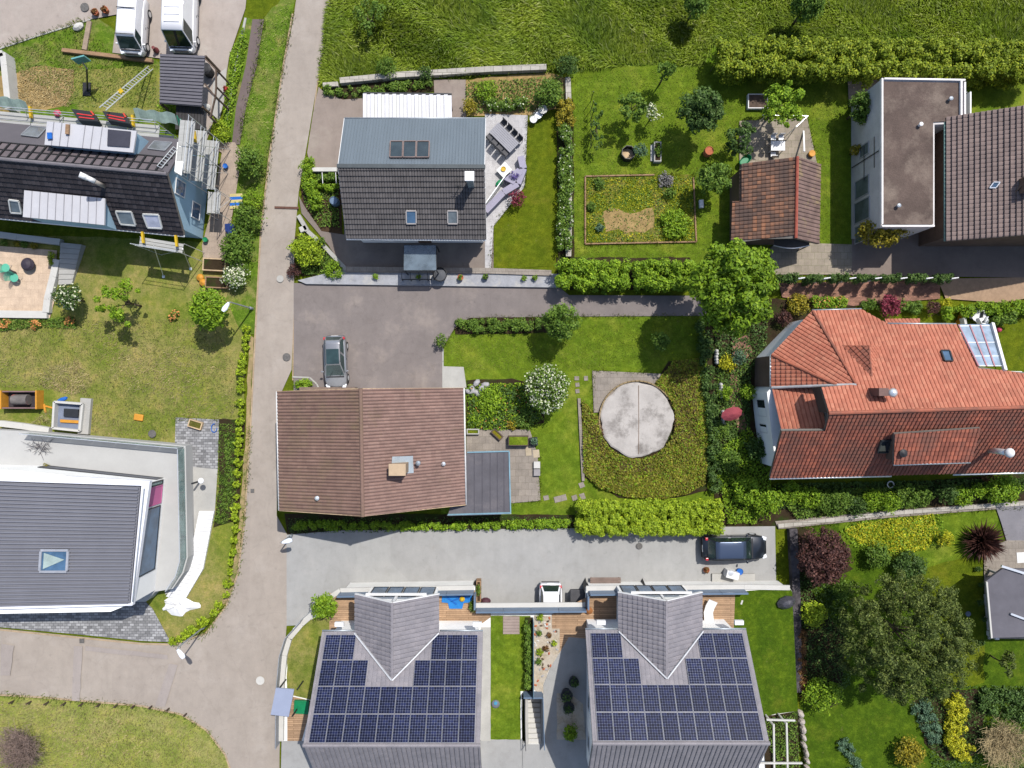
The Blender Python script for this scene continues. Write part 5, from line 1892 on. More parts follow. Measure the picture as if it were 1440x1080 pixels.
# ================================================================ dark house under renovation with scaffolding (upper left)
h1 = thing('house', 'house with black tiled roof, pale blue gable and white metal dormers', 'house', P(140, 260, 0))
zr, zs, zn = 6.6, 3.6, 4.0
rdr = P(235, 245, zr); rdl = P(-140, 211, zr)
ser, sel = P(259, 331, zs), P(-140, 292.5, zs)
ner, nel = P(264, 196.5, zn), P(-140, 158, zn)
pS, pN = plane(sel, ser, rdr), plane(ner, nel, rdr)
rdl = ray(-140, 211, pS)
tile_roof([[sel, ser, rdr, rdl]], T_BLACK, h1, 'roof', .36, .3, .015, .075, eave=ser - sel)
MB().slab([ner, nel, rdl, rdr], .15, 0.0).build('roof_sheathing', surf('roof_membrane', ph(104, 100, 106, 1.8), .8, .1, .6, 14), h1)
MB().tube(rdl + Vector((0, 0, .04)), rdr + Vector((0, 0, .04)), .13, 8).build('ridge_cap', surf('ridge_grey', (0.13, 0.12, 0.13), .7), h1)
G = lambda x, y: ray(x, y, pN)
u1 = (rdr - rdl).normalized()
v1 = (nel - rdl); v1 = (v1 - u1 * v1.dot(u1)).normalized()
nn = pN[1]
mb = MB()
for s in (.18, .95, 1.75):
    mb.beam(rdl + v1 * s + nn * .04, rdr + v1 * s + nn * .04 - u1 * .3, .1, .05, nn)
Lr = (rdr - rdl).length
k = .3
while k < Lr - .4:
    mb.beam(rdl + u1 * k + v1 * .2 + nn * .07, rdl + u1 * k + v1 * 1.75 + nn * .07, .11, .06, nn)
    k += .62
mb.build('battens', surf('batten_black', (0.012, 0.012, 0.014), .7), h1)
mb = MB()
k = .3
while k < Lr - .9:
    for s in (.28, 1.06):
        p = rdl + u1 * (k + .07) + v1 * s + nn * .03
        mb.slab([p, p + u1 * .48, p + u1 * .48 + v1 * .62, p + v1 * .62], .03)
    k += .62
mb.build('slates', tile_mat('slate_flat', ph(112, 106, 112, 1.8), ph(122, 112, 116, 1.8), .7), h1)
gutter(h1, sel + Vector((0, -.06, -.06)), ser + Vector((0, -.06, -.06)), WHITE)
# body
a, b = ser.lerp(ner, .5), sel.lerp(nel, .5)
mid = Vector((rdr.x - .35, rdr.y, 0)); far = Vector((rdl.x, rdl.y, 0))
dd_ = (far - mid).normalized()
n_ = Vector((-dd_.y, dd_.x, 0))
sS, sN = (ser - mid).dot(n_), (ner - mid).dot(n_)
sgn = 1 if sS > 0 else -1
gable_body(h1, R_BLUE, [(sS - sgn * .5, 0), (sS - sgn * .5, zs + .1), (0, zr - .25), (sN + sgn * .5, zn - .05), (sN + sgn * .5, 0)], mid, far)
ex = mid.x
for y0_, y1_, z0_, z1_ in ((13.2, 14.3, 3.4, 4.8), (14.7, 15.8, 3.4, 4.8), (12.2, 13.4, .9, 2.2), (15.2, 16.4, .9, 2.2)):
    win(h1, (ex + .02 + (13.95 - y0_) * -.09, y0_), (ex + .02 + (13.95 - y1_) * -.09, y1_), z0_, z1_, WHITE, GLS_B)
# dormers
def box_dormer(q, depth, wallm, roofm, ribs, label=None):
    mb = MB().slab(q, .14)
    o = mb.build('dormer_roof', roofm, h1)
    mb = MB()
    for t in ribs:
        mb.beam(q[0].lerp(q[1], t) + Vector((0, 0, .015)), q[3].lerp(q[2], t) + Vector((0, 0, .015)), .035, .04)
    mb.build('standing_seam', surf('seam_dark', (0.2, 0.2, 0.22), .5), o)
    c = sum(q, Vector()) / 4
    mb = MB().prism([p.lerp(c, .06) for p in q], q[0].z - depth, q[0].z - .15)
    mb.build('dormer_wall', wallm, h1)
    return o
WM = surf('white_metal', (0.36, 0.36, 0.38), .45, .06, .8, 10)
box_dormer([P(x, y, 6.3) for x, y in ((62.5, 203.5), (187, 214.5), (192, 184), (66, 170.5))], 2.2, R_BLUE, WM, (.08, .17, .26, .43, .52, .62))
dk = [P(x, y, 6.36) for x, y in ((151, 205), (182, 207), (184, 185), (152, 182))]
MB().slab(dk, .05, .03).build('roof_hatch', surf('hatch_dark', ph(70, 70, 82, 1.8), .5), h1)
box_dormer([P(x, y, 5.4) for x, y in ((32, 305), (146.5, 316.5), (147.5, 279), (34, 267.5))], 1.9, R_BLUE, WM, (.1, .2, .3, .4, .5, .6, .7, .8, .9))
for q in (((30, 191), (54, 194), (66, 181), (44, 178)), ((208, 210), (232, 213), (242.5, 201.6), (217.5, 199.5))):
    frame_quad([G(*v) for v in q], h1, surf('skylight_grey', (0.2, 0.21, 0.23), .5), glass_mat('glass_slate', (0.12, 0.13, 0.15), .15), w=.06, h=.06, off=.03)
for q, g in ((((171, 314), (192, 316), (186, 297), (164, 296)), GLS_G), (((209, 319), (229, 320), (224, 301), (202, 300)), glass_mat('glass_bright', (0.32, 0.33, 0.40), .1)), (((17, 298), (32, 299), (28, 282), (14, 280)), GLS_G)):
    frame_quad([ray(*v, pS) for v in q], h1, surf('skylight_pale', (0.45, 0.46, 0.45), .5), g, w=.09)
c = ray(147, 262, pS)
tp = P(131, 246, 7.7)
ch = MB().tube(c, c + Vector((0, 0, 1.2)), .14, 12).build('flue', surf('flue_brown', (0.28, 0.25, 0.22), .5), h1, smooth=True)
MB().tube(c + Vector((.05, 0, 1.15)), c + Vector((-.3, .15, 1.5)), .16, 12).tube(c + Vector((-.25, .13, 1.4)), c + Vector((-.62, .28, 1.72)), .19, 12).build('flue_cap', WHITE, ch, smooth=True)
# ================================================================ leaves
L_MAPLE = leaf_mat('leaf_maple', (0.088, 0.155, 0.008), .4, hue=(0.145, 0.215, 0.012))
L_BRIGHT = leaf_mat('leaf_bright', (0.105, 0.185, 0.010), .4, hue=(0.19, 0.27, 0.016))
L_MID = leaf_mat('leaf_mid', (0.062, 0.115, 0.014), .4, hue=(0.12, 0.18, 0.025))
L_DARK = leaf_mat('leaf_dark', (0.036, 0.072, 0.014), .45, hue=(0.08, 0.13, 0.03))
L_OLIVE = leaf_mat('leaf_olive', (0.048, 0.070, 0.013), .45, hue=(0.125, 0.15, 0.035))
L_LIME = leaf_mat('leaf_lime', (0.16, 0.23, 0.012), .35, hue=(0.27, 0.33, 0.02))
L_GOLD = leaf_mat('leaf_gold', (0.15, 0.135, 0.012), .4, hue=(0.30, 0.23, 0.02))
L_YELLOW = leaf_mat('leaf_yellow', (0.24, 0.25, 0.012), .35, hue=(0.42, 0.38, 0.02))
L_PURPLE = leaf_mat('leaf_purple', (0.050, 0.022, 0.020), .45, hue=(0.11, 0.05, 0.04))
L_RED = leaf_mat('leaf_red', (0.13, 0.02, 0.035), .4, hue=(0.24, 0.05, 0.08))
L_BLUE = leaf_mat('leaf_bluegreen', (0.05, 0.095, 0.055), .35, hue=(0.1, 0.16, 0.1))
L_GREY = leaf_mat('leaf_grey', (0.12, 0.12, 0.11), .3, hue=(0.2, 0.18, 0.2))
L_SEDUM = leaf_mat('leaf_sedum', (0.12, 0.11, 0.016), .45, hue=(0.19, 0.19, 0.02))
L_RUST = leaf_mat('leaf_rust', (0.12, 0.055, 0.022), .45, hue=(0.16, 0.10, 0.03))
B_WHITE = leaf_mat('blossom_white', (0.52, 0.54, 0.40), .12, .15)
B_ORANGE = leaf_mat('blossom_orange', (0.50, 0.22, 0.07), .2, .15)
B_PINK = leaf_mat('blossom_pink', (0.5, 0.12, 0.2), .2, .15)
GRASS_M = leaf_mat('meadow_blade', (0.205, 0.30, 0.02), .35, .32, hue=(0.34, 0.43, 0.08))
GRASS_L = leaf_mat('lawn_blade', (0.155, 0.20, 0.018), .4, .2, hue=(0.13, 0.15, 0.03))
GRASS_D = leaf_mat('dry_blade', (0.19, 0.18, 0.06), .35, .2, hue=(0.32, 0.27, 0.14))
GRASS_V = leaf_mat('verge_blade', (0.16, 0.23, 0.03), .45, .2, hue=(0.22, 0.22, 0.08))

# ================================================================ meadow and rough turf
grass_blades('meadow_grass', [(468, -30), (1500, -30), (1500, 62), (1004, 62), (990, 90), (800, 96), (650, 105), (560, 108), (455, 118), (452, 105)], 150000, .40, .036, GRASS_M, lean=1.2, swirl=.6, label='long meadow grass swept by the wind')
grass_blades('verge_grass', [(372, 30), (410, 0), (376, 235), (362, 330), (350, 330), (330, 300), (332, 205), (348, 150), (362, 90)], 3200, .15, .035, leaf_mat('bank_blade', (0.2, 0.28, 0.04), .4, .25, hue=(0.32, 0.34, 0.12)), lean=1.1, label='rough grass on the bank beside the lane')
grass_blades('dry_grass', [(0, 450), (300, 450), (335, 520), (330, 590), (240, 590), (235, 620), (130, 610), (130, 560), (70, 545), (0, 545)], 12000, .12, .03, GRASS_D, lean=.9, label='dry mown grass of the big lawn')
grass_blades('dry_grass', [(0, 985), (200, 998), (255, 1010), (312, 1062), (325, 1085), (0, 1085)], 9000, .14, .03, GRASS_D, lean=.9, label='dry mown grass below the lower road')
grass_blades('rough_grass', [(0, 82), (120, 32), (160, 76), (222, 92), (220, 150), (110, 150), (0, 90)], 4500, .16, .035, GRASS_V, lean=.8, label='rough grass around the timber edging')
grass_blades('garden_grass', [(808, 98), (1000, 96), (1180, 118), (1185, 335), (1150, 345), (1000, 370), (806, 370)], 16000, .09, .028, GRASS_L, lean=.9, holes=[[(823, 248), (975, 245), (979, 340), (823, 344)], [(1040, 170), (1135, 165), (1150, 340), (1030, 340)]], label='mown grass of the orchard garden')
grass_blades('garden_grass', [(630, 472), (980, 446), (995, 500), (820, 520), (640, 520)], 7000, .09, .028, GRASS_L, lean=.9, label='mown grass behind the tarmac path')

# ================================================================ trees
tree('big bright green maple overhanging the end of the tarmac path', 1032, 402, 68, 10.0, L_MAPLE, zc=6.2, rz=3.6, size=.27, rc=.55, nclus=130, n=16000, fill=.86)
tree('huge dark olive tree with fine leaves in the lower garden', 1272, 892, 93, 8.5, L_OLIVE, zc=4.6, rz=3.6, ry=94, size=.17, rc=.42, nclus=420, n=52000, fill=.94, asp=.42)
tree('round bright tree by the arm of the lane lamp', 293, 437, 37, 4.6, L_BRIGHT, size=.2, rc=.36, n=4800)
tree('sparse light tree with split crown in the dry lawn', 172, 425, 36, 4.2, L_BRIGHT, size=.2, rc=.3, nclus=28, n=1700, fill=.9)
tree('small dark tree with pale blossom at the sand terrace corner', 97, 419, 23, 3.0, L_DARK, size=.17, bloom=B_WHITE, bloomfrac=.14, n=1900)
tree('dark green tree at the lawn edge south of the tarmac path', 787, 455, 29, 4.4, L_MID, size=.18, rc=.32, n=4600)
tree('dense round dark tree in the orchard garden', 987, 158, 36, 5.0, L_DARK, size=.2, rc=.4, n=6200)
tree('light leaved young tree near the espalier in the orchard garden', 889, 150, 25, 3.6, L_MID, size=.17, rc=.28, nclus=30, n=1900, fill=.9)
tree('slim little tree at the meadow edge of the orchard garden', 936, 101, 16, 3.4, L_MID, size=.17, rc=.28, nclus=16, n=900)
tree('small white flowering tree behind the light young tree', 918, 160, 15, 2.4, L_MID, size=.15, nclus=14, n=520, bloom=B_WHITE, bloomfrac=.4, bloomsize=.13)
tree('broad tree with pale shoots above the trough and garden table', 1098, 148, 36, 4.4, L_BRIGHT, size=.2, rc=.34, nclus=46, n=3300, fill=.88, ry=38)
tree('thin shaded tree leaning beside the garden paving', 1040, 196, 24, 3.6, L_DARK, size=.19, rc=.3, nclus=30, n=1700, ry=27, fill=.9)
tree('bushy tree next to the shed and the vegetable plot', 1002, 251, 31, 3.6, L_MID, size=.18, rc=.34, n=3600, ry=25)
tree('little round tree alone on the lawn below the tarmac path', 929, 480, 14, 2.9, L_MID, size=.16, rc=.22, n=1300)
tree('round meadow tree cut by the top edge, west one', 978, 6, 21, 3.6, L_MID, size=.2, rc=.34, n=2200)
tree('wide meadow tree cut by the top edge, east one', 1136, 8, 33, 4.4, L_MID, size=.2, rc=.38, n=4200, ry=24)
tree('faint loose tree standing in the meadow near the lane', 522, 25, 24, 2.6, L_MID, size=.18, nclus=20, n=900, fill=.95)
tree('deep purple beech like tree at the corner of the pale path', 1160, 781, 48, 4.2, L_PURPLE, size=.18, rc=.42, n=8500, zc=2.2)
tree('golden green tree before the flat roofed block', 1243, 324, 40, 4.2, L_GOLD, size=.19, rc=.4, n=4200, ry=27)
tree('slim tree in the deep shade right of the wide lawn', 1416, 935, 13, 3.0, L_OLIVE, size=.2, nclus=14, n=600, ry=22)
tree('espalier fruit tree trained flat in the orchard garden', 840, 175, 9, 2.2, L_DARK, size=.15, rc=.2, nclus=16, n=620, ry=34, fill=.95)
tree('white flowering round tree on the centre lawn', 768, 546, 39, 3.8, L_MID, size=.17, rc=.34, n=6500, bloom=B_WHITE, bloomfrac=.26, bloomsize=.13, zc=2.2)

# ================================================================ shrubs named one by one
for a in [
    ('bright full shrub at the lane corner of the triangular bed', 432, 354, 27, 2.2, L_LIME),
    ('low dark red shrub at the foot of the corner shrub', 414, 381, 12, .9, L_PURPLE),
    ('yellow green shrub in the point of the triangular bed', 470, 380, 16, 1.0, L_BRIGHT),
    ('small green shrub beside the stone edge of the triangular bed', 452, 340, 8, .9, L_MID),
    ('clipped bright ball shrub at the end of the tarmac footpath', 311, 186, 17, 1.6, L_LIME),
    ('dark green bush on the grassy bank beside the lane', 354, 228, 24, 2.6, L_MID),
    ('narrow bush beside the striped mat', 356, 281, 17, 1.9, L_BRIGHT),
    ('middle bush of the lane row near the renovated house', 347, 311, 24, 2.0, L_MID),
    ('large round bush above the white flowering bush', 334, 351, 28, 2.3, L_MID),
    ('bright bush between the carport and the scaffolded house', 236, 157, 16, 1.7, L_BRIGHT),
    ('small crimson ball shrub on the lawn by the curved terrace', 727, 279, 13, 1.6, L_RED),
    ('clipped green ball shrub at the driveway corner', 621, 480, 10.5, 1.5, L_MID),
    ('olive ball shrub with a pale fringe in the lower garden', 1277, 1056, 22, 1.8, L_GOLD),
    ('lime coloured shrub with feathery sprays by the dark wall', 1144, 861, 22, 2.2, L_LIME),
    ('bright sprawling shrub at the purple foliage near the wall', 1158, 975, 30, 2.0, L_BRIGHT),
    ('light shrub above the feathery lime shrub', 1184, 826, 18, 1.7, L_MID),
    ('mid green ball shrub below the yellow ground cover', 1233, 781, 22, 1.8, L_MID),
    ('dark fern like shrub beside the huge olive tree', 1275, 800, 26, 1.5, L_DARK),
    ('yellow ball shrub next to the spiky purple plant', 1328, 757, 13, 1.4, L_YELLOW),
    ('purple shrub between the bright maple and the orange roof', 1101, 447, 14, 1.5, L_PURPLE),
    ('golden shrub by the corner of the orange roof', 1122, 428, 19, 1.5, L_GOLD),
    ('crimson Japanese maple like shrub behind the orange house', 1250, 430, 19, 2.0, L_RED),
    ('dark red shrub beside the gravel path of the orange house', 1310, 433, 13, 1.5, L_PURPLE),
    ('yellow shrub touching the dark red shrub', 1330, 428, 10, 1.2, L_YELLOW),
    ('blue green conifer like shrub in the shaded bed', 1038, 502, 13, 1.4, L_BLUE),
    ('yellow shrub glowing in the shaded bed', 1022, 510, 14, 1.2, L_YELLOW),
    ('light shrub before the brown clad wall', 1050, 552, 14, 1.5, L_BRIGHT),
    ('green shrub over the wavy edged white stone', 1020, 552, 12, 1.2, L_BRIGHT),
    ('dark shrub under the red parasol', 1012, 605, 16, 1.4, L_MID),
    ('bright shrub beside the sedum slope', 1024, 648, 20, 1.6, L_MID),
    ('tall lime shrub at the end of the clipped bright hedge', 1048, 690, 24, 2.2, L_BRIGHT),
    ('large bright shrub at the corner by the dark parked car', 1078, 702, 27, 2.2, L_BRIGHT),
    ('dark bush in the shade of the white bay', 1066, 630, 20, 1.8, L_DARK),
    ('grey leaved cushion in the vegetable plot', 935, 254, 14, .5, L_GREY),
    ('leafy clump in the upper corner of the vegetable plot', 941, 272, 10, .7, L_MID),
    ('broad leafy clump of vegetables with red flowers', 950, 315, 25, .7, L_BRIGHT),
    ('small clump by the west edge of the vegetable plot', 832, 290, 8, .6, L_MID),
    ('blue green clump near the bare patch of the plot', 843, 320, 6, .6, L_BLUE),
    ('bushy clump in the north west corner of the plot', 843, 258, 11, .6, L_MID),
    ('golden bush at the corner of the grey metal roof', 660, 150, 14, 1.3, L_GOLD),
    ('leafy bush behind the golden bush', 684, 128, 18, 1.3, L_BRIGHT),
    ('big leafy bush shading the round bistro seats', 770, 132, 24, 2.2, L_MID),
    ('dark bush at the end of the long stone wall', 797, 92, 18, 1.7, L_DARK),
    ('loose bush growing over the long stone wall', 543, 95, 17, 1.7, L_MID),
    ('second bush on the long stone wall, darker and smaller', 598, 104, 12, 1.4, L_DARK),
        ('orange tipped fern clump in the flower bed', 720, 598, 8, .6, L_GOLD),
    ('broad bright perennials filling the flower bed', 690, 565, 26, .7, L_BRIGHT),
    ('darker perennials around the foot of the white tree', 740, 590, 18, .6, L_MID),
    ('low perennials against the brown roofed house', 668, 590, 12, .6, L_BRIGHT),
    ('tall grass tuft between the firepit and the trough', 901, 213, 12, 1.7, L_BLUE),
    ('bush in the corner by the white corner wall of the dry lawn', 12, 622, 12, 1.0, L_YELLOW),
    ('dense shrub where the pale path meets the right edge', 1408, 688, 28, 1.7, L_BRIGHT),
    ('rosy brown shrub near the end of the south bed', 1387, 671, 9, 1.2, L_RUST),
]:
    lb, px, py, r, h, m = a
    big = r > 18
    k = dict(z0=TZ - .5) if False else {}
    shrub(lb, px, py, r, h, m, size=.17 if big else .13, n=int(min(4200, max(420, r * r * 3.6))), rc=max(.14, PX(r) * .3), **k)

shrub('white flowering bush at the raised timber beds', 332, 388, 20, 1.7, L_MID, bloom=B_WHITE, bloomfrac=.36, bloomsize=.14, n=2300)
shrub('ivy bush climbing the flat roofed block', 1208, 154, 17, 3.4, L_MID, ry=28, rz=1.7, zc=1.8, n=3600, name='ivy', cat='ivy')
shrub('golden green climber at the wall trellis', 1203, 212, 11, 2.0, L_GOLD, ry=9, n=520, name='climber', cat='climber')

# spiky purple plant
sp_ = thing('spiky_plant', 'dark purple spiky plant with radiating blades by the grey drive', 'plant', P(1378, 760))
rng = np.random.default_rng(4)
n = 520
az, el = rng.random(n) * 2 * PI, rng.random(n) ** .8 * 1.35 + .05
R = 1.75 * (.6 + .5 * rng.random(n))
d = np.column_stack([np.cos(az) * np.cos(el), np.sin(az) * np.cos(el), np.sin(el)])
b = np.array(P(1378, 760, .35)) + d * .12
s = np.column_stack([-np.sin(az), np.cos(az), np.zeros(n)]) * .05
tip = b + d * R[:, None] - np.array([0, 0, 1]) * (R * .12)[:, None]
mid_ = b + d * (R * .5)[:, None] + np.array([0, 0, .06])
co = np.stack([b - s * .4, b + s * .4, mid_ + s, tip, mid_ - s], 1).reshape(-1, 3) - np.array(ORG[sp_.name])
link_mesh('foliage', raw_mesh('foliage', co, 5), L_PURPLE, sp_)
MB().tube(P(1378, 760, 0), P(1378, 760, .5), .16, 8, .1).build('stem', bark(), sp_)


def twig_bush(label, px, py, r, h, mat, n, seed, name='bare_shrub', wid=.022):
    rng = np.random.default_rng(seed)
    t = thing(name, label, 'shrub', P(px, py))
    R = PX(r)
    mb = MB()
    c = P(px, py)
    for i in range(n):
        a, e = rng.random() * 2 * PI, rng.random() ** .6
        s = c + Vector((math.cos(a) * R * .2 * rng.random(), math.sin(a) * R * .2 * rng.random(), 0))
        m = c + Vector((math.cos(a) * R * .6 * e, math.sin(a) * R * .6 * e, h * (.45 + .3 * rng.random())))
        a2 = a + rng.normal() * .5
        q = c + Vector((math.cos(a2) * R * e * (.9 + .3 * rng.random()), math.sin(a2) * R * e * (.9 + .3 * rng.random()), h * (.55 + .5 * rng.random())))
        mb.tube(s, m, wid, 3, wid * .7, cap=False)
        mb.tube(m, q, wid * .7, 3, wid * .3, cap=False)
        for _ in range(4):
            w = m.lerp(q, .2 + .8 * rng.random())
            mb.tube(w, w + Vector((rng.normal() * .22, rng.normal() * .22, .05 + rng.random() * .2)), wid * .5, 3, wid * .25, cap=False)
    o = mb.build('twigs', mat, t, recalc=False)
    return t


twig_bush('leafless grey brown bush in the field corner', 38, 1046, 38, 1.5, surf('twig_grey', ph(150, 130, 120, 1.7), .9, .2, 3, 20), 420, 3)
twig_bush('pale dry bush with bare straw coloured twigs', 1396, 1034, 36, 1.8, surf('twig_straw', ph(196, 176, 132, 1.7), .9, .2, 3, 20), 420, 5, wid=.025)

# ================================================================ hedges
hedge('long high hedge between the meadow and the flat roofed block', [(1012, 80), (1100, 80), (1250, 83), (1470, 86)], 2.6, 2.9, L_LIMEH if 'L_LIMEH' in globals() else leaf_mat('leaf_hedge', (0.118, 0.165, 0.010), .4, hue=(0.225, 0.25, 0.018)), size=.17, rc=.36, jag=.1, dens=1.25)
hedge('yellow green hedge along the tarmac path nearest the stone strip', [(784, 384), (884, 386)], 2.1, 2.3, L_BRIGHT, size=.16, rc=.32, seed=4, jag=.09, dens=1.2)
hedge('green hedge along the tarmac path touching the bright maple', [(893, 386), (978, 386)], 2.1, 2.3, L_BRIGHT, size=.16, rc=.32, seed=5, jag=.09, dens=1.2)
hedge('thick clipped bright hedge over the pale driveway', [(812, 729), (1016, 729)], 2.5, 2.0, L_LIME, size=.14, rc=.27, seed=6, jag=.03, dens=1.2)
hedge('low hedge below the brown roofed house', [(412, 740), (600, 741), (806, 737)], .65, .7, L_BRIGHT, size=.13, rc=.24, seed=7)
hedge('low bed hedge with grey leaves beside the tarmac path', [(643, 458), (690, 457), (760, 456)], .95, .8, L_MID, size=.14, rc=.26, seed=8)
hedge('mixed hedge on the stone wall beside the orchard garden', [(795, 175), (796, 215), (797, 250), (795, 300), (793, 350)], 1.1, 1.2, L_MID, size=.15, rc=.28, seed=9, bloom=B_WHITE, bloomfrac=.03)
hedge('yellow green hedge where the stone wall ends near the bistro seats', [(793, 140), (796, 175)], 1.2, 1.3, L_GOLD, size=.15, rc=.28, seed=10)
hedge('leafy planting row behind the picnic terrace', [(684, 146), (742, 144)], .8, .9, L_MID, size=.14, rc=.25, seed=11, bloom=B_WHITE, bloomfrac=.05)
hedge('green border under the long stone wall by the lane', [(456, 126), (500, 128), (560, 120), (605, 116)], .7, .6, L_MID, size=.14, rc=.24, seed=12)
hedge('upright leafy border between lane and yard', [(432, 222), (430, 245), (437, 270), (446, 292)], .95, 1.1, L_BRIGHT, size=.14, rc=.26, seed=13)
hedge('first row of vines between the yard and the dark tiles', [(445, 250), (474, 247)], .55, .8, L_MID, size=.13, rc=.2, seed=14)
hedge('second row of vines, next to the round water barrel', [(446, 264), (474, 262)], .5, .8, L_BRIGHT, size=.13, rc=.2, seed=15)
hedge('mixed bright border behind the orange house', [(1145, 424), (1195, 426)], .9, .9, L_BRIGHT, size=.14, rc=.26, seed=16, bloom=B_ORANGE, bloomfrac=.04)
hedge('green border between the crimson and dark red shrubs', [(1216, 428), (1236, 428)], .9, .9, L_MID, size=.14, rc=.26, seed=17)
hedge('short green border right of the crimson shrub', [(1268, 430), (1298, 432)], .9, 1.0, L_MID, size=.14, rc=.26, seed=18)
hedge('leafy hedge enclosing the sunroom terrace', [(1330, 442), (1350, 436), (1400, 434), (1470, 430)], 1.0, 1.2, L_BRIGHT, size=.15, rc=.28, seed=19)
hedge('shaded bush row at the end of the sunroom terrace', [(1400, 446), (1432, 446)], 1.1, 1.3, L_MID, size=.15, rc=.28, seed=20)
hedge('dark planting strip along the tarmac drive bed', [(990, 452), (996, 520), (1004, 600), (1008, 690)], 1.0, 1.0, L_DARK, size=.16, rc=.3, seed=21)
hedge('weedy strip along the lane opposite the brown roof', [(322, 610), (322, 660), (318, 700), (306, 735)], .8, .35, L_MID, size=.11, rc=.16, seed=22, dens=.5)
hedge('yellow flowering shrub row beside the dry bush', [(1342, 980), (1350, 1010), (1343, 1050), (1365, 1062)], 1.3, 1.0, L_YELLOW, size=.14, rc=.26, seed=23)
hedge('green planting around the foot of the olive tree', [(1380, 985), (1420, 990), (1470, 1000)], 2.2, .8, L_DARK, size=.16, rc=.3, seed=24)
hedge('grey leaved perennials in the stony bed', [(1296, 990), (1310, 1020), (1318, 1045)], 1.4, .6, L_BLUE, size=.13, rc=.25, seed=25)
hedge('grey green perennials in the small island bed', [(1180, 1045), (1200, 1060), (1205, 1085)], 1.0, .5, L_BLUE, size=.12, rc=.2, seed=26)
hedge('thin green hedge beside the blue fence on the lawn strip', [(743, 880), (743, 968)], .5, 1.0, L_MID, size=.13, rc=.2, seed=27, z0=TZ)
hedge('reddish shrubs in the dark bed along the wall', [(1130, 888), (1128, 935), (1133, 985)], .6, .7, L_RUST, size=.13, rc=.24, seed=28)

# bushes of the border below the orange house, one by one
row = [(1112, 693, 16), (1137, 699, 17), (1160, 706, 15), (1180, 704, 17), (1203, 712, 13), (1228, 702, 16), (1250, 707, 15), (1272, 698, 18), (1297, 697, 14), (1330, 693, 15), (1352, 697, 15), (1375, 690, 11)]
desc = ['broad yellow green bush at the path end of the border below the orange house', 'bright bush next to the broad yellow green one in that border', 'dense green bush low in the border below the orange house', 'tall green bush in the border under the red tiles', 'dark small bush where the border narrows', 'light bush just left of the white ring', 'round bush directly below the white ring', 'largest bright bush right of the white ring', 'deep green bush after the largest one in the border', 'clipped round bush under the long dormer', 'bright bush beneath the silver flue', 'little bush beside the rosy brown shrub']
for i, ((px, py, r), lb) in enumerate(zip(row, desc)):
    shrub(lb, px, py, r * 1.2, 1.4 + .4 * (i % 3 == 0), [L_BRIGHT, L_BRIGHT, L_MID, L_MID, L_DARK][i % 5], n=int(r * r * 4), rc=PX(r) * .32, group='bushes in the border below the orange house')

# young plants along the lane
proto = None
spots = [(346, 462), (346, 475), (345, 488), (344, 500), (343, 512), (342, 524), (341, 535), (341, 547), (341, 565), (341, 580), (340, 592), (339, 606), (339, 620), (339, 635), (338, 650), (337, 665), (335, 680), (335, 697), (335, 712), (333, 727), (334, 742), (332, 758), (330, 775), (328, 789), (326, 803), (324, 818), (321, 835), (311, 848), (304, 859), (292, 873), (285, 871), (275, 883), (268, 887), (258, 894), (247, 899)]
LBP = 'young lime green shrub in the planted row along the lane kerb'
for i, (px, py) in enumerate(spots):
    if i < 3:
        t = shrub(LBP, px, py, 6.8, .8, L_LIME, size=.13, n=300, rc=.13, nclus=12, name='young_shrub', group='young shrubs in the row along the lane', seed=40 + i)
        if i == 0:
            protos = []
        protos.append(t)
    else:
        src = protos[i % 3]
        t = src.copy()
        COL.objects.link(t)
        for ch in src.children:
            c = ch.copy()
            COL.objects.link(c)
            c.parent = t
        t.location = P(px, py, 0)
        t.rotation_euler = (0, 0, random.random() * 6.28)
        s = .8 + .45 * random.random()
        t.scale = (s, s, s)

# ivy row with white posts behind the brick path
k = 0
for i in range(7):
    px = 1110 + i * 36
    hedge('dark ivy panel in the row between white posts behind the brick path', [(px - 13, 391), (px + 13, 390.5)], .55, 2.1, L_DARK, size=.14, rc=.22, seed=60 + i, name='ivy_screen', cat='ivy screen', group='ivy screens between white posts')
for i in range(7):
    p = P(1127.5 + i * 36, 391, 2.3)
    tag(MB().box((p.x, p.y, 1.15), (.1, .1, 2.3)).beam((p.x - .22, p.y - .02, 2.25), (p.x + .22, p.y + .03, 2.34), .07, .05).build('post', WHITE, base=(p.x, p.y, 0)), 'white post with short arm in the ivy screen row', 'post', 'white posts of the ivy screens')

# ground cover nobody could count
HOLE = [(895 + 54 * math.cos(a), 590 + 55 * math.sin(a)) for a in np.linspace(0, 2 * PI, 24)[:-1]]
SED = [(818, 560), (835, 582), (855, 590), (880, 545), (915, 545), (936, 520), (945, 508), (985, 504), (990, 560), (994, 640), (990, 680), (965, 694), (930, 700), (880, 698), (840, 684), (820, 664)]
cover('ground_cover', 'brownish stonecrop carpet around the pale disc', SED, 24000, L_SEDUM, .15, .5, holes=[HOLE])
cover('ground_cover', 'rust red leaves in the stonecrop carpet', SED, 3500, L_RUST, .14, .26, holes=[HOLE], seed=9)
cover('ground_cover', 'green shoots in the stonecrop carpet', SED, 8000, L_BRIGHT, .14, .5, holes=[HOLE], seed=12)
cover('ground_cover', 'yellow ground cover below the stone path', [(1185, 745), (1205, 735), (1310, 722), (1320, 750), (1300, 772), (1270, 778), (1210, 765)], 5200, L_YELLOW, .14, .3)
cover('ground_cover', 'green weeds among the yellow ground cover', [(1180, 745), (1205, 732), (1320, 722), (1330, 760), (1270, 780), (1200, 768)], 3000, L_BRIGHT, .14, .32, seed=8)
cover('ground_cover', 'weeds in the shaded border', [(1004, 450), (1080, 430), (1075, 500), (1055, 520), (1050, 690), (1010, 690)], 4200, L_DARK, .17, .35)
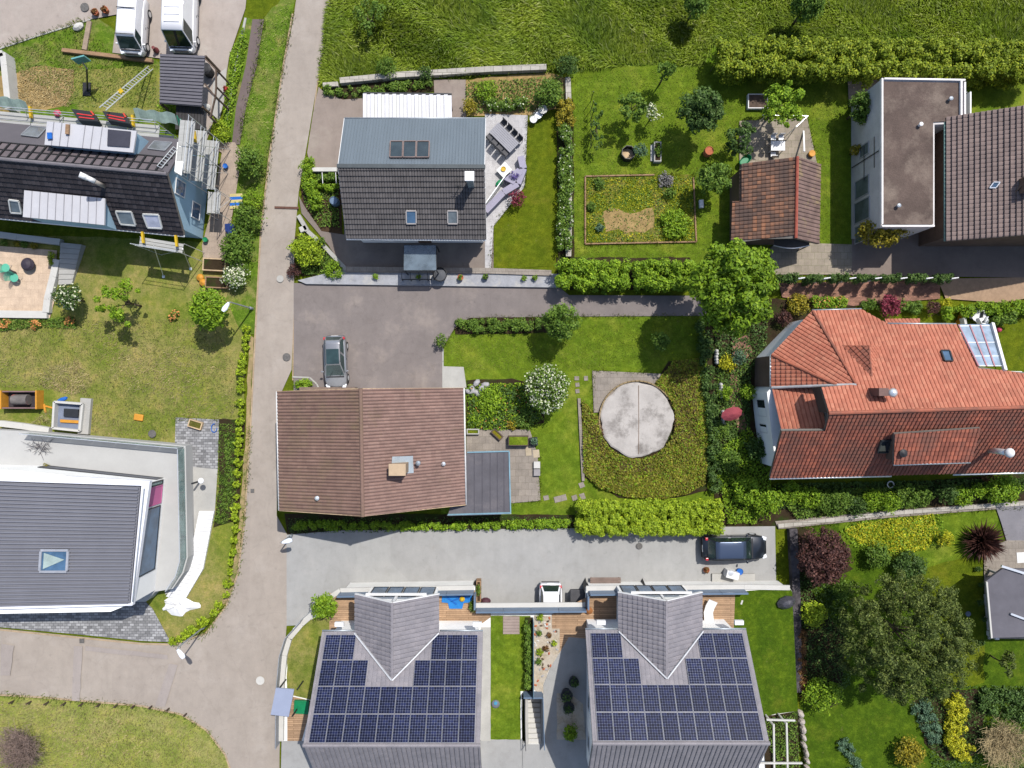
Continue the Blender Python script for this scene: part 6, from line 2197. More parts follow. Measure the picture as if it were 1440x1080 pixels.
cover('ground_cover', 'light weeds in the shaded border', [(1004, 520), (1050, 500), (1050, 560), (1030, 690), (1012, 690)], 1500, L_MID, .15, .4, seed=14)
cover('ground_cover', 'planting under the red tiled eave', [(1085, 680), (1440, 672), (1440, 690), (1300, 700), (1090, 715)], 6000, L_DARK, .16, .3)
cover('ground_cover', 'weeds in the vegetable plot', [(826, 252), (972, 248), (976, 338), (826, 341)], 3600, L_YELLOW, .1, .18, holes=[[(848, 298), (920, 292), (920, 328), (852, 326)]])
cover('ground_cover', 'green rows in the vegetable plot', [(826, 252), (972, 248), (976, 338), (826, 341)], 2600, L_MID, .13, .22, holes=[[(848, 298), (920, 292), (920, 328), (852, 326)]], seed=6)
cover('ground_cover', 'wild flowers and perennials in the bed by the brown roof', [(658, 540), (735, 538), (765, 590), (705, 606), (658, 602)], 3400, L_BRIGHT, .15, .4)
cover('ground_cover', 'low plants on the straw coloured bed', [(655, 116), (790, 108), (794, 148), (745, 158), (655, 160)], 2600, L_MID, .14, .3)
cover('ground_cover', 'ferns in the bed between the grey house and the lane', [(426, 230), (476, 246), (478, 320), (450, 320), (428, 285)], 1500, L_MID, .15, .3)
cover('ground_cover', 'weeds filling the triangular corner bed', [(412, 340), (436, 332), (484, 378), (476, 390), (426, 386)], 1800, L_MID, .14, .35)
cover('ground_cover', 'weeds in the lane verge bed', [(308, 595), (340, 595), (330, 728), (304, 738)], 2200, L_MID, .1, .16)
cover('ground_cover', 'leafy weeds by the footpath', [(344, 40), (350, 60), (330, 150), (325, 180), (314, 180), (326, 80)], 1800, L_BRIGHT, .15, .5)
cover('ground_cover', 'leaves under the hedge by the pale driveway', [(404, 728), (806, 726), (806, 744), (406, 750)], 2600, L_DARK, .12, .2)
cover('ground_cover', 'dark planting in the lower garden beds', [(1290, 965), (1440, 962), (1440, 1085), (1310, 1085)], 4200, L_DARK, .15, .3)
cover('ground_cover', 'dark planting beside the wall of the lower garden', [(1120, 800), (1190, 830), (1195, 960), (1150, 1000), (1126, 970)], 3600, L_DARK, .15, .35)
cover('ground_cover', 'creeper in the strip by the stone wall', [(1072, 1010), (1118, 1002), (1126, 1085), (1090, 1085)], 1300, L_MID, .14, .3, z=TZ + .1)
cover('ground_cover', 'plants edging the sand terrace', [(0, 450), (70, 448), (105, 445), (110, 462), (60, 460), (0, 466)], 1500, L_MID, .12, .3)
cover('ground_cover', 'moss and weeds in the garden paving', [(1092, 345), (1195, 348), (1195, 384), (1090, 384)], 500, L_LIME, .1, .06)
cover('ground_cover', 'straw litter on the bare patch', [(30, 100), (104, 98), (100, 150), (20, 150)], 3000, leaf_mat('straw', (0.36, 0.27, 0.13), .35, .1, hue=(0.5, 0.40, 0.2)), .2, .12, asp=.16)
for i, (px, py, lb) in enumerate([(8, 455, 'orange flower clump at the corner of the frame below the sand terrace'), (50, 456, 'orange flower clump at the middle of the sand terrace wall'), (98, 452, 'orange flower clump near the small blossoming tree'), (245, 443, 'orange flower clump beside the round bright tree')]):
    shrub(lb, px, py, 8, .45, L_MID, bloom=B_ORANGE, bloomfrac=.38, n=360, name='flower_clump', cat='flowers', group='orange flower clumps')

shrub('rounded shrub spilling over the bend of the curved garden wall', 456, 852, 22, 1.5, L_BRIGHT, n=2200, z0=TZ, size=.17)

grass_blades('meadow_stalks', [(470, -30), (1500, -30), (1500, 62), (1004, 62), (990, 88), (800, 94), (650, 103), (560, 106), (470, 112)], 4500, .65, .03, leaf_mat('stalk_blade', (0.26, 0.34, 0.09), .3, .2, hue=(0.40, 0.44, 0.17)), lean=1.15, swirl=.6, seed=8, label='pale seeding stalks among the meadow grass')
for k_, pl_ in enumerate(([(60, 520), (110, 505), (130, 530), (120, 556), (80, 552), (55, 540)], [(150, 505), (260, 485), (310, 520), (250, 560), (170, 545)], [(62, 580), (74, 580), (72, 598), (44, 594)], [(70, 1020), (140, 1000), (220, 1030), (230, 1070), (120, 1075)])):
    grass_blades('dry_tufts', pl_, [1300, 900, 220, 900][k_], .22, .022, leaf_mat('hay_blade', (0.30, 0.26, 0.12), .3, .1, hue=(0.44, 0.37, 0.2)), lean=1.3, swirl=3.1, seed=20 + k_, label=['heap of dry cut grass behind the site crate', 'bleached grass in the middle of the dry lawn', 'dry grass between crate and light well', 'bleached grass in the lower field'][k_])


def fringe(lines, per, L, W, mat, label, spread=.12, seed=3):
    # ragged grass along the borders of paved ground
    rng = np.random.default_rng(seed)
    xy = []
    for ln in lines:
        w = [P(*p) for p in ln]
        for a, b in zip(w, w[1:]):
            n = int((b - a).length * per)
            t = rng.random(n)
            g = np.sin(t * (b - a).length * 2.3 + a.x) * .5 + .5
            k = rng.random(n) < .25 + .75 * g
            q = np.array([a.x, a.y]) + t[k, None] * np.array([b.x - a.x, b.y - a.y]) + rng.normal(size=(k.sum(), 2)) * spread
            xy.append(q)
    xy = np.vstack(xy)
    n = len(xy)
    a = rng.random(n) * 2 * PI
    ln = L * (.5 + rng.random(n)); le = .5 + rng.random(n) * .8
    d = np.column_stack([np.cos(a), np.sin(a), np.zeros(n)]); s = np.column_stack([-np.sin(a), np.cos(a), np.zeros(n)])
    b0 = np.column_stack([xy, np.full(n, .02)])
    tip = b0 + d * (ln * np.sin(le))[:, None] + np.array([0, 0, 1]) * (ln * np.cos(le) + .15)[:, None]
    mid = b0 + (tip - b0) * .5 + np.array([0, 0, .04])
    w = W * (.6 + .8 * rng.random((n, 1)))
    co = np.stack([b0 - s * w * .35, b0 + s * w * .35, mid + s * w * .5, tip, mid - s * w * .5], 1).reshape(-1, 3)
    o = link_mesh('grass_fringe', raw_mesh('grass_fringe', co, 5), mat)
    tag(o, label, kind='stuff')


fringe([[(468, -10), (458, 60), (448, 115)], [(412, 20), (398, 98), (378, 230), (367, 330)], [(371, 26), (361, 92), (346, 150), (337, 203)], [(0, 68), (60, 49), (128, 27)], [(353, 600), (344, 738), (335, 806), (319, 851), (290, 890), (246, 906)], [(0, 975), (100, 984), (200, 993), (256, 1005), (292, 1027), (318, 1062)]], 60, .16, .035, GRASS_V, 'ragged weeds along the lane kerbs', .14)
fringe([[(660, 447), (800, 445), (985, 444)], [(622, 490), (640, 462)], [(690, 382), (694, 318), (738, 262), (742, 162)], [(833, 521), (938, 526)], [(835, 521), (833, 580)], [(760, 640), (760, 704), (716, 708)], [(803, 120), (803, 372)], [(823, 248), (975, 245), (979, 340), (823, 344), (823, 248)], [(1040, 170), (1135, 165), (1150, 235)], [(245, 590), (308, 590)], [(1384, 775), (1386, 830), (1390, 898)], [(1115, 742), (1250, 728), (1440, 713)]], 45, .12, .03, GRASS_L, 'ragged grass along the garden paving', .09, 4)

L_WINE = leaf_mat('leaf_wine', (0.065, 0.035, 0.022), .4, hue=(0.11, 0.07, 0.03))
for k_, (pl_, n_, m_, lb_) in enumerate((([(940, 520), (978, 520), (980, 600), (965, 640), (945, 620), (950, 570)], 3400, L_WINE, 'wine red leaves on the east arm of the stonecrop carpet'), ([(826, 600), (846, 595), (852, 640), (835, 650)], 900, L_WINE, 'wine red leaves west of the pale disc'), ([(870, 648), (915, 648), (920, 664), (870, 662)], 900, L_WINE, 'wine red leaves below the pale disc'), ([(825, 655), (870, 668), (930, 668), (980, 640), (985, 672), (940, 696), (880, 696), (840, 682)], 4200, leaf_mat('leaf_goldgreen', (0.14, 0.15, 0.014), .35, hue=(0.2, 0.21, 0.02)), 'golden green leaves on the lower arm of the stonecrop carpet'), ([(980, 510), (990, 510), (996, 640), (986, 660), (982, 600)], 1500, L_BRIGHT, 'green leaves along the east rim of the stonecrop carpet'))):
    cover('ground_cover', lb_, pl_, n_, m_, .15, .45, seed=30 + k_)
cover('ground_cover', 'loose shrubs at the foot of the shaded border', [(1000, 640), (1050, 600), (1082, 650), (1082, 690), (1060, 735), (1022, 735)], 4200, L_BRIGHT, .17, .7, seed=51)
cover('ground_cover', 'leafy plants under the orange house border', [(1085, 690), (1300, 682), (1300, 712), (1120, 730)], 3800, L_MID, .16, .5, seed=52)

cover('ground_cover', 'clods and dry stems on the bare patch of the plot', [(842, 294), (926, 288), (928, 326), (846, 332)], 900, leaf_mat('clods', (0.2, 0.14, 0.08), .4, .05, hue=(0.34, 0.25, 0.15)), .12, .06, seed=71)
cover('ground_cover', 'green weeds creeping over the bare patch of the plot', [(838, 290), (932, 284), (934, 332), (840, 336)], 520, L_MID, .12, .12, seed=72)
cover('ground_cover', 'tall perennials scattered in the flower bed', [(660, 545), (735, 540), (760, 590), (700, 604), (660, 600)], 1100, L_DARK, .2, .6, seed=73)
cover('ground_cover', 'small coloured blooms in the flower bed', [(660, 545), (735, 540), (760, 590), (700, 604), (660, 600)], 130, B_ORANGE, .12, .6, seed=74)
# ================================================================ vehicles
def paint(name, c, metal=0.3, rough=0.3):
    return surf(name, c, rough, .04, .8, 10, metal=metal, coat=.6, spec=.5)


TYRE = surf('tyre', (0.02, 0.02, 0.022), .85, .15, 6, 30)
LAMP = glass_mat('lamp_glass', (0.55, 0.57, 0.6), .1)
LAMP_R = glass_mat('lamp_red', (0.35, 0.015, 0.02), .15)


def vehicle(name, label, cat, pos, head, L, W, Hh, body_m, st, cab, roof_m=None, pillar_m=None, glassm=None, bars=None, ribs=0, sunroof=None, van=False):
    """st: stations along x (front is +) as (x/L, half width/(W/2), bottom z, belt z);
    cab: (front base, front top, rear top, rear base) as x/L, with half widths at belt and roof"""
    t = thing(name, label, cat, (0, 0, 0))
    glassm = glassm or GLS_D
    roof_m = roof_m or body_m
    rings = []
    for x, w, zb, zt in st:
        X, w = x * L, w * W / 2
        rings.append([Vector((X, y, z)) for y, z in ((-w * .86, zb), (-w * .98, zb + .12), (-w, (zb + zt) * .52), (-w * .97, zt - .07), (-w * .88, zt), (0, zt + .025), (w * .88, zt), (w * .97, zt - .07), (w, (zb + zt) * .52), (w * .98, zb + .12), (w * .86, zb))])
    mb = MB().loft(rings)
    body = mb.build('body', body_m, t, smooth=True)
    m = body.modifiers.new('edge', 'EDGE_SPLIT'); m.split_angle = math.radians(42)
    fb, ft, rt, rb, wb, wr = cab
    belt = np.interp([fb, rb], [s[0] for s in st][::-1], [s[3] for s in st][::-1])
    zf, zr_ = belt[0] - .02, belt[1] - .02
    wb, wr = wb * W / 2, wr * W / 2
    Fb = [Vector((fb * L, s * wb, zf)) for s in (-1, 1)]
    Ft = [Vector((ft * L, s * wr, Hh - .05)) for s in (-1, 1)]
    Rt = [Vector((rt * L, s * wr, Hh - .06)) for s in (-1, 1)]
    Rb = [Vector((rb * L, s * wb, zr_)) for s in (-1, 1)]
    # inner cabin in body colour, panes set a little proud
    core = MB()
    e = .985
    core.loft([[Rb[0] * 1, Rb[1] * 1, Fb[1] * 1, Fb[0] * 1], [Rt[0] * 1, Rt[1] * 1, Ft[1] * 1, Ft[0] * 1]])
    core.build('cabin', body_m, t)
    def pane(nm, q, k, m_):
        c = sum(q, Vector()) / 4
        q = [c + (p - c) * k for p in q]
        nrm = (q[1] - q[0]).cross(q[2] - q[0]).normalized()
        cc = Vector((0, 0, Hh * .6))
        if nrm.dot(c - cc) < 0:
            nrm = -nrm
        a = [p + nrm * .012 for p in q]
        b = [p - nrm * .02 for p in q]
        return MB().loft([b, a]).build(nm, m_, t)
    pane('windscreen', [Fb[0], Fb[1], Ft[1], Ft[0]], .92, glassm)
    pane('rear_window', [Rb[0], Rb[1], Rt[1], Rt[0]], .84, glassm)
    for i in (0, 1):
        k_ = .22 if van else .5
        mid_b, mid_t = Fb[i].lerp(Rb[i], k_), Ft[i].lerp(Rt[i], k_)
        pane('side_window', [Fb[i], mid_b, mid_t, Ft[i]], .86, glassm)
        if not van:
            pane('side_window', [mid_b, Rb[i], Rt[i], mid_t], .86, glassm)
    # domed roof
    n = 6
    rr = []
    for i in range(n + 1):
        u = i / n
        c0, c1 = Rt[0].lerp(Ft[0], u), Rt[1].lerp(Ft[1], u)
        z = .055 * math.sin(PI * (.12 + .76 * u))
        rr.append([c0 + Vector((0, -.004, -.03))] + [c0.lerp(c1, v) + Vector((0, 0, z * (1 - (2 * v - 1) ** 4) + .004)) for v in (.0, .06, .25, .5, .75, .94, 1)] + [c1 + Vector((0, .004, -.03))])
    mb = MB().loft(rr)
    rf = mb.build('roof', roof_m, t, smooth=True)
    if sunroof:
        u0, u1 = sunroof
        q = [Rt[0].lerp(Ft[0], u0).lerp(Rt[1].lerp(Ft[1], u0), .08), Rt[0].lerp(Ft[0], u0).lerp(Rt[1].lerp(Ft[1], u0), .92), Rt[0].lerp(Ft[0], u1).lerp(Rt[1].lerp(Ft[1], u1), .92), Rt[0].lerp(Ft[0], u1).lerp(Rt[1].lerp(Ft[1], u1), .08)]
        MB().slab([p + Vector((0, 0, .075)) for p in q], .05).build('sunroof', glassm, rf)
    for k in range(ribs):
        u = .05 + .82 * k / max(1, ribs - 1)
        c0, c1 = Rt[0].lerp(Ft[0], u), Rt[1].lerp(Ft[1], u)
        MB().beam(c0.lerp(c1, .14) + Vector((0, 0, .07)), c0.lerp(c1, .86) + Vector((0, 0, .07)), .07, .035).build('roof_rib', roof_m, rf)
    for u in (bars or ()):
        c0, c1 = Rt[0].lerp(Ft[0], u), Rt[1].lerp(Ft[1], u)
        MB().beam(c0 + Vector((0, 0, .12)), c1 + Vector((0, 0, .12)), .05, .04).build('roof_bar', DARKM, rf)
    if not ribs and not bars:
        for i in (0, 1):
            MB().tube(Rt[i].lerp(Ft[i], .08) + Vector((0, 0, .06)), Rt[i].lerp(Ft[i], .9) + Vector((0, 0, .06)), .02, 6).build('roof_rail', DARKM, rf)
    # wheels
    for wx in (.31, -.30):
        for s in (-1, 1):
            c = Vector((wx * L, s * (W / 2 - .10), .32))
            w = MB().tube(c - Vector((0, .105, 0)), c + Vector((0, .105, 0)), .32, 20).build('wheel', TYRE, t)
            MB().tube(c + Vector((0, s * .1, 0)), c + Vector((0, s * .113, 0)), .2, 14).build('rim', ALU, w)
    # lamps, bumpers, mirrors, wipers
    x0, x1 = st[1][0] * L, st[-2][0] * L
    for s in (-1, 1):
        MB().box((x0 + .02, s * W * .37, st[1][3] - .05), (.36, .26, .13), -s * .35).build('headlight', LAMP, t, bevel=.03)
        MB().box((x1 + .0, s * W * .41, st[-2][3] - .10), (.2, .2, .3)).build('tail_light', LAMP_R, t, bevel=.03)
        mx = fb * L - .35
        MB().box((mx, s * (W / 2 + .08), zf + .10), (.12, .2, .14), s * .15).build('mirror', body_m, t, bevel=.03)
    MB().box((st[0][0] * L + .0, 0, .42), (.10, W * .74, .2)).build('bumper', DARKM, t, bevel=.03)
    MB().box((st[-1][0] * L + .0, 0, .45), (.10, W * .78, .18)).build('bumper', DARKM, t, bevel=.03)
    MB().beam(Vector((fb * L + .06, -W * .40, zf + .025)), Vector((fb * L + .06, W * .40, zf + .025)), .10, .035).build('cowl', BLACK, t)
    MB().box((st[0][0] * L - .02, 0, .62 if not van else .74), (.10, W * .5, .12)).build('grille', BLACK, t)
    MB().box((st[-1][0] * L - .012, 0, .72), (.03, .52, .12)).build('number_plate', WHITE, t)
    for s in (-1, 1):
        for xx in ((fb + rb) / 2, fb - .03):
            MB().beam(Vector((xx * L, s * (W / 2 - .012), .35)), Vector((xx * L, s * (W / 2 - .012), zf - .12)), .03, .014).build('door_seam', BLACK, t)
        MB().box(((fb + rb) / 2 * L + .2, s * (W / 2 + .005), zf - .16), (.16, .03, .03)).build('door_handle', DARKM, t)
    for s in (-.25, .2):
        MB().beam(Vector((fb * L + .03, s * W, zf + .03)), Vector((fb * L - .28, s * W + .3, zf + .3)), .02, .02).build('wiper', DARKM, t)
    t.location = (pos[0], pos[1], GZ[0])
    t.rotation_euler = (0, 0, head)
    return t


HATCH = [(.5, .62, .32, .58), (.455, .86, .24, .70), (.36, .97, .2, .84), (.22, 1.0, .2, .95), (0, 1.0, .2, .97), (-.3, 1.0, .22, .99), (-.44, .95, .26, .97), (-.49, .84, .34, .86)]
SUVS = [(.5, .66, .36, .68), (.46, .88, .28, .82), (.36, .98, .24, .94), (.22, 1.0, .24, 1.02), (0, 1.0, .24, 1.04), (-.3, 1.0, .26, 1.04), (-.45, .96, .3, 1.0), (-.5, .88, .38, .82)]
VANS = [(.5, .72, .32, .7), (.465, .9, .26, .88), (.38, .99, .22, 1.05), (.28, 1.0, .22, 1.14), (0, 1.0, .22, 1.16), (-.3, 1.0, .24, 1.16), (-.47, .99, .28, 1.16), (-.5, .95, .36, 1.1)]
D90 = math.radians(90)
c = P(473, 509, .6)
vehicle('parked_car', 'silver hatchback with dark glass roof parked before the brown roofed house', 'car', c, -D90 + .03, 3.95, 1.68, 1.5, paint('paint_silver', (0.22, 0.225, 0.24), .5), HATCH,
        (.27, .06, -.40, -.475, .88, .66), sunroof=(.36, .97), glassm=glass_mat('glass_car', (0.02, 0.04, 0.04), .05))
c = P(1031, 769, .6)
vehicle('parked_car', 'dark blue estate car with red tail lamps parked on the pale driveway', 'car', c, .02, 4.75, 1.84, 1.58, paint('paint_black', (0.014, 0.018, 0.025), .4, .3), SUVS,
        (.25, .13, -.34, -.44, .9, .70), roof_m=paint('paint_sky_reflection', (0.05, 0.07, 0.115), .5, .3), glassm=glass_mat('glass_car2', (0.012, 0.022, 0.02), .05))  # bluer roof colour stands in for the sky mirrored on it
c = P(774, 846, .6)
vehicle('parked_car', 'white hatchback nosed into the garage below the terrace', 'car', (c.x, c.y - .55, 0), -D90, 4.1, 1.74, 1.5, paint('paint_white', (0.58, 0.58, 0.60), 0, .3), HATCH,
        (.27, .08, -.38, -.475, .88, .70), glassm=MATS['glass_car2'])
WV = MATS['paint_white']
c = P(189, 39, .8)
vehicle('parked_van', 'smaller white van with two dark roof bars by the timber edging', 'van', c, -D90 - .06, 4.1, 1.82, 1.86, WV, VANS,
        (.43, .29, -.47, -.495, .92, .76), bars=(.35, .97), van=True, glassm=MATS['glass_car2'])
c = P(258, 22, .8)
vehicle('parked_van', 'larger white delivery van with ribbed roof above the carport', 'van', c, -D90 - .03, 5.5, 2.0, 2.4, WV, VANS,
        (.45, .35, -.48, -.495, .93, .78), ribs=8, van=True, glassm=MATS['glass_car2'])

# ================================================================ street lamps
def lamp(label, b, tip, h, name='street_lamp'):
    base, head = P(*b), P(*tip, h)
    t = thing(name, label, 'street lamp', base)
    mb = MB()
    mb.lathe(base, [(.11, 0), (.11, .5), (.06, .55), (.045, h * .98)], 10)
    mb.build('pole', ZINC, t, smooth=False)
    top = Vector((base.x, base.y, h * .98))
    d = Vector((head.x - top.x, head.y - top.y, 0))
    MB().tube(top, top + d * .6 + Vector((0, 0, .12)), .035, 8).build('arm', ZINC, t)
    u = d.normalized(); n = Vector((-u.y, u.x, 0))
    s = top + d * .55 + Vector((0, 0, .12))
    mb = MB()
    L = .75
    r = [[s + u * (x * L) + n * (w * y) + Vector((0, 0, z)) for y, z in ((-1, 0), (-.8, .07), (.8, .07), (1, 0), (.7, -.05), (-.7, -.05))] for x, w in ((0, .07), (.25, .14), (.7, .19), (1.0, .12))]
    mb.loft(r)
    hd = mb.build('lamp_head', surf('lamp_shell', (0.62, 0.66, 0.72), .35, .05, metal=.2), t)
    MB().slab([s + u * .2 + n * .1 + Vector((0, 0, -.052)), s + u * .6 + n * .12 + Vector((0, 0, -.052)), s + u * .6 - n * .12 + Vector((0, 0, -.052)), s + u * .2 - n * .1 + Vector((0, 0, -.052))], .015).build('lens', GLS_G, hd)
    return t


lamp('tall street lamp at the lane beside the round bright tree', (355, 434), (322, 426), 4.2)
lamp('tall street lamp leaning over the junction at the tip of the planted row', (289, 880), (251, 914), 4.4)
lamp('short street lamp at the corner of the pale driveway and the lane', (411, 752), (399, 762), 2.6)
bl = thing('bollard_lamp', 'slim white topped post lamp on the pale path beside the terrace', 'lamp', P(283, 676))
MB().lathe(P(283, 676), [(.07, 0), (.07, 1.5)], 10).build('pole', DARKM, bl)
MB().lathe(P(283, 676, 1.5), [(.2, 0), (.22, .04), (.2, .1), (.05, .14)], 18).build('lamp_head', WHITE, bl)

# ================================================================ scaffolding round the renovated house
def scaffold(label, path, levels, width, net=None, boards=True, side=1):
    q = [P(*p) if not isinstance(p, Vector) else p for p in path]
    t = thing('scaffold', label, 'scaffolding', q[0])
    rnd = random.Random(5)
    for a, b in zip(q, q[1:]):
        L = (b - a).length
        d = (b - a).normalized()
        n = Vector((-d.y, d.x, 0)) * side
        k = max(1, round(L / 2.3))
        top = max(levels) + 1.05
        for i in range(k + 1):
            for o in (0, width):
                p = a + d * (L * i / k) + n * o
                MB().tube(p, p + Vector((0, 0, top if o else max(levels))), .026, 6).build('upright', ALU, t)
        for z in levels:
            for r in range(3):
                oo = width * (r + .5) / 3
                for i in range(k):
                    s, e = a + d * (L * i / k + .03) + n * oo, a + d * (L * (i + 1) / k - .03) + n * oo
                    MB().beam(s + Vector((0, 0, z)), e + Vector((0, 0, z)), width / 3 - .03, .05).build('plank', surf('plank_grey', ph(196, 196, 192, 1.9), .7, .14, 2, 18, stretch=(.4, 3, 1)), t)
            for hh in (.5, 1.0):
                MB().tube(a + n * width + Vector((0, 0, z + hh)), b + n * width + Vector((0, 0, z + hh)), .022, 6).build('guard_rail', ALU, t)
        for i in range(k):
            s, e = a + d * (L * i / k) + n * width, a + d * (L * (i + 1) / k) + n * width
            MB().tube(s + Vector((0, 0, .2)), e + Vector((0, 0, top - .3)), .02, 5).build('brace', ALU, t)
    return t


nscs = scaffold('aluminium scaffolding along the meadow side of the black roof', [P(-30, 195, 0), P(262, 221, 0)], (2.0, 4.0), .9, side=1)
scaffold('aluminium scaffolding stacked before the pale blue gable', [Vector((-22.45, 17.9, 0)), Vector((-22.8, 14.3, 0))], (2.0, 4.0, 5.8), 1.05, side=1)
scaffold('single lower scaffold bay at the foot of the pale blue gable', [Vector((-22.25, 14.1, 0)), Vector((-22.35, 12.5, 0))], (2.0,), .95, side=1)
a_, b_ = P(197, 333, 3.3), P(259, 343, 3.3)
scaffold('short scaffold platform at the south eave over the lawn', [Vector((a_.x, a_.y, 0)), Vector((b_.x, b_.y, 0))], (3.3,), .7, side=-1)
mb = MB()
for (x0, y0, z0), (x1, y1, z1) in (((216, 345, 3.4), (230, 389, 0)), ((257, 350, 3.4), (268, 378, 0))):
    pr_ = thing('prop', ('long' if x0 < 230 else 'short') + ' slanting metal prop from the south scaffold platform to the lawn', 'prop', P(x1, y1))
    MB().tube(P(x0, y0, z0), P(x1, y1, 0), .03, 6).build('tube', ALU, pr_)
    MB().box(P(x1, y1, .02), (.2, .2, .04)).build('foot', ALU, pr_)
# nets
for (p0, p1, z0, z1, lb) in [((192, 168), (250, 175), 3.4, 3.9, 'pale green netting sheet on the scaffold by the round bush'), ((252, 178), (266, 190), 3.4, 5.0, 'dark green netting at the scaffold corner near the pergola'), ((-10, 148), (42, 158), 3.4, 4.8, 'green netting at the frame edge of the scaffold')]:
    a, b = P(*p0, z0), P(*p1, z0)
    n = 10
    v = []
    for i in range(n + 1):
        p = a.lerp(b, i / n)
        w = Vector((0, .07 * math.sin(i * 1.7), 0))
        v.append([p + w, Vector((p.x, p.y + .62, z0 + .45)) + w])
    mb = MB()
    for i in range(n):
        mb.slab([v[i][0], v[i + 1][0], v[i + 1][1], v[i][1]], .012)
    tag(mb.build('netting', TEAL if 'dark' in lb else surf('netting_pale', ph(176, 200, 190, 1.9), .6, .2, 3, 18)), lb, 'netting')
for i, (px, py, lb) in enumerate([(43, 158, 'yellow scaffold end board nearest the frame edge'), (187, 170, 'yellow scaffold end board right of the black module stacks'), (274, 192, 'yellow scaffold end board at the gable corner'), (201, 334, 'yellow end board on the west end of the south platform'), (248, 339, 'yellow end board on the east end of the south platform')]):
    z = 4.3 if py < 250 else 3.7
    tag(MB().box(P(px, py, z), (.14, .8, .2), .1).build('end_board', YELLOW), lb, 'board')
# wrapped modules on the scaffold
for i, (q, lb) in enumerate([(((97, 151), (128, 155), (139, 171), (110, 169)), 'black boxed module stack with red straps, nearer the straw heap'), (((141, 154), (174, 158), (182, 174), (151, 169)), 'black boxed module stack with red straps, nearer the ladder hoist')]):
    t = thing('module_stack', lb, 'stack', P(*q[0], 4.2))
    pts = [P(*v, 5.2) for v in q]
    pts[0].z = pts[1].z = 5.0
    MB().slab(pts, .55).build('box', BLACK, t, bevel=.03)
    for s in (.45, .75):
        MB().beam(pts[0].lerp(pts[3], s) + Vector((.2, 0, .03)), pts[1].lerp(pts[2], s) + Vector((-.2, 0, .03)), .07, .03).build('strap', RED, t)
    MB().beam(pts[1] + Vector((-.1, 0, .06)), pts[1].lerp(pts[2], .4) + Vector((-.05, 0, .06)), .1, .06).build('edge_guard', surf('guard_orange', ph(236, 90, 60, 2), .6), t)
# hoist ladder
ld = thing('ladder', 'long aluminium ladder hoist rising from the lawn to the scaffold', 'ladder', P(212, 95))
a0, a1, b0, b1 = P(209, 93, 0), P(215, 97, 0), P(140, 151, 5.6), P(149, 155, 5.6)
MB().tube(a0, b0, .04, 6).build('rail', ALU, ld)
MB().tube(a1, b1, .04, 6).build('rail', ALU, ld)
mb = MB()
for k in range(1, 22):
    mb.tube(a0.lerp(b0, k / 22), a1.lerp(b1, k / 22), .018, 5)
mb.build('rungs', ALU, ld)
MB().box(a0.lerp(b0, .62).lerp(a1.lerp(b1, .62), .4) + Vector((0, 0, .1)), (.3, .3, .1), .7).build('trolley', YELLOW, ld)
r2 = thing('ladder', 'roof ladder lying on the black roof beside the gable edge', 'ladder', G(226, 236))
a0, a1, b0, b1 = [G(*v) + pN[1] * .15 for v in ((222, 236), (228, 239), (245, 209), (250, 213))]
for s, e in ((a0, b0), (a1, b1)):
    MB().tube(s, e, .03, 6).build('rail', ALU, r2)
mb = MB()
for k in range(0, 9):
    mb.tube(a0.lerp(b0, k / 8), a1.lerp(b1, k / 8), .02, 5)
mb.build('rungs', ALU, r2)
gb = [G(*v) + pN[1] * .12 for v in ((246, 243), (256, 249), (262, 204), (250, 202))]
tag(MB().slab(gb, .05).build('board', surf('board_white', (0.6, 0.6, 0.58), .7, .1, 2, 14)), 'white sheeting board lying along the gable edge of the black roof', 'board')
tag(MB().box(P(70, 191, 6.42), (.3, .42, .1), .05).build('tool_box', BLUE), 'bright blue tool box on the white dormer roof', 'tool box')
tag(MB().box(P(95, 182, 6.42), (.22, .65, .14), -.05).build('tool_bag', WOOD), 'brown striped tool bag on the white dormer roof', 'tool bag')
tag(MB().lathe(P(82, 160, 4.06), [(.2, 0), (.26, .1), (.2, .22), (.08, .26)], 10).build('bag', PINKP), 'crumpled red bag on the scaffold planks', 'bag')

# ================================================================ small things: helpers
def put(name, label, cat, mb, mat, **k):
    return tag(mb.build(name, mat, **{x: y for x, y in k.items() if x != 'group'}), label, cat, k.get('group'))


def crate(label, px, py, lx, ly, h, rot, wood=WOOD, fill=None, z=0.0, name='raised_bed', cat='planter', wall=.08, level=.85):
    c = P(px, py, z + h)
    t = thing(name, label, cat, (c.x, c.y, z))
    mb = MB()
    ca, sa = math.cos(rot), math.sin(rot)
    for dx, dy, sx, sy in ((0, ly / 2 - wall / 2, lx, wall), (0, -ly / 2 + wall / 2, lx, wall), (lx / 2 - wall / 2, 0, wall, ly - 2 * wall - .004), (-lx / 2 + wall / 2, 0, wall, ly - 2 * wall - .004)):
        mb.box((c.x + dx * ca - dy * sa, c.y + dx * sa + dy * ca, z + h / 2), (sx, sy, h), rot)
    mb.build('side_boards', wood, t)
    MB().box((c.x, c.y, z + h * level / 2), (lx - 2 * wall - .006, ly - 2 * wall - .006, h * level), rot).build('filling', fill or SOIL, t)
    return t


def chair(label, px, py, rot, mat, z=0.0, group=None, s=1.0, name='chair', cat='chair'):
    c = P(px, py, z + .45)
    t = thing(name, label, cat, (0, 0, 0), group)
    MB().box((0, 0, .44), (.46, .46, .05)).build('seat', mat, t, bevel=.015)
    MB().box((-.22, 0, .70), (.05, .46, .45)).build('backrest', mat, t, bevel=.015)
    for sx in (-.2, .2):
        for sy in (-.2, .2):
            MB().beam((sx, sy, 0), (sx, sy, .42), .035, .035).build('leg', DARKM, t)
    t.location = (c.x, c.y, z); t.rotation_euler = (0, 0, rot); t.scale = (s, s, s)
    return t


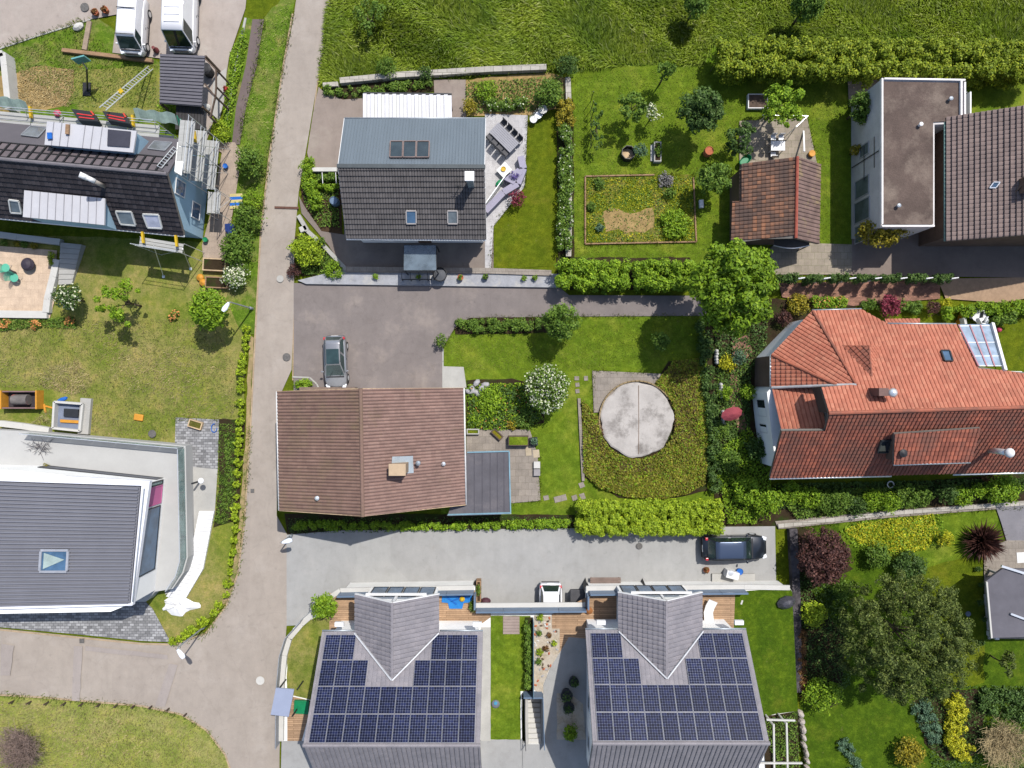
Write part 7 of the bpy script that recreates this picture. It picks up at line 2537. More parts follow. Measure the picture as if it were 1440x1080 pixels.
def pot(label, px, py, r, h, mat, leaf=None, z=0.0, name='plant_pot', cat='plant pot', group=None):
    c = P(px, py, z)
    t = thing(name, label, cat, c, group)
    MB().lathe(c, [(r * .75, 0), (r, h), (r * 1.06, h), (r * 1.06, h + .03), (r * .85, h + .03), (r * .85, h - .05)], 16).build('pot', mat, t)
    if leaf is not None:
        rg_ = np.random.default_rng(int(px))
        p, nr, _ = blob_points((c.x, c.y, z + h + r * .4), r * 1.1, r * 1.1, r * .9, 8, 16, r * .5, rg_, 0)
        leaf_object('plant', p, nr, .11, .07, leaf, t, rng=rg_)
    return t


TERRAC = surf('terracotta', ph(206, 120, 84, 1.9), .85, .12, 4, 20)
# dining table and chairs on the pale terrace
tb = thing('dining_table', 'long grey slatted garden table set diagonally on the pale terrace', 'table', P(709, 194))
c = P(709, 193.5, .75)
rz = math.radians(-45)
u, v = Vector((math.cos(rz), math.sin(rz), 0)), Vector((-math.sin(rz), math.cos(rz), 0))
for k in range(7):
    o = v * ((k - 3) * .145)
    MB().beam(c + o - u * 1.1, c + o + u * 1.1, .13, .04).build('slat', surf('slat_grey', ph(166, 166, 174, 1.9), .6, .06, 2, 14), tb)
for su in (-.95, .95):
    for sv in (-.38, .38):
        p = c + u * su + v * sv
        MB().beam((p.x, p.y, 0), (p.x, p.y, .72), .06, .06).build('leg', DARKM, tb)
for k in range(4):
    s = -.85 + k * .56
    for w, lb, ang in ((.72, 'grey garden chair on the hedge side of the long slatted table', -1), (-.72, 'grey garden chair on the house side of the long slatted table', 1)):
        p = c + u * s + v * w
        ch = chair(lb, 0, 0, 0, surf('chair_dark', (0.05, 0.05, 0.055), .6), group='chairs around the slatted table')
        ch.location = (p.x, p.y, .08); ch.rotation_euler = (0, 0, rz + ang * D90)
        ch.location.z = GZ[0]
for px, py, lb in ((750, 171, 'round white wire garden chair nearest the picnic terrace'), (757, 165, 'grey wire garden chair between the white round seats')):
    t = thing('wire_chair', lb, 'chair', P(px, py))
    b = P(px, py)
    MB().lathe(b, [(.26, .42), (.28, .45), (.26, .47)], 18).build('seat', WHITE if 'white' in lb[:12] else ALU, t)
    mb = MB()
    for k in range(9):
        a = -.5 + k * .5
        mb.tube(b + Vector((.27 * math.cos(a), .27 * math.sin(a), .45)), b + Vector((.34 * math.cos(a), .34 * math.sin(a), .82)), .012, 5)
    mb.build('backrest', ALU, t)
    for k in range(4):
        a = k * D90 + .6
        MB().tube(b + Vector((.25 * math.cos(a), .25 * math.sin(a), 0)), b + Vector((.2 * math.cos(a), .2 * math.sin(a), .43)), .015, 5).build('leg', ALU, t)
bt = thing('bistro_table', 'small round pale bistro table in the hedge corner', 'table', P(763, 159))
MB().lathe(P(763, 159), [(.33, .70), (.34, .73), (.02, .735)], 20).build('top', CONC_W, bt)
MB().lathe(P(763, 159), [(.2, 0), (.2, .03), (.03, .05), (.03, .70)], 12).build('leg', DARKM, bt)

# curved terrace wall and what stands by it
LAV = surf('lavender_grey', ph(176, 172, 192, 1.9), .8, .06, 1, 14)
pts = [(683, 300), (708, 274), (728, 262), (736, 241), (732, 224)]
coping('lavender grey curved terrace wall ending by the crimson ball shrub', pts, .5, .75, 0, LAV, name='garden_wall', cat='wall')
glass_rail('bluish glass railing beside the dark tiles on the curved wall', [(683, 291), (711, 252)], .2, .9)
pl = thing('planter', 'lavender grey planter with violet flowers on the curved wall', 'planter', P(723, 249))
q = [P(708, 252, .8), P(728, 236, .8), P(735, 243, .8), P(722, 259, .8)]
MB().slab(q, .8).build('box', LAV, pl)
cc = sum(q, Vector()) / 4
rg_ = np.random.default_rng(3)
p, nr, _ = blob_points((cc.x, cc.y, .9), .35, .5, .15, 10, 30, .13, rg_, 0)
leaf_object('flowers', p, nr, .09, .05, leaf_mat('violet', (0.12, 0.09, 0.26), .3, .1), pl, rng=rg_)
put('side_table', 'small white square table with yellow bowl on the pale terrace', 'table', MB().box(P(709, 239, .45), (.9, .8, .05), .75).box(P(709, 239, .22), (.1, .1, .44)), WHITE)
put('bowl', 'yellow bowl on the small white square table', 'bowl', MB().lathe(P(708, 238, .48), [(.08, 0), (.17, .09), (.19, .1), (.12, .05)], 16), YELLOW)
put('folded_cloth', 'green folded cloth lying against the glass railing', 'cloth', MB().lathe(P(702, 258, .05), [(.3, 0), (.26, .2), (.1, .28)], 9, 1.2, .7, .7), GREEN)
# stone strip between white house and driveway
mb = MB()
strip = [(420, 395), (432, 400), (786, 405), (786, 386), (486, 379)]
q = [P(*v) for v in strip]
mb.prism(q, 0, .28)
o = mb.build('stone_strip', surf('strip_gravel', ph(182, 184, 190), .95, .18, 2, 26, c2=ph(206, 204, 200), c2at=.55, bmp=.5)); o['kind'] = 'structure'
coping('row of pale stone slabs edging the yard of the white house', [(488, 380), (690, 382), (775, 385)], .42, .42, 0, SLABG, name='slab_row', cat='wall')
coping('pale stone edging of the triangular corner bed', [(421, 304), (434, 326), (458, 348), (488, 380)], .3, .3, 0, CONC, name='stone_edging', cat='wall')
for px, py, lb in ((528, 389, 'small ball shrub alone on the stone strip'), (589, 390, 'ball shrub beside the dark railing on the stone strip'), (648, 391, 'reddish pot plant on the stone strip'), (683, 390, 'pot plant on the stone strip by the lawn'), (737, 391, 'tiny clump on the stone strip, first past the lawn'), (752, 391, 'tiny clump on the stone strip nearest the hedge')):
    if 'pot' in lb:
        pot(lb, px, py, .22, .3, TERRAC if 'red' in lb else DARKM, L_MID, z=.28)
    else:
        shrub(lb, px, py, 4.5, .5, L_BRIGHT, n=160, size=.1, z0=.28, rc=.1)
wt = thing('water_tub', 'black round tub beside the dark railing of the canopy', 'tub', P(620, 388, .28))
MB().lathe(P(620, 388, .28), [(.42, 0), (.5, .7), (.54, .72), (.5, .74), (.46, .6)], 22).build('tub', BLACK, wt)
MB().lathe(P(620, 388, .28), [(.44, .6), (.1, .62)], 22).build('lid', surf('lid_dark', (0.05, .055, .065), .5), wt)
put('barrel', 'blue grey round water barrel by the dark tiled eave', 'barrel', MB().lathe(P(473, 286), [(.3, 0), (.34, .4), (.3, .85), (.27, .86), (.26, .8), (.02, .8)], 18), surf('barrel_blue', ph(120, 146, 176, 1.9), .5))
put('stone', 'white stone block at the tip of the triangular bed', 'stone', MB().box(P(427, 322, .15), (.6, .45, .3), .4), CONC_W, bevel=.06)
coping('pale wall behind the first vine row', [(440, 241), (476, 241)], .3, .5, 0, CONC_W, name='garden_wall', cat='wall')
for i, (px, lb) in enumerate(((453, 'white vine post nearer the lane'), (472, 'white vine post at the dark tiled roof'))):
    put('post', lb, 'post', MB().beam(P(px, 243), P(px, 243, 1.4), .06, .06).beam(P(px, 243, 1.4), P(px + 1, 258, 1.35), .04, .04), WHITE)
coping('broken pale stone wall between the meadow and the planted border', [(456, 122.5), (477, 121)], .34, .4, 0, STONE, name='stone_wall', cat='wall')
coping('long pale stone wall at the foot of the meadow', [(480, 117), (512, 114), (560, 109), (612, 106), (690, 101), (768, 98)], .42, .5, 0, STONE, name='stone_wall', cat='wall')
coping('pale stone wall dropping beside the orchard garden', [(798, 112), (799, 140), (799, 200), (800, 300), (799, 362)], .4, .45, 0, STONE, name='stone_wall', cat='wall')
# basketball stand, timber edge, boulders
bk = thing('basketball_stand', 'teal basketball board on a black stand in the rough lawn', 'basketball stand', P(123, 124))
MB().box((P(123, 126).x, P(123, 126).y, .06), (.6, 1.0, .12)).build('base', BLACK, bk)
MB().beam(P(123, 128, .1), P(122, 96, 2.6), .1, .1).build('pole', DARKM, bk)
MB().beam(P(122, 96, 2.6), P(116, 88, 2.7), .07, .07).build('arm', DARKM, bk)
MB().box(P(114, 84, 2.6), (.95, .1, .8), .25).build('backboard', surf('board_teal', ph(120, 190, 190, 1.9), .4), bk)
mb = MB()
h_ = P(112, 90, 2.35)
pr = [h_ + Vector((.23 * math.cos(a), .23 * math.sin(a), 0)) for a in np.linspace(0, 2 * PI, 15)]
mb.path(pr, .012, 5)
mb.build('hoop', ORANGE, bk)
put('timber_edge', 'long weathered timber beam lying below the smaller white van', 'beam', MB().beam(P(88, 71, .15), P(215, 86, .15), .3, .3), WOOD, bevel=.03)
put('timber_edge', 'grey plank path edge beside the rough lawn', 'plank', MB().beam(P(126, 30, .08), P(119, 70, .08), .35, .14), surf('plank_weathered', ph(180, 160, 140), .9, .2, 2, 16))
put('stone', 'pale boulder on the rough lawn near the plank edge', 'stone', MB().lathe(P(112, 39), [(.3, 0), (.34, .2), (.2, .36), (.04, .4)], 9, 1.3, .8, .5), CONC_W)
for i, (px, py, lb) in enumerate(((137, 20, 'terracotta pot nearest the manhole cover'), (151, 17, 'terracotta pot beside the smaller white van'))):
    pot(lb, px, py, .25, .35, TERRAC, L_RUST)
put('bin', 'black round bin inside the bare timber frame', 'bin', MB().lathe(P(296, 104), [(.36, 0), (.42, .9), (.45, .92), (.3, 1.02), (.02, 1.04)], 18), BLACK)
put('bag', 'pale sack under the timber frame by the pergola', 'sack', MB().lathe(P(291, 153), [(.3, 0), (.36, .25), (.2, .5), (.05, .55)], 10, 1.1, .8, .3), CONC_W)
put('chimenea', 'dark red figure pot between the larger van and the carport', 'pot', MB().lathe(P(222, 73), [(.16, 0), (.22, .3), (.1, .55), (.13, .7), (.02, .72)], 12), surf('pot_red', (0.12, .03, .03), .6))
pot('red flowering pot beside the tarmac footpath', 321, 128, .22, .3, TERRAC, leaf_mat('flower_red', (0.35, .04, .04), .3, .1))
for px, py, m, lb in ((306, 211, ORANGE, 'orange lidded bucket at the scaffold foot'), (305, 219, YELLOW, 'yellow bucket, upper of the pair at the scaffold'), (303, 227, YELLOW, 'yellow bucket, lower of the pair at the scaffold'), (319, 235, BLUE, 'blue bucket on the pavement near the pale gable'), (291, 338, GREEN, 'green bucket at the lower corner of the pale gable')):
    put('bucket', lb, 'bucket', MB().lathe(P(px, py, GZ[0]), [(.13, 0), (.17, .32), (.19, .33), (.15, .30), (.02, .28)], 14), m)
mt = thing('mat', 'blue and yellow striped mat on the pavement by the lane bushes', 'mat', P(332, 283, GZ[0]))
for k in range(5):
    c = P(332, 274.5 + k * 4.2, GZ[0] + .02)
    MB().box(c, (.95, .225, .03), .05).build('stripe', [surf('mat_cream', ph(230, 214, 150), .8), BLUE][k % 2], mt)
put('bin', 'dark blue wheeled bin tucked in the lane bushes', 'bin', MB().box(P(325, 322, .5), (.55, .6, 1.0), .1).box(P(325, 322, 1.04), (.6, .66, .07), .1), surf('bin_blue', ph(30, 60, 130, 2), .5), bevel=.03)
crate('dark raised timber bed next to the pavement end', 301, 372, 1.75, .95, .5, -.05, WOOD_L, SOIL_DARK)
crate('dark raised timber bed below the first one, with pumpkins beside', 304, 397, 1.7, .85, .5, -.05, WOOD, SOIL_DARK)
for px, py, lb in ((283, 391, 'orange pumpkin above the other at the raised beds'), (287, 398, 'orange pumpkin below the other at the raised beds')):
    put('pumpkin', lb, 'pumpkin', MB().lathe(P(px, py), [(.06, .02), (.24, .06), (.3, .18), (.22, .3), (.05, .31), (.03, .38)], 12), ORANGE, smooth=True)
# sand terrace
coping('white rim wall along the foot of the sand terrace', [(-10, 442), (70, 443)], .55, .35, 0, CONC_W, name='garden_wall', cat='wall')
coping('white rim wall rising beside the sand terrace steps', [(69, 440), (71, 422), (79, 390), (84, 366)], .5, .4, 0, CONC_W, name='garden_wall', cat='wall')
coping('long low white wall in the shade of the black roofed house', [(0, 331), (30, 335), (90, 342)], .45, .5, 0, CONC_W, name='garden_wall', cat='wall')
sw_ = thing('steps', 'white concrete steps at the shaded corner of the sand terrace', 'steps', P(105, 370))
for k in range(8):
    t = k / 8
    a, b = P(92 - 8 * t, 343 + 58 * t), P(121 - 18 * t, 346 + 54 * t)
    a2, b2 = P(92 - 8 * (t + .12), 343 + 58 * (t + .12)), P(121 - 18 * (t + .12), 346 + 54 * (t + .12))
    MB().prism([a, b, b2, a2], 0, .55 - k * .05).build('step', CONC, sw_)
for px, py, rot, lb in ((14, 378, .4, 'turquoise garden chair at the edge of the sand terrace'), (26, 392, -.5, 'turquoise garden chair nearest the fire bowl')):
    t = thing('garden_chair', lb, 'chair', (0, 0, 0))
    TQ = surf('turquoise', ph(110, 205, 175, 1.9), .5, .06)
    MB().lathe((0, 0, .42), [(.30, 0), (.32, .04), (.26, .05)], 16).build('seat', TQ, t)
    mb = MB()
    for k in range(11):
        a = 2.0 + k * .23
        mb.beam((.3 * math.cos(a), .3 * math.sin(a), .45), (.44 * math.cos(a), .44 * math.sin(a), .95), .05, .02)
    mb.build('backrest', TQ, t)
    for k in range(4):
        a = k * D90 + .7
        MB().tube((.3 * math.cos(a), .3 * math.sin(a), 0), (.22 * math.cos(a), .22 * math.sin(a), .42), .018, 5).build('leg', ALU, t)
    t.location = P(px, py, GZ[0]); t.rotation_euler = (0, 0, rot)
put('side_table', 'small dark stool between the two turquoise chairs', 'stool', MB().lathe(P(20, 385, GZ[0]), [(.2, 0), (.2, .4), (.24, .41), (.24, .45)], 14), DARKM)
fb_ = thing('fire_bowl', 'dark covered fire bowl on the sand terrace', 'fire bowl', P(44, 373, GZ[0]))
MB().lathe(P(44, 373, GZ[0]), [(.25, 0), (.45, .25), (.5, .42), (.36, .6), (.1, .68)], 16).build('bowl', surf('cover_dark', ph(70, 62, 76, 1.9), .6, .2, 4, 14), fb_)
for k, (px, lb) in enumerate(((8, 'first small plant in the strip over the sand terrace'), (23, 'golden plant second in the strip over the sand terrace'), (35, 'dark little plant third in the strip over the sand terrace'), (48, 'golden plant last in the strip over the sand terrace'))):
    shrub(lb, px, 341 + k * 1.4, 6, .45, [L_MID, L_GOLD][k % 2], n=220, size=.1, rc=.12)
shrub('tall narrow plant by the corner of the sand terrace', 73, 364, 6, .7, L_LIME, ry=13, n=420, size=.11, rc=.14)
# site crates
oc = thing('site_crate', 'open site crate with orange ends and a drum inside', 'crate', P(31, 562))
c = P(31, 562, .4)
mb = MB()
for dy in (-.62, .62):
    mb.beam(c + Vector((-1.25, dy, 0)), c + Vector((1.25, dy, 0)), .09, .7)
mb.build('side_boards', surf('crate_mauve', ph(150, 120, 120), .8, .2), oc)
for dx in (-1.33, 1.33):
    MB().beam(c + Vector((dx, -.7, .02)), c + Vector((dx, .7, .02)), .11, .78).build('end_board', ORANGE, oc)
MB().box(c + Vector((0, 0, -.3)), (2.4, 1.1, .1)).build('floor_board', surf('crate_dark', (0.03, .025, .03), .8), oc)
MB().tube(c + Vector((-.6, 0, .05)), c + Vector((.55, 0, .05)), .4, 20).build('drum', surf('drum_grey', ph(130, 124, 120), .6, .25, 2, 14, c2=ph(200, 90, 80), c2at=.62), oc)
put('planks', 'orange planks lying between the site crate and the light well', 'planks', MB().beam(P(64, 571, .05), P(76, 574, .05), .12, .06).beam(P(62, 568, .05), P(64, 580, .05), .14, .05), ORANGE)
put('tarp', 'small blue plastic sheet behind the light well', 'tarp', MB().lathe(P(88, 562), [(.3, .01), (.26, .12), (.1, .2)], 8, 1.5, .6, .4), BLUE)
put('cushion', 'yellow cushion lying on the dry lawn', 'cushion', MB().box(P(195, 587, .1), (.72, .5, .16), -.15), ORANGE, bevel=.07)
crate('wooden crate with sprouting herbs on the grey cobbles', 274, 597, 1.05, .6, .35, -.3, WOOD_L, grass_mat('herb_fill', ph(110, 110, 50), ph(140, 130, 70), ph(90, 90, 40)), name='crate', cat='crate')
put('hose', 'blue hose pieces on the grey cobbles', 'hose', MB().path([P(301 + 4 * math.cos(a), 602 + 6 * math.sin(a), GZ[0] + .03) for a in np.linspace(0, 5, 14)], .03, 6), BLUE)
tw = thing('bare_branches', 'heap of dead twigs on the pale terrace', 'twigs', P(57, 628, DZ))
mb = MB()
for i in range(60):
    c = P(57, 628, DZ + .05) + Vector((random.gauss(0, .35), random.gauss(0, .22), random.random() * .2))
    mb.tube(c, c + Vector((random.gauss(0, .35), random.gauss(0, .3), random.random() * .15)), .02, 3, .008, cap=False)
mb.build('twigs', surf('twig_dark', ph(110, 106, 110), .9), tw, recalc=False)
shrub('yellow potted bush on the pale terrace corner', 66, 655, 4, .4, L_GOLD, n=90, size=.1, z0=DZ)
# white sheet on grass
rng = random.Random(8)
ol = [P(252 + (26 + 7 * math.sin(3 * a + 1) + rng.uniform(-3, 3)) * math.cos(a), 851 + (13 + 4 * math.cos(4 * a) + rng.uniform(-2, 2)) * math.sin(a), .06) for a in np.linspace(0, 2 * PI, 30)[:-1]]
mb = MB()
n = len(ol)
cc = P(252, 851, .16)
ring2 = [p.lerp(cc, .35) + Vector((0, 0, .06 + rng.uniform(-.02, .1))) for p in ol]
ring3 = [p.lerp(cc, .7) + Vector((0, 0, .08 + rng.uniform(-.04, .1))) for p in ol]
vs = ol + ring2 + ring3 + [cc]
fs = [(i, (i + 1) % n, n + (i + 1) % n, n + i) for i in range(n)] + [(n + i, n + (i + 1) % n, 2 * n + (i + 1) % n, 2 * n + i) for i in range(n)] + [(2 * n + i, 2 * n + (i + 1) % n, 3 * n) for i in range(n)]
mb.add(vs, fs)
put('sheet', 'crumpled white sheet spread on the grass at the foot of the white steps', 'sheet', mb, WHITE)
# field fence posts
for i in range(11):
    px, py = 20 + i * 24.3, 985 + i * .9 + (max(0, i - 8) ** 2) * 2.2
    p = P(px, py)
    put('fence_post', 'short wooden post in the row along the field edge', 'post', MB().beam(p, p + Vector((.02, .05, .62)), .09, .09), WOOD_D, group='wooden posts along the field edge')

# ================================================================ centre garden
disc = MB()
c = P(895, 590)
disc.lathe(c, [(2.76, 0), (2.76, .2), (2.66, .25), (1.5, .27), (.05, .28)], 56, 1, 1.03)
rng = random.Random(2)
for v_ in disc.v:
    q_ = v_ - c
    k_ = 1 + .022 * math.sin(7 * math.atan2(q_.y, q_.x) + 1) + .012 * math.sin(13 * math.atan2(q_.y, q_.x)) + rng.uniform(-.008, .008)
    v_.x, v_.y = c.x + q_.x * k_, c.y + q_.y * k_
o = put('concrete_disc', 'big round weathered concrete disc in the stonecrop bed', 'concrete disc', disc, surf('weathered_concrete', ph(206, 200, 194), .9, .14, .9, 16, c2=ph(150, 144, 138), c2at=.55, bmp=.4))
put('joint', 'rusty straight joint across the round concrete disc', 'joint', MB().beam(c + Vector((.12, 2.6, .275)), c + Vector((.12, -2.6, .275)), .045, .03), surf('joint_rust', ph(150, 128, 110), .9, .2))
mb = MB()
for a in np.linspace(.7, 3.4, 26):
    r0 = 2.86
    p = c + Vector((r0 * math.cos(a), r0 * 1.03 * math.sin(a), .2))
    mb.box(p, (.34, .1, .3), a + D90)
put('edging', 'worn tan brick edging round the back of the concrete disc', 'edging', mb, surf('edging_tan', ph(172, 150, 112), .9, .25, 3, 18))
coping('mossy pale stone edging left of the stonecrop bed', [(814, 560), (816, 600), (818, 640), (820, 676)], .22, .18, 0, SLABG, name='stone_edging', cat='edging')
for i, (px, py, lx, ly) in enumerate([(811, 532, .35, .3), (824, 532, .3, .35), (812, 541, .3, .3), (812, 550, .3, .3), (768, 700, .4, .35), (788, 701, .95, .45), (808, 700, .4, .4), (819, 698, .4, .45), (818, 682, .4, .4), (765, 531, .2, .2)][:9]):
    put('stepping_stone', ['square stepping stone near the disc bed entrance', 'stepping stone on the trodden line from the felt roofed annex'][4 <= i], 'stepping stone', MB().box(P(px, py, .03), (lx, ly, .06), .05 * i), SLABG, group=['stepping stones at the disc bed entrance', 'stepping stones from the annex'][4 <= i])
crate('small grey trough with mossy planting against the brown roof', 665, 607, .95, .42, .4, 0, CONC, G_OLIVE, name='trough', cat='planter')
crate('slanting timber trough with yellow moss behind the annex', 699, 611, .95, .42, .4, -.75, WOOD_D, grass_mat('yellow_moss', ph(150, 140, 40), ph(170, 160, 60), ph(110, 110, 40)), name='trough', cat='planter')
crate('large trough topped with green moss behind the annex', 729, 620, 1.5, .72, .75, 0, WOOD_D, G_LAWN, name='trough', cat='planter', level=.99, wall=.05)
crate('tall trough with lettuce at the flagstone corner', 750.5, 621, .6, .6, .5, .1, DARKM, SOIL_DARK, name='trough', cat='planter')
shrub('spiky plant in the tall trough at the flagstone corner', 751, 620, 6, .6, L_BLUE, n=240, size=.12, z0=.4, rc=.12)
ct = thing('seat_box', 'pale slatted box seat on the edge of the flagstones', 'seat', P(755, 658))
for k in range(2):
    MB().box(P(755, 653.5 + 10.5 * k, .2), (.48, .5, .4)).build(['seat_board', 'step_board'][k], [CONC_W, surf('board_grey', ph(170, 166, 166), .8, .1)][k], ct)
for i, (px, py, sx, sy) in enumerate(((743, 634, .45, .75), (754, 638, .5, .6))):
    put('flat_stone', ['pale flat stone left of the other on the flagstones', 'pale flat stone at the lawn edge of the flagstones'][i], 'stone', MB().box(P(px, py, .06), (sx, sy, .12), .1), surf('stone_sand', ph(206, 190, 164), .9, .12), bevel=.03)
rng = random.Random(11)
for i in range(9):
    px, py = 660 + i * 3.0 + rng.uniform(-2, 2), 540 + rng.uniform(-4, 22) * (.4 + .6 * (1 - i / 9))
    put('rock', 'pale grey rock in the heap between the brown roof and the flower bed', 'rock', MB().lathe(P(px, py), [(.24, 0), (.28, .15), (.2, .32), (.05, .38)], 7, 1.3, .8, rng.random() * 3), surf('rock_grey', ph(192, 190, 192), .9, .2, 3, 14), group='rocks by the flower bed')
coping('low ribbed wall top in front of the brown roofed house', [(426, 547), (503, 547.5)], .3, .9, 0, surf('wall_brownish', ph(140, 120, 106), .9, .2, 4, 16), name='garden_wall', cat='wall')
shrub('small round verge bush behind the silver car corner', 427, 541, 15, .6, L_BRIGHT, n=900, ry=9)
kerb([(412, 530), (436, 531), (446, 540), (450, 549)], .12, .12, CONC)

# ================================================================ orchard garden
fp = thing('fire_pit', 'black square fire pit with tan bottom on the orchard lawn', 'fire pit', P(884, 213))
c = P(884, 214, .7)
mb = MB()
for k in range(8):
    a0, a1 = k * PI / 4 + .3, (k + 1) * PI / 4 + .3
    mb.beam(c + Vector((.52 * math.cos(a0), .52 * math.sin(a0), -.35)), c + Vector((.52 * math.cos(a1), .52 * math.sin(a1), -.35)), .05, .7)
mb.build('wall_plates', BLACK, fp)
MB().lathe(c + Vector((0, 0, -.62)), [(.48, 0), (.46, .1), (.05, .12)], 8).build('embers', WOOD_L, fp)
crate('narrow stone trough with leafy plant next to the grass tuft', 925, 213, .55, 1.5, .45, 0, CONC, SOIL, name='trough', cat='planter')
shrub('leafy plant in the narrow stone trough', 925, 211, 6, .5, L_MID, n=220, size=.11, ry=11, z0=.35, rc=.14)
coping('pale slab line beside the narrow stone trough', [(917, 204), (917, 227)], .25, .1, 0, CONC_W, name='slab_row', cat='edging')
put('barrel', 'terracotta barrel with silver lid below the round dark tree', 'barrel', MB().lathe(P(994, 216), [(.3, 0), (.36, .35), (.33, .7), (.3, .71), (.3, .66), (.02, .66)], 18), TERRAC)
crate('square sand box with dark boards and white rim', 1066, 142, 1.5, 1.1, .35, 0, WHITE, WOOD_D, name='sandbox', cat='sand box', level=.9, wall=.06)
gt_ = thing('garden_table', 'white square garden table on the paving above the shed', 'table', P(1094, 205))
c = P(1094, 205, .74)
MB().box(c, (1.05, .72, .05)).build('top', WHITE, gt_)
for sx in (-.45, .45):
    for sy in (-.3, .3):
        MB().beam((c.x + sx, c.y + sy, 0), (c.x + sx, c.y + sy, .71), .05, .05).build('leg', WHITE, gt_)
for px, lb in ((1088, 'white wire chair behind the white table, nearer the sand box'), (1099, 'white wire chair behind the white table, nearer the lawn')):
    chair(lb, px, 193, -D90, WHITE, s=.85)
chair('white chair in front of the white garden table', 1088, 217, D90, WHITE, s=.85)
pgl = thing('arbour', 'white metal frame of a garden arbour above the paving', 'arbour', P(1105, 164))
mb = MB()
mb.tube(P(1072, 162, 2.2), P(1136, 163, 2.2), .035, 6).tube(P(1136, 163, 2.2), P(1120, 178, 2.2), .03, 6)
mb.build('top_bar', ALU, pgl)
for px, py in ((1076, 163), (1136, 163), (1120, 178)):
    p = P(px, py, 2.2)
    MB().tube((p.x, p.y, 0), p, .03, 6).build('post', ALU, pgl)
wb = thing('washing_pole', 'white leaning board beside the paving of the shed', 'board', P(1130, 195))
MB().beam(P(1130, 184, .1), P(1131, 213, 1.1), .12, .05).build('board', WHITE, wb)
put('bucket', 'orange round bucket by the ridge of the old shed', 'bucket', MB().lathe(P(1139, 218), [(.2, 0), (.25, .4), (.22, .42), (.02, .4)], 16), ORANGE)
put('barrow', 'green wheelbarrow tub beside the shed eave', 'barrow', MB().lathe(P(1045, 228), [(.25, .2), (.42, .55), (.44, .56), (.3, .3)], 10, 1.2, .7, .6), GREEN)
put('box', 'small white box on the lawn between plot and shed', 'box', MB().box(P(986, 287, .15), (.3, .6, .3), .05), WHITE, bevel=.02)
mb = MB()
for a, b in (((823, 248), (823, 343)), ((823, 343), (979, 340)), ((823, 248), (920, 246)), ((975, 250), (979, 340))):
    mb.beam(P(*a, .08), P(*b, .08), .1, .16)
put('plot_edging', 'thin weathered board edging round the vegetable plot', 'edging', mb, WOOD)
mb = MB()
for k in range(6):
    p = P(831, 142 + k * 13)
    mb.tube(p, p + Vector((0, 0, 1.7)), .03, 5)
for z in (.6, 1.1, 1.6):
    mb.tube(P(831, 142, z), P(831, 207, z), .012, 4)
put('espalier_frame', 'dark wire frame behind the espalier fruit tree', 'trellis', mb, DARKM)

# ================================================================ orange house garden
for i, (px, py, lb) in enumerate(((1012, 550, 'white wavy edged stone nearer the lime shrub'), (1015, 588, 'white wavy edged stone by the red parasol'), (1006, 503, 'pale blue grey stone in the deep shade'))):
    mb = MB()
    for k in range(5):
        mb.lathe(P(px + .5 * math.sin(k * 2), py - 9 + k * 4), [(.12, 0), (.16, .3), (.1, .5), (.02, .55)], 8)
    put('rock', lb, 'stone', mb, CONC_W)
ps = thing('parasol', 'faded red parasol in the shaded garden of the orange house', 'parasol', P(1031, 582))
c = P(1029, 582, 1.9)
MB().lathe(c, [(.7, 0), (.42, .2), (.05, .38)], 10, 1.15, .7, .3).build('canopy', surf('faded_red', ph(160, 72, 82, 1.7), .9, .1), ps)
MB().tube((c.x, c.y, 0), c + Vector((0, 0, .3)), .03, 8).build('pole', DARKM, ps)
rg = MB()
pr = [P(1252.5, 681.5, .3) + Vector((.24 * math.cos(a), .24 * math.sin(a), 0)) for a in np.linspace(0, 2 * PI, 21)]
rg.path(pr, .045, 6)
put('ring', 'white ring standing in the shade below the long dormer', 'ring', rg, WHITE)
# items on the sunroom terrace
coping('orange tinted border rail around the sunroom terrace', [(1343, 456), (1352, 436), (1402, 435)], .08, .5, 0, ORANGE, name='border_rail', cat='rail')
tb2 = thing('round_table', 'round white rimmed table on the sunroom terrace', 'table', P(1367, 444))
MB().lathe(P(1367, 444), [(.5, .7), (.55, .72), (.55, .76), (.42, .77), (.40, .74)], 24).build('rim', WHITE, tb2)
MB().lathe(P(1367, 444), [(.41, .70), (.41, .735), (.02, .74)], 24).build('top', GLS_D, tb2)
MB().lathe(P(1367, 444), [(.25, 0), (.04, .05), (.04, .7)], 12).build('leg', WHITE, tb2)
for px, py, r, m, lb in ((1376, 450, .5, WHITE, 'white square cushioned seat right of the round table'), (1380, 444, -.2, DARKM, 'dark slatted seat behind the white cushioned one'), (1385, 452, -.4, ALU, 'grey slatted seat nearest the sunroom edge'), (1354, 452, .2, CONC_W, 'cream striped seat left of the round table')):
    chair(lb, px, py, r, m, s=1.1)
put('ball', 'pink ball on the lawn beside the sunroom', 'ball', MB().lathe(P(1402, 464), [(.02, 0), (.15, .06), (.21, .2), (.15, .34), (.02, .4)], 14), PINKP, smooth=True)
coping('pale stone wall under the border of the orange house', [(1093, 739), (1180, 729), (1250, 721), (1330, 715), (1440, 707), (1500, 702)], .3, .22, 0, STONE, name='stone_wall', cat='wall')
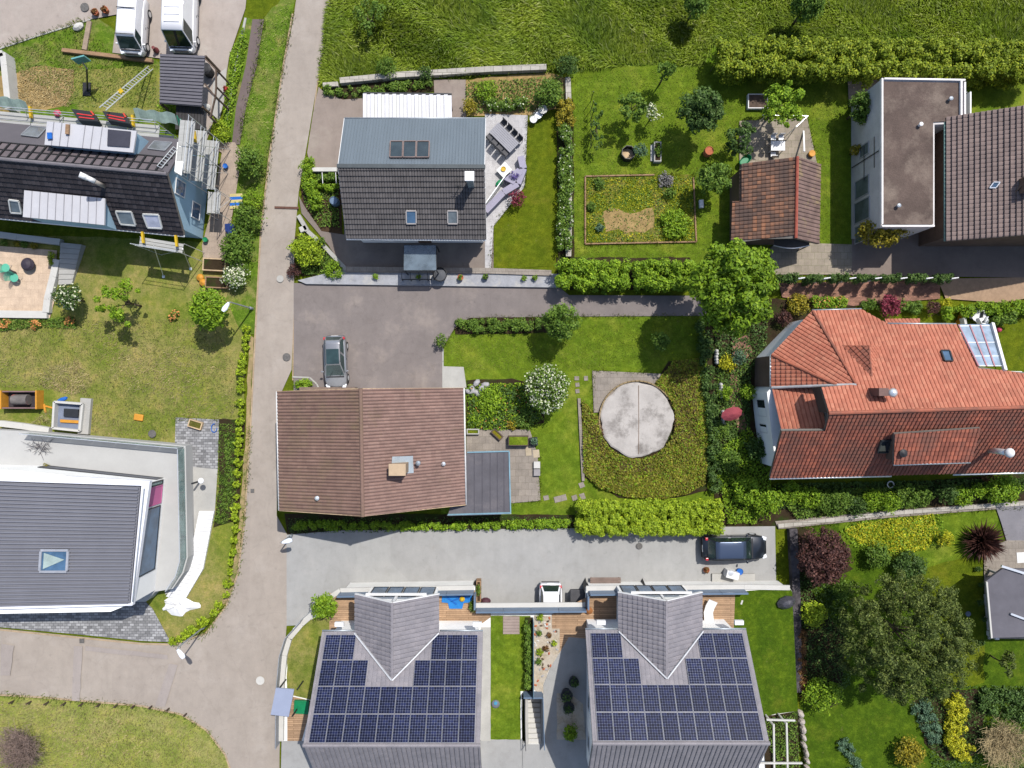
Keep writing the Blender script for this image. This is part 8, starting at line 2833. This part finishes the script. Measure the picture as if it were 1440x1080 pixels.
# lower garden
coping('dark stone retaining wall between terrace lawn and lower garden', [(1112, 742), (1115, 800), (1117, 860), (1119, 970)], .6, .5, 0, surf('wall_stone_dark', ph(110, 104, 108), .9, .3, 2, 14, c2=ph(70, 66, 70), c2at=.5, bmp=.5), name='stone_wall', cat='wall')
rng = random.Random(5)
for i in range(8):
    px, py = 1122 + i * 1.6 + rng.uniform(-1, 1), 1000 + i * 11
    put('boulder', 'pale boulder in the row edging the lower garden', 'boulder', MB().lathe(P(px, py), [(.22, 0), (.3, .35), (.22, .6), (.06, .7)], 7, rng.uniform(.6, .95), rng.uniform(.8, 1.3), rng.random() * .8), surf('boulder_pale', ph(206, 196, 188), .9, .15, 3, 14), group='pale boulders edging the lower garden')
pf = thing('pergola', 'bare white beam pergola at the corner of the solar house', 'pergola', P(1095, 1050, TZ))
for a, b in (((1088, 1018), (1089, 1100)), ((1106, 1016), (1108, 1100)), ((1066, 1073), (1128, 1073)), ((1078, 1012), (1118, 1013))):
    MB().beam(P(*a, 3.6 if a[0] != 1066 else 3.72), P(*b, 3.6 if a[0] != 1066 else 3.72), .11, .11).build('beam', CONC_W, pf)
for px, py in ((1088, 1020), (1106, 1018)):
    p = P(px, py, 3.6)
    MB().beam((p.x, p.y, TZ), (p.x, p.y, 3.54), .1, .1).build('post', CONC_W, pf)
for i, (px, py) in enumerate(((1375, 800), (1380, 822), (1378, 847), (1383, 871), (1380, 904))):
    shrub('tiny dark bush in the spaced row along the pale pavement edge', px, py, 4.6, .55, L_DARK, n=170, size=.11, rc=.12, group='tiny bushes along the pavement edge')
put('stone', 'blue grey stepping pebble on the narrow lawn', 'stone', MB().lathe(P(1361, 863), [(.2, 0), (.2, .06), (.03, .1)], 12), surf('pebble_blue', ph(140, 150, 170), .7))
put('post', 'white corner post at the dark carport roof', 'post', MB().box(P(1396, 893, .5), (.3, .35, 1.0)), WHITE)
put('hatch', 'white framed hatch on the pavement behind the carport', 'hatch', MB().box(P(1436, 784, .08), (.75, .8, .16), .05), WHITE, bevel=.03)

# ================================================================ terrace of the solar houses
lg = thing('sun_lounger', 'white sun lounger on the deck of the second solar house', 'sun lounger', P(993, 860, TZ))
cs_ = [P(1003, 845, TZ + .55), P(998.5, 853, TZ + .42), P(996, 861, TZ + .34), P(997, 873, TZ + .34)]
rr = []
for k, c in enumerate(cs_):
    d = (cs_[min(k + 1, 3)] - cs_[max(k - 1, 0)]); d.z = 0; d.normalize(); n = Vector((-d.y, d.x, 0)) * .33
    rr.append([c - n + Vector((0, 0, -.04)), c + n + Vector((0, 0, -.04)), c + n + Vector((0, 0, .05)), c - n + Vector((0, 0, .05))])
MB().loft(rr).build('cushion', WHITE, lg)
for c in (cs_[1], cs_[3]):
    for s in (-.25, .25):
        MB().beam((c.x + s, c.y, TZ), (c.x + s, c.y, c.z - .04), .05, .05).build('leg', ALU, lg)
tp = thing('tarp', 'bright blue plastic sheet lying on the deck in the terrace corner', 'tarp', P(640, 845, TZ))
q = [(622, 836), (664, 835), (663, 847), (652, 848), (650, 856), (632, 856), (630, 848), (621, 847)]
mb = MB().prism([P(a, b, TZ + .1) for a, b in q], TZ + .06, TZ + .10)
mb.build('sheet', surf('tarp_blue', ph(40, 140, 225, 1.9), .5, .12, 2, 6), tp)
for a, b in (((628, 840), (642, 850)), ((640, 838), (660, 842)), ((634, 846), (655, 838))):
    MB().tube(P(*a, TZ + .12), P(*b, TZ + .12), .05, 6).build('fold', BLUE, tp)
put('toy', 'small coloured toy on the blue plastic sheet', 'toy', MB().lathe(P(650, 842, TZ + .11), [(.15, 0), (.2, .1), (.1, .22), (.02, .24)], 10), YELLOW)
crate('narrow brown planter trough outside the terrace corner wall', 673, 832, .35, 1.6, .8, 0, WOOD, SOIL, name='trough', cat='planter')
shrub('green plants in the narrow brown trough by the terrace corner', 673, 830, 3.5, .5, L_MID, ry=10, n=260, size=.1, rc=.12, z0=.7)
shrub('creeper along the inside of the terrace corner parapet', 664, 852, 5, .6, L_MID, ry=12, n=420, size=.11, rc=.14, z0=TZ)
put('bag', 'dark bag with red cloth on the driveway by the terrace corner', 'bag', MB().lathe(P(683, 844), [(.28, 0), (.34, .2), (.2, .45), (.04, .5)], 10, 1.2, .8), surf('bag_dark', (0.06, .02, .03), .7))
for i, (px, py, w, lb) in enumerate(((668, 819, .0, 'dark pointed fin board at the corner wall over the driveway'), (823, 815, 0, 'dark pointed fin board beside the slatted bench'), (903, 816, 0, 'dark small fin board past the slatted bench'))):
    b = P(px, py)
    mb = MB().loft([[b + Vector((-.25, -.35, 0)), b + Vector((.1, -.35, 0)), b + Vector((.0, .2, 0))], [b + Vector((-.22, -.33, 1.5)), b + Vector((.08, -.33, 1.5)), b + Vector((.0, .0, 1.5))]])
    put('fin_board', lb, 'board', mb, BLACK)
bn = thing('bench', 'weathered slatted bench on the driveway below the parapet', 'bench', P(852, 818))
for k in range(4):
    MB().beam(P(830, 813 + k * 2.3, .45), P(873, 813 + k * 2.3, .45), .1, .04).build('slat', surf('bench_wood', ph(150, 130, 120), .85, .2), bn)
for px in (832, 871):
    for py in (814, 820):
        p = P(px, py, .43)
        MB().beam((p.x, p.y, 0), p, .07, .07).build('leg', WOOD_D, bn)
put('bin', 'dark grey bin pair in the corner behind the white car', 'bin', MB().box(P(812, 838, .5), (1.0, .8, 1.0)).box(P(812, 838, 1.03), (1.06, .86, .05)), surf('bin_dark', (0.05, .05, .055), .6), bevel=.03)
wbx = thing('heat_pump', 'white equipment box on the coping near the dark car', 'equipment box', P(1028, 807))
MB().box(P(1028, 807, .45), (.95, .55, .9), -.25).build('casing', WHITE, wbx, bevel=.03)
MB().lathe(P(1028, 806, .9), [(.2, 0), (.2, .03), (.05, .04)], 16).build('fan_cover', ALU, wbx)
coping('pale concrete ramp slab beneath the white equipment box', [(1000, 815), (1060, 815)], 1.0, .25, 0, CONC, name='slab', cat='slab')
put('bucket', 'blue bucket next to the white equipment box', 'bucket', MB().lathe(P(1038, 802), [(.18, 0), (.24, .4), (.26, .41), (.2, .38), (.02, .36)], 14), BLUE)
pot('terracotta pot with dry plant near the dark car tail', 992, 800, .22, .3, TERRAC, L_RUST)
cover('ground_cover', 'dry leaf litter around the terracotta pot', [(978, 790), (1000, 790), (1004, 812), (976, 816)], 140, leaf_mat('litter', (0.2, .14, .09), .4, .1, hue=(.4, .34, .28)), .09, .03)
put('cover_sheet', 'crumpled dark plastic cover on the corner of the deep green lawn', 'cover', MB().lathe(P(1104, 846, TZ), [(.6, 0), (.62, .25), (.35, .6), (.05, .75)], 9, 1.15, .75, .3), surf('cover_plastic', ph(84, 84, 92, 1.8), .35, .3, 2, 8))
put('toy', 'small white toy bone on the deep green lawn', 'toy', MB().beam(P(1042, 850, TZ + .05), P(1044, 844, TZ + .05), .14, .08), CONC_W, bevel=.03)
tm = thing('robot_mower', 'round blue topped mower charger on the lawn strip', 'mower', P(697, 989, TZ))
MB().lathe(P(697, 989, TZ), [(.28, 0), (.3, .15), (.2, .25), (.03, .28)], 14).build('body', surf('mower_grey', (0.12, .13, .15), .5), tm)
MB().lathe(P(697, 989, TZ + .25), [(.14, 0), (.12, .05), (.02, .06)], 12).build('lid', surf('mower_blue', ph(90, 170, 210), .4), tm)
dkp = thing('platform', 'square slatted wooden platform on the lawn strip', 'platform', P(719, 878, TZ))
for k in range(6):
    MB().box(P(719, 868.5 + k * 4.2, TZ + .06), (1.2, .2, .08)).build('slat', surf('platform_wood', ph(178, 160, 152), .85, .15), dkp)
for i, (px, py, w, d_) in enumerate(((779, 905, 5, L_LIME), (768, 912, 5, L_RUST), (759, 917, 6, L_LIME), (758, 890, 5, L_MID), (758, 930, 5, L_MID), (760, 868, 6, L_LIME), (772, 893, 4, L_RUST))):
    shrub(['lime tuft beside the deck edge in the stony bed', 'rust tuft in the middle of the stony bed', 'lime tuft by the blue fence in the stony bed', 'upper green tuft by the blue fence in the stony bed', 'lowest green tuft in the stony bed', 'lime tuft under the parapet in the stony bed', 'small rust tuft above the others in the stony bed'][i], px, py, w, .45, d_, n=190, size=.1, rc=.12, z0=TZ)
rng = random.Random(3)
for i in range(46):
    q = scatter([(752, 868), (776, 868), (785, 886), (785, 916), (766, 955), (752, 965)], 1, TZ)[0]
    put('pebble', 'palm sized stone scattered in the stony bed beside the blue fence', 'stone', MB().lathe((q[0], q[1], TZ), [(.08, 0), (.1, .05), (.03, .1)], 6, 1.3, .8, rng.random() * 3), [CONC_W, MATS['rock_grey'], WOOD_D, TERRAC][i % 4], group='stones scattered in the stony bed')
for i, (px, py, r, h) in enumerate(((796, 973, .42, .6), (799, 990, .4, .55), (806, 955, .36, .5))):
    pot(['dark tub in the shade, widest of three', 'dark tub in the shade with pale rim, lowest of three', 'dark tub in the shade nearest the solar house wall'][i], px, py, r, h, DARKM, L_DARK, z=TZ)
shrub('tall grassy bush in the shaded gravel bed', 803, 1030, 10, 1.2, L_BRIGHT, ry=14, n=900, rc=.2, z0=TZ)
bx = thing('playhouse_roof', 'tilted blue grey roofed shelter at the lane fence', 'shelter', P(397, 988))
q = [P(388, 967.5, 3.4), P(413.5, 969.5, 3.4), P(406, 1008, 3.4), P(380.5, 1005, 3.4)]
MB().slab(q, .1).build('roof', surf('shelter_roof', ph(168, 178, 204, 1.8), .5, .05), bx)
for p in q:
    MB().beam((p.x * .985, p.y, 0), (p.x * .985, p.y, 3.3), .08, .08).build('post', DARKM, bx)
put('tray', 'green plastic sandpit tray at the solar house wall', 'tray', MB().box(P(424, 994, TZ + .12), (1.05, .95, .24), -.05).box(P(424, 994, TZ + .26), (.6, .6, .04), -.05), GREEN, bevel=.03)
tag(MB().lathe(P(828, 857, TZ), [(.2, 0), (.26, .3), (.1, .4)], 12).build('pot', surf('pot_rust', ph(170, 110, 60), .8)), 'rust coloured pot in the deck corner by the bins', 'pot')
# strut beams from the coping to the wing gables
for x0 in (XA, XB):
    pass
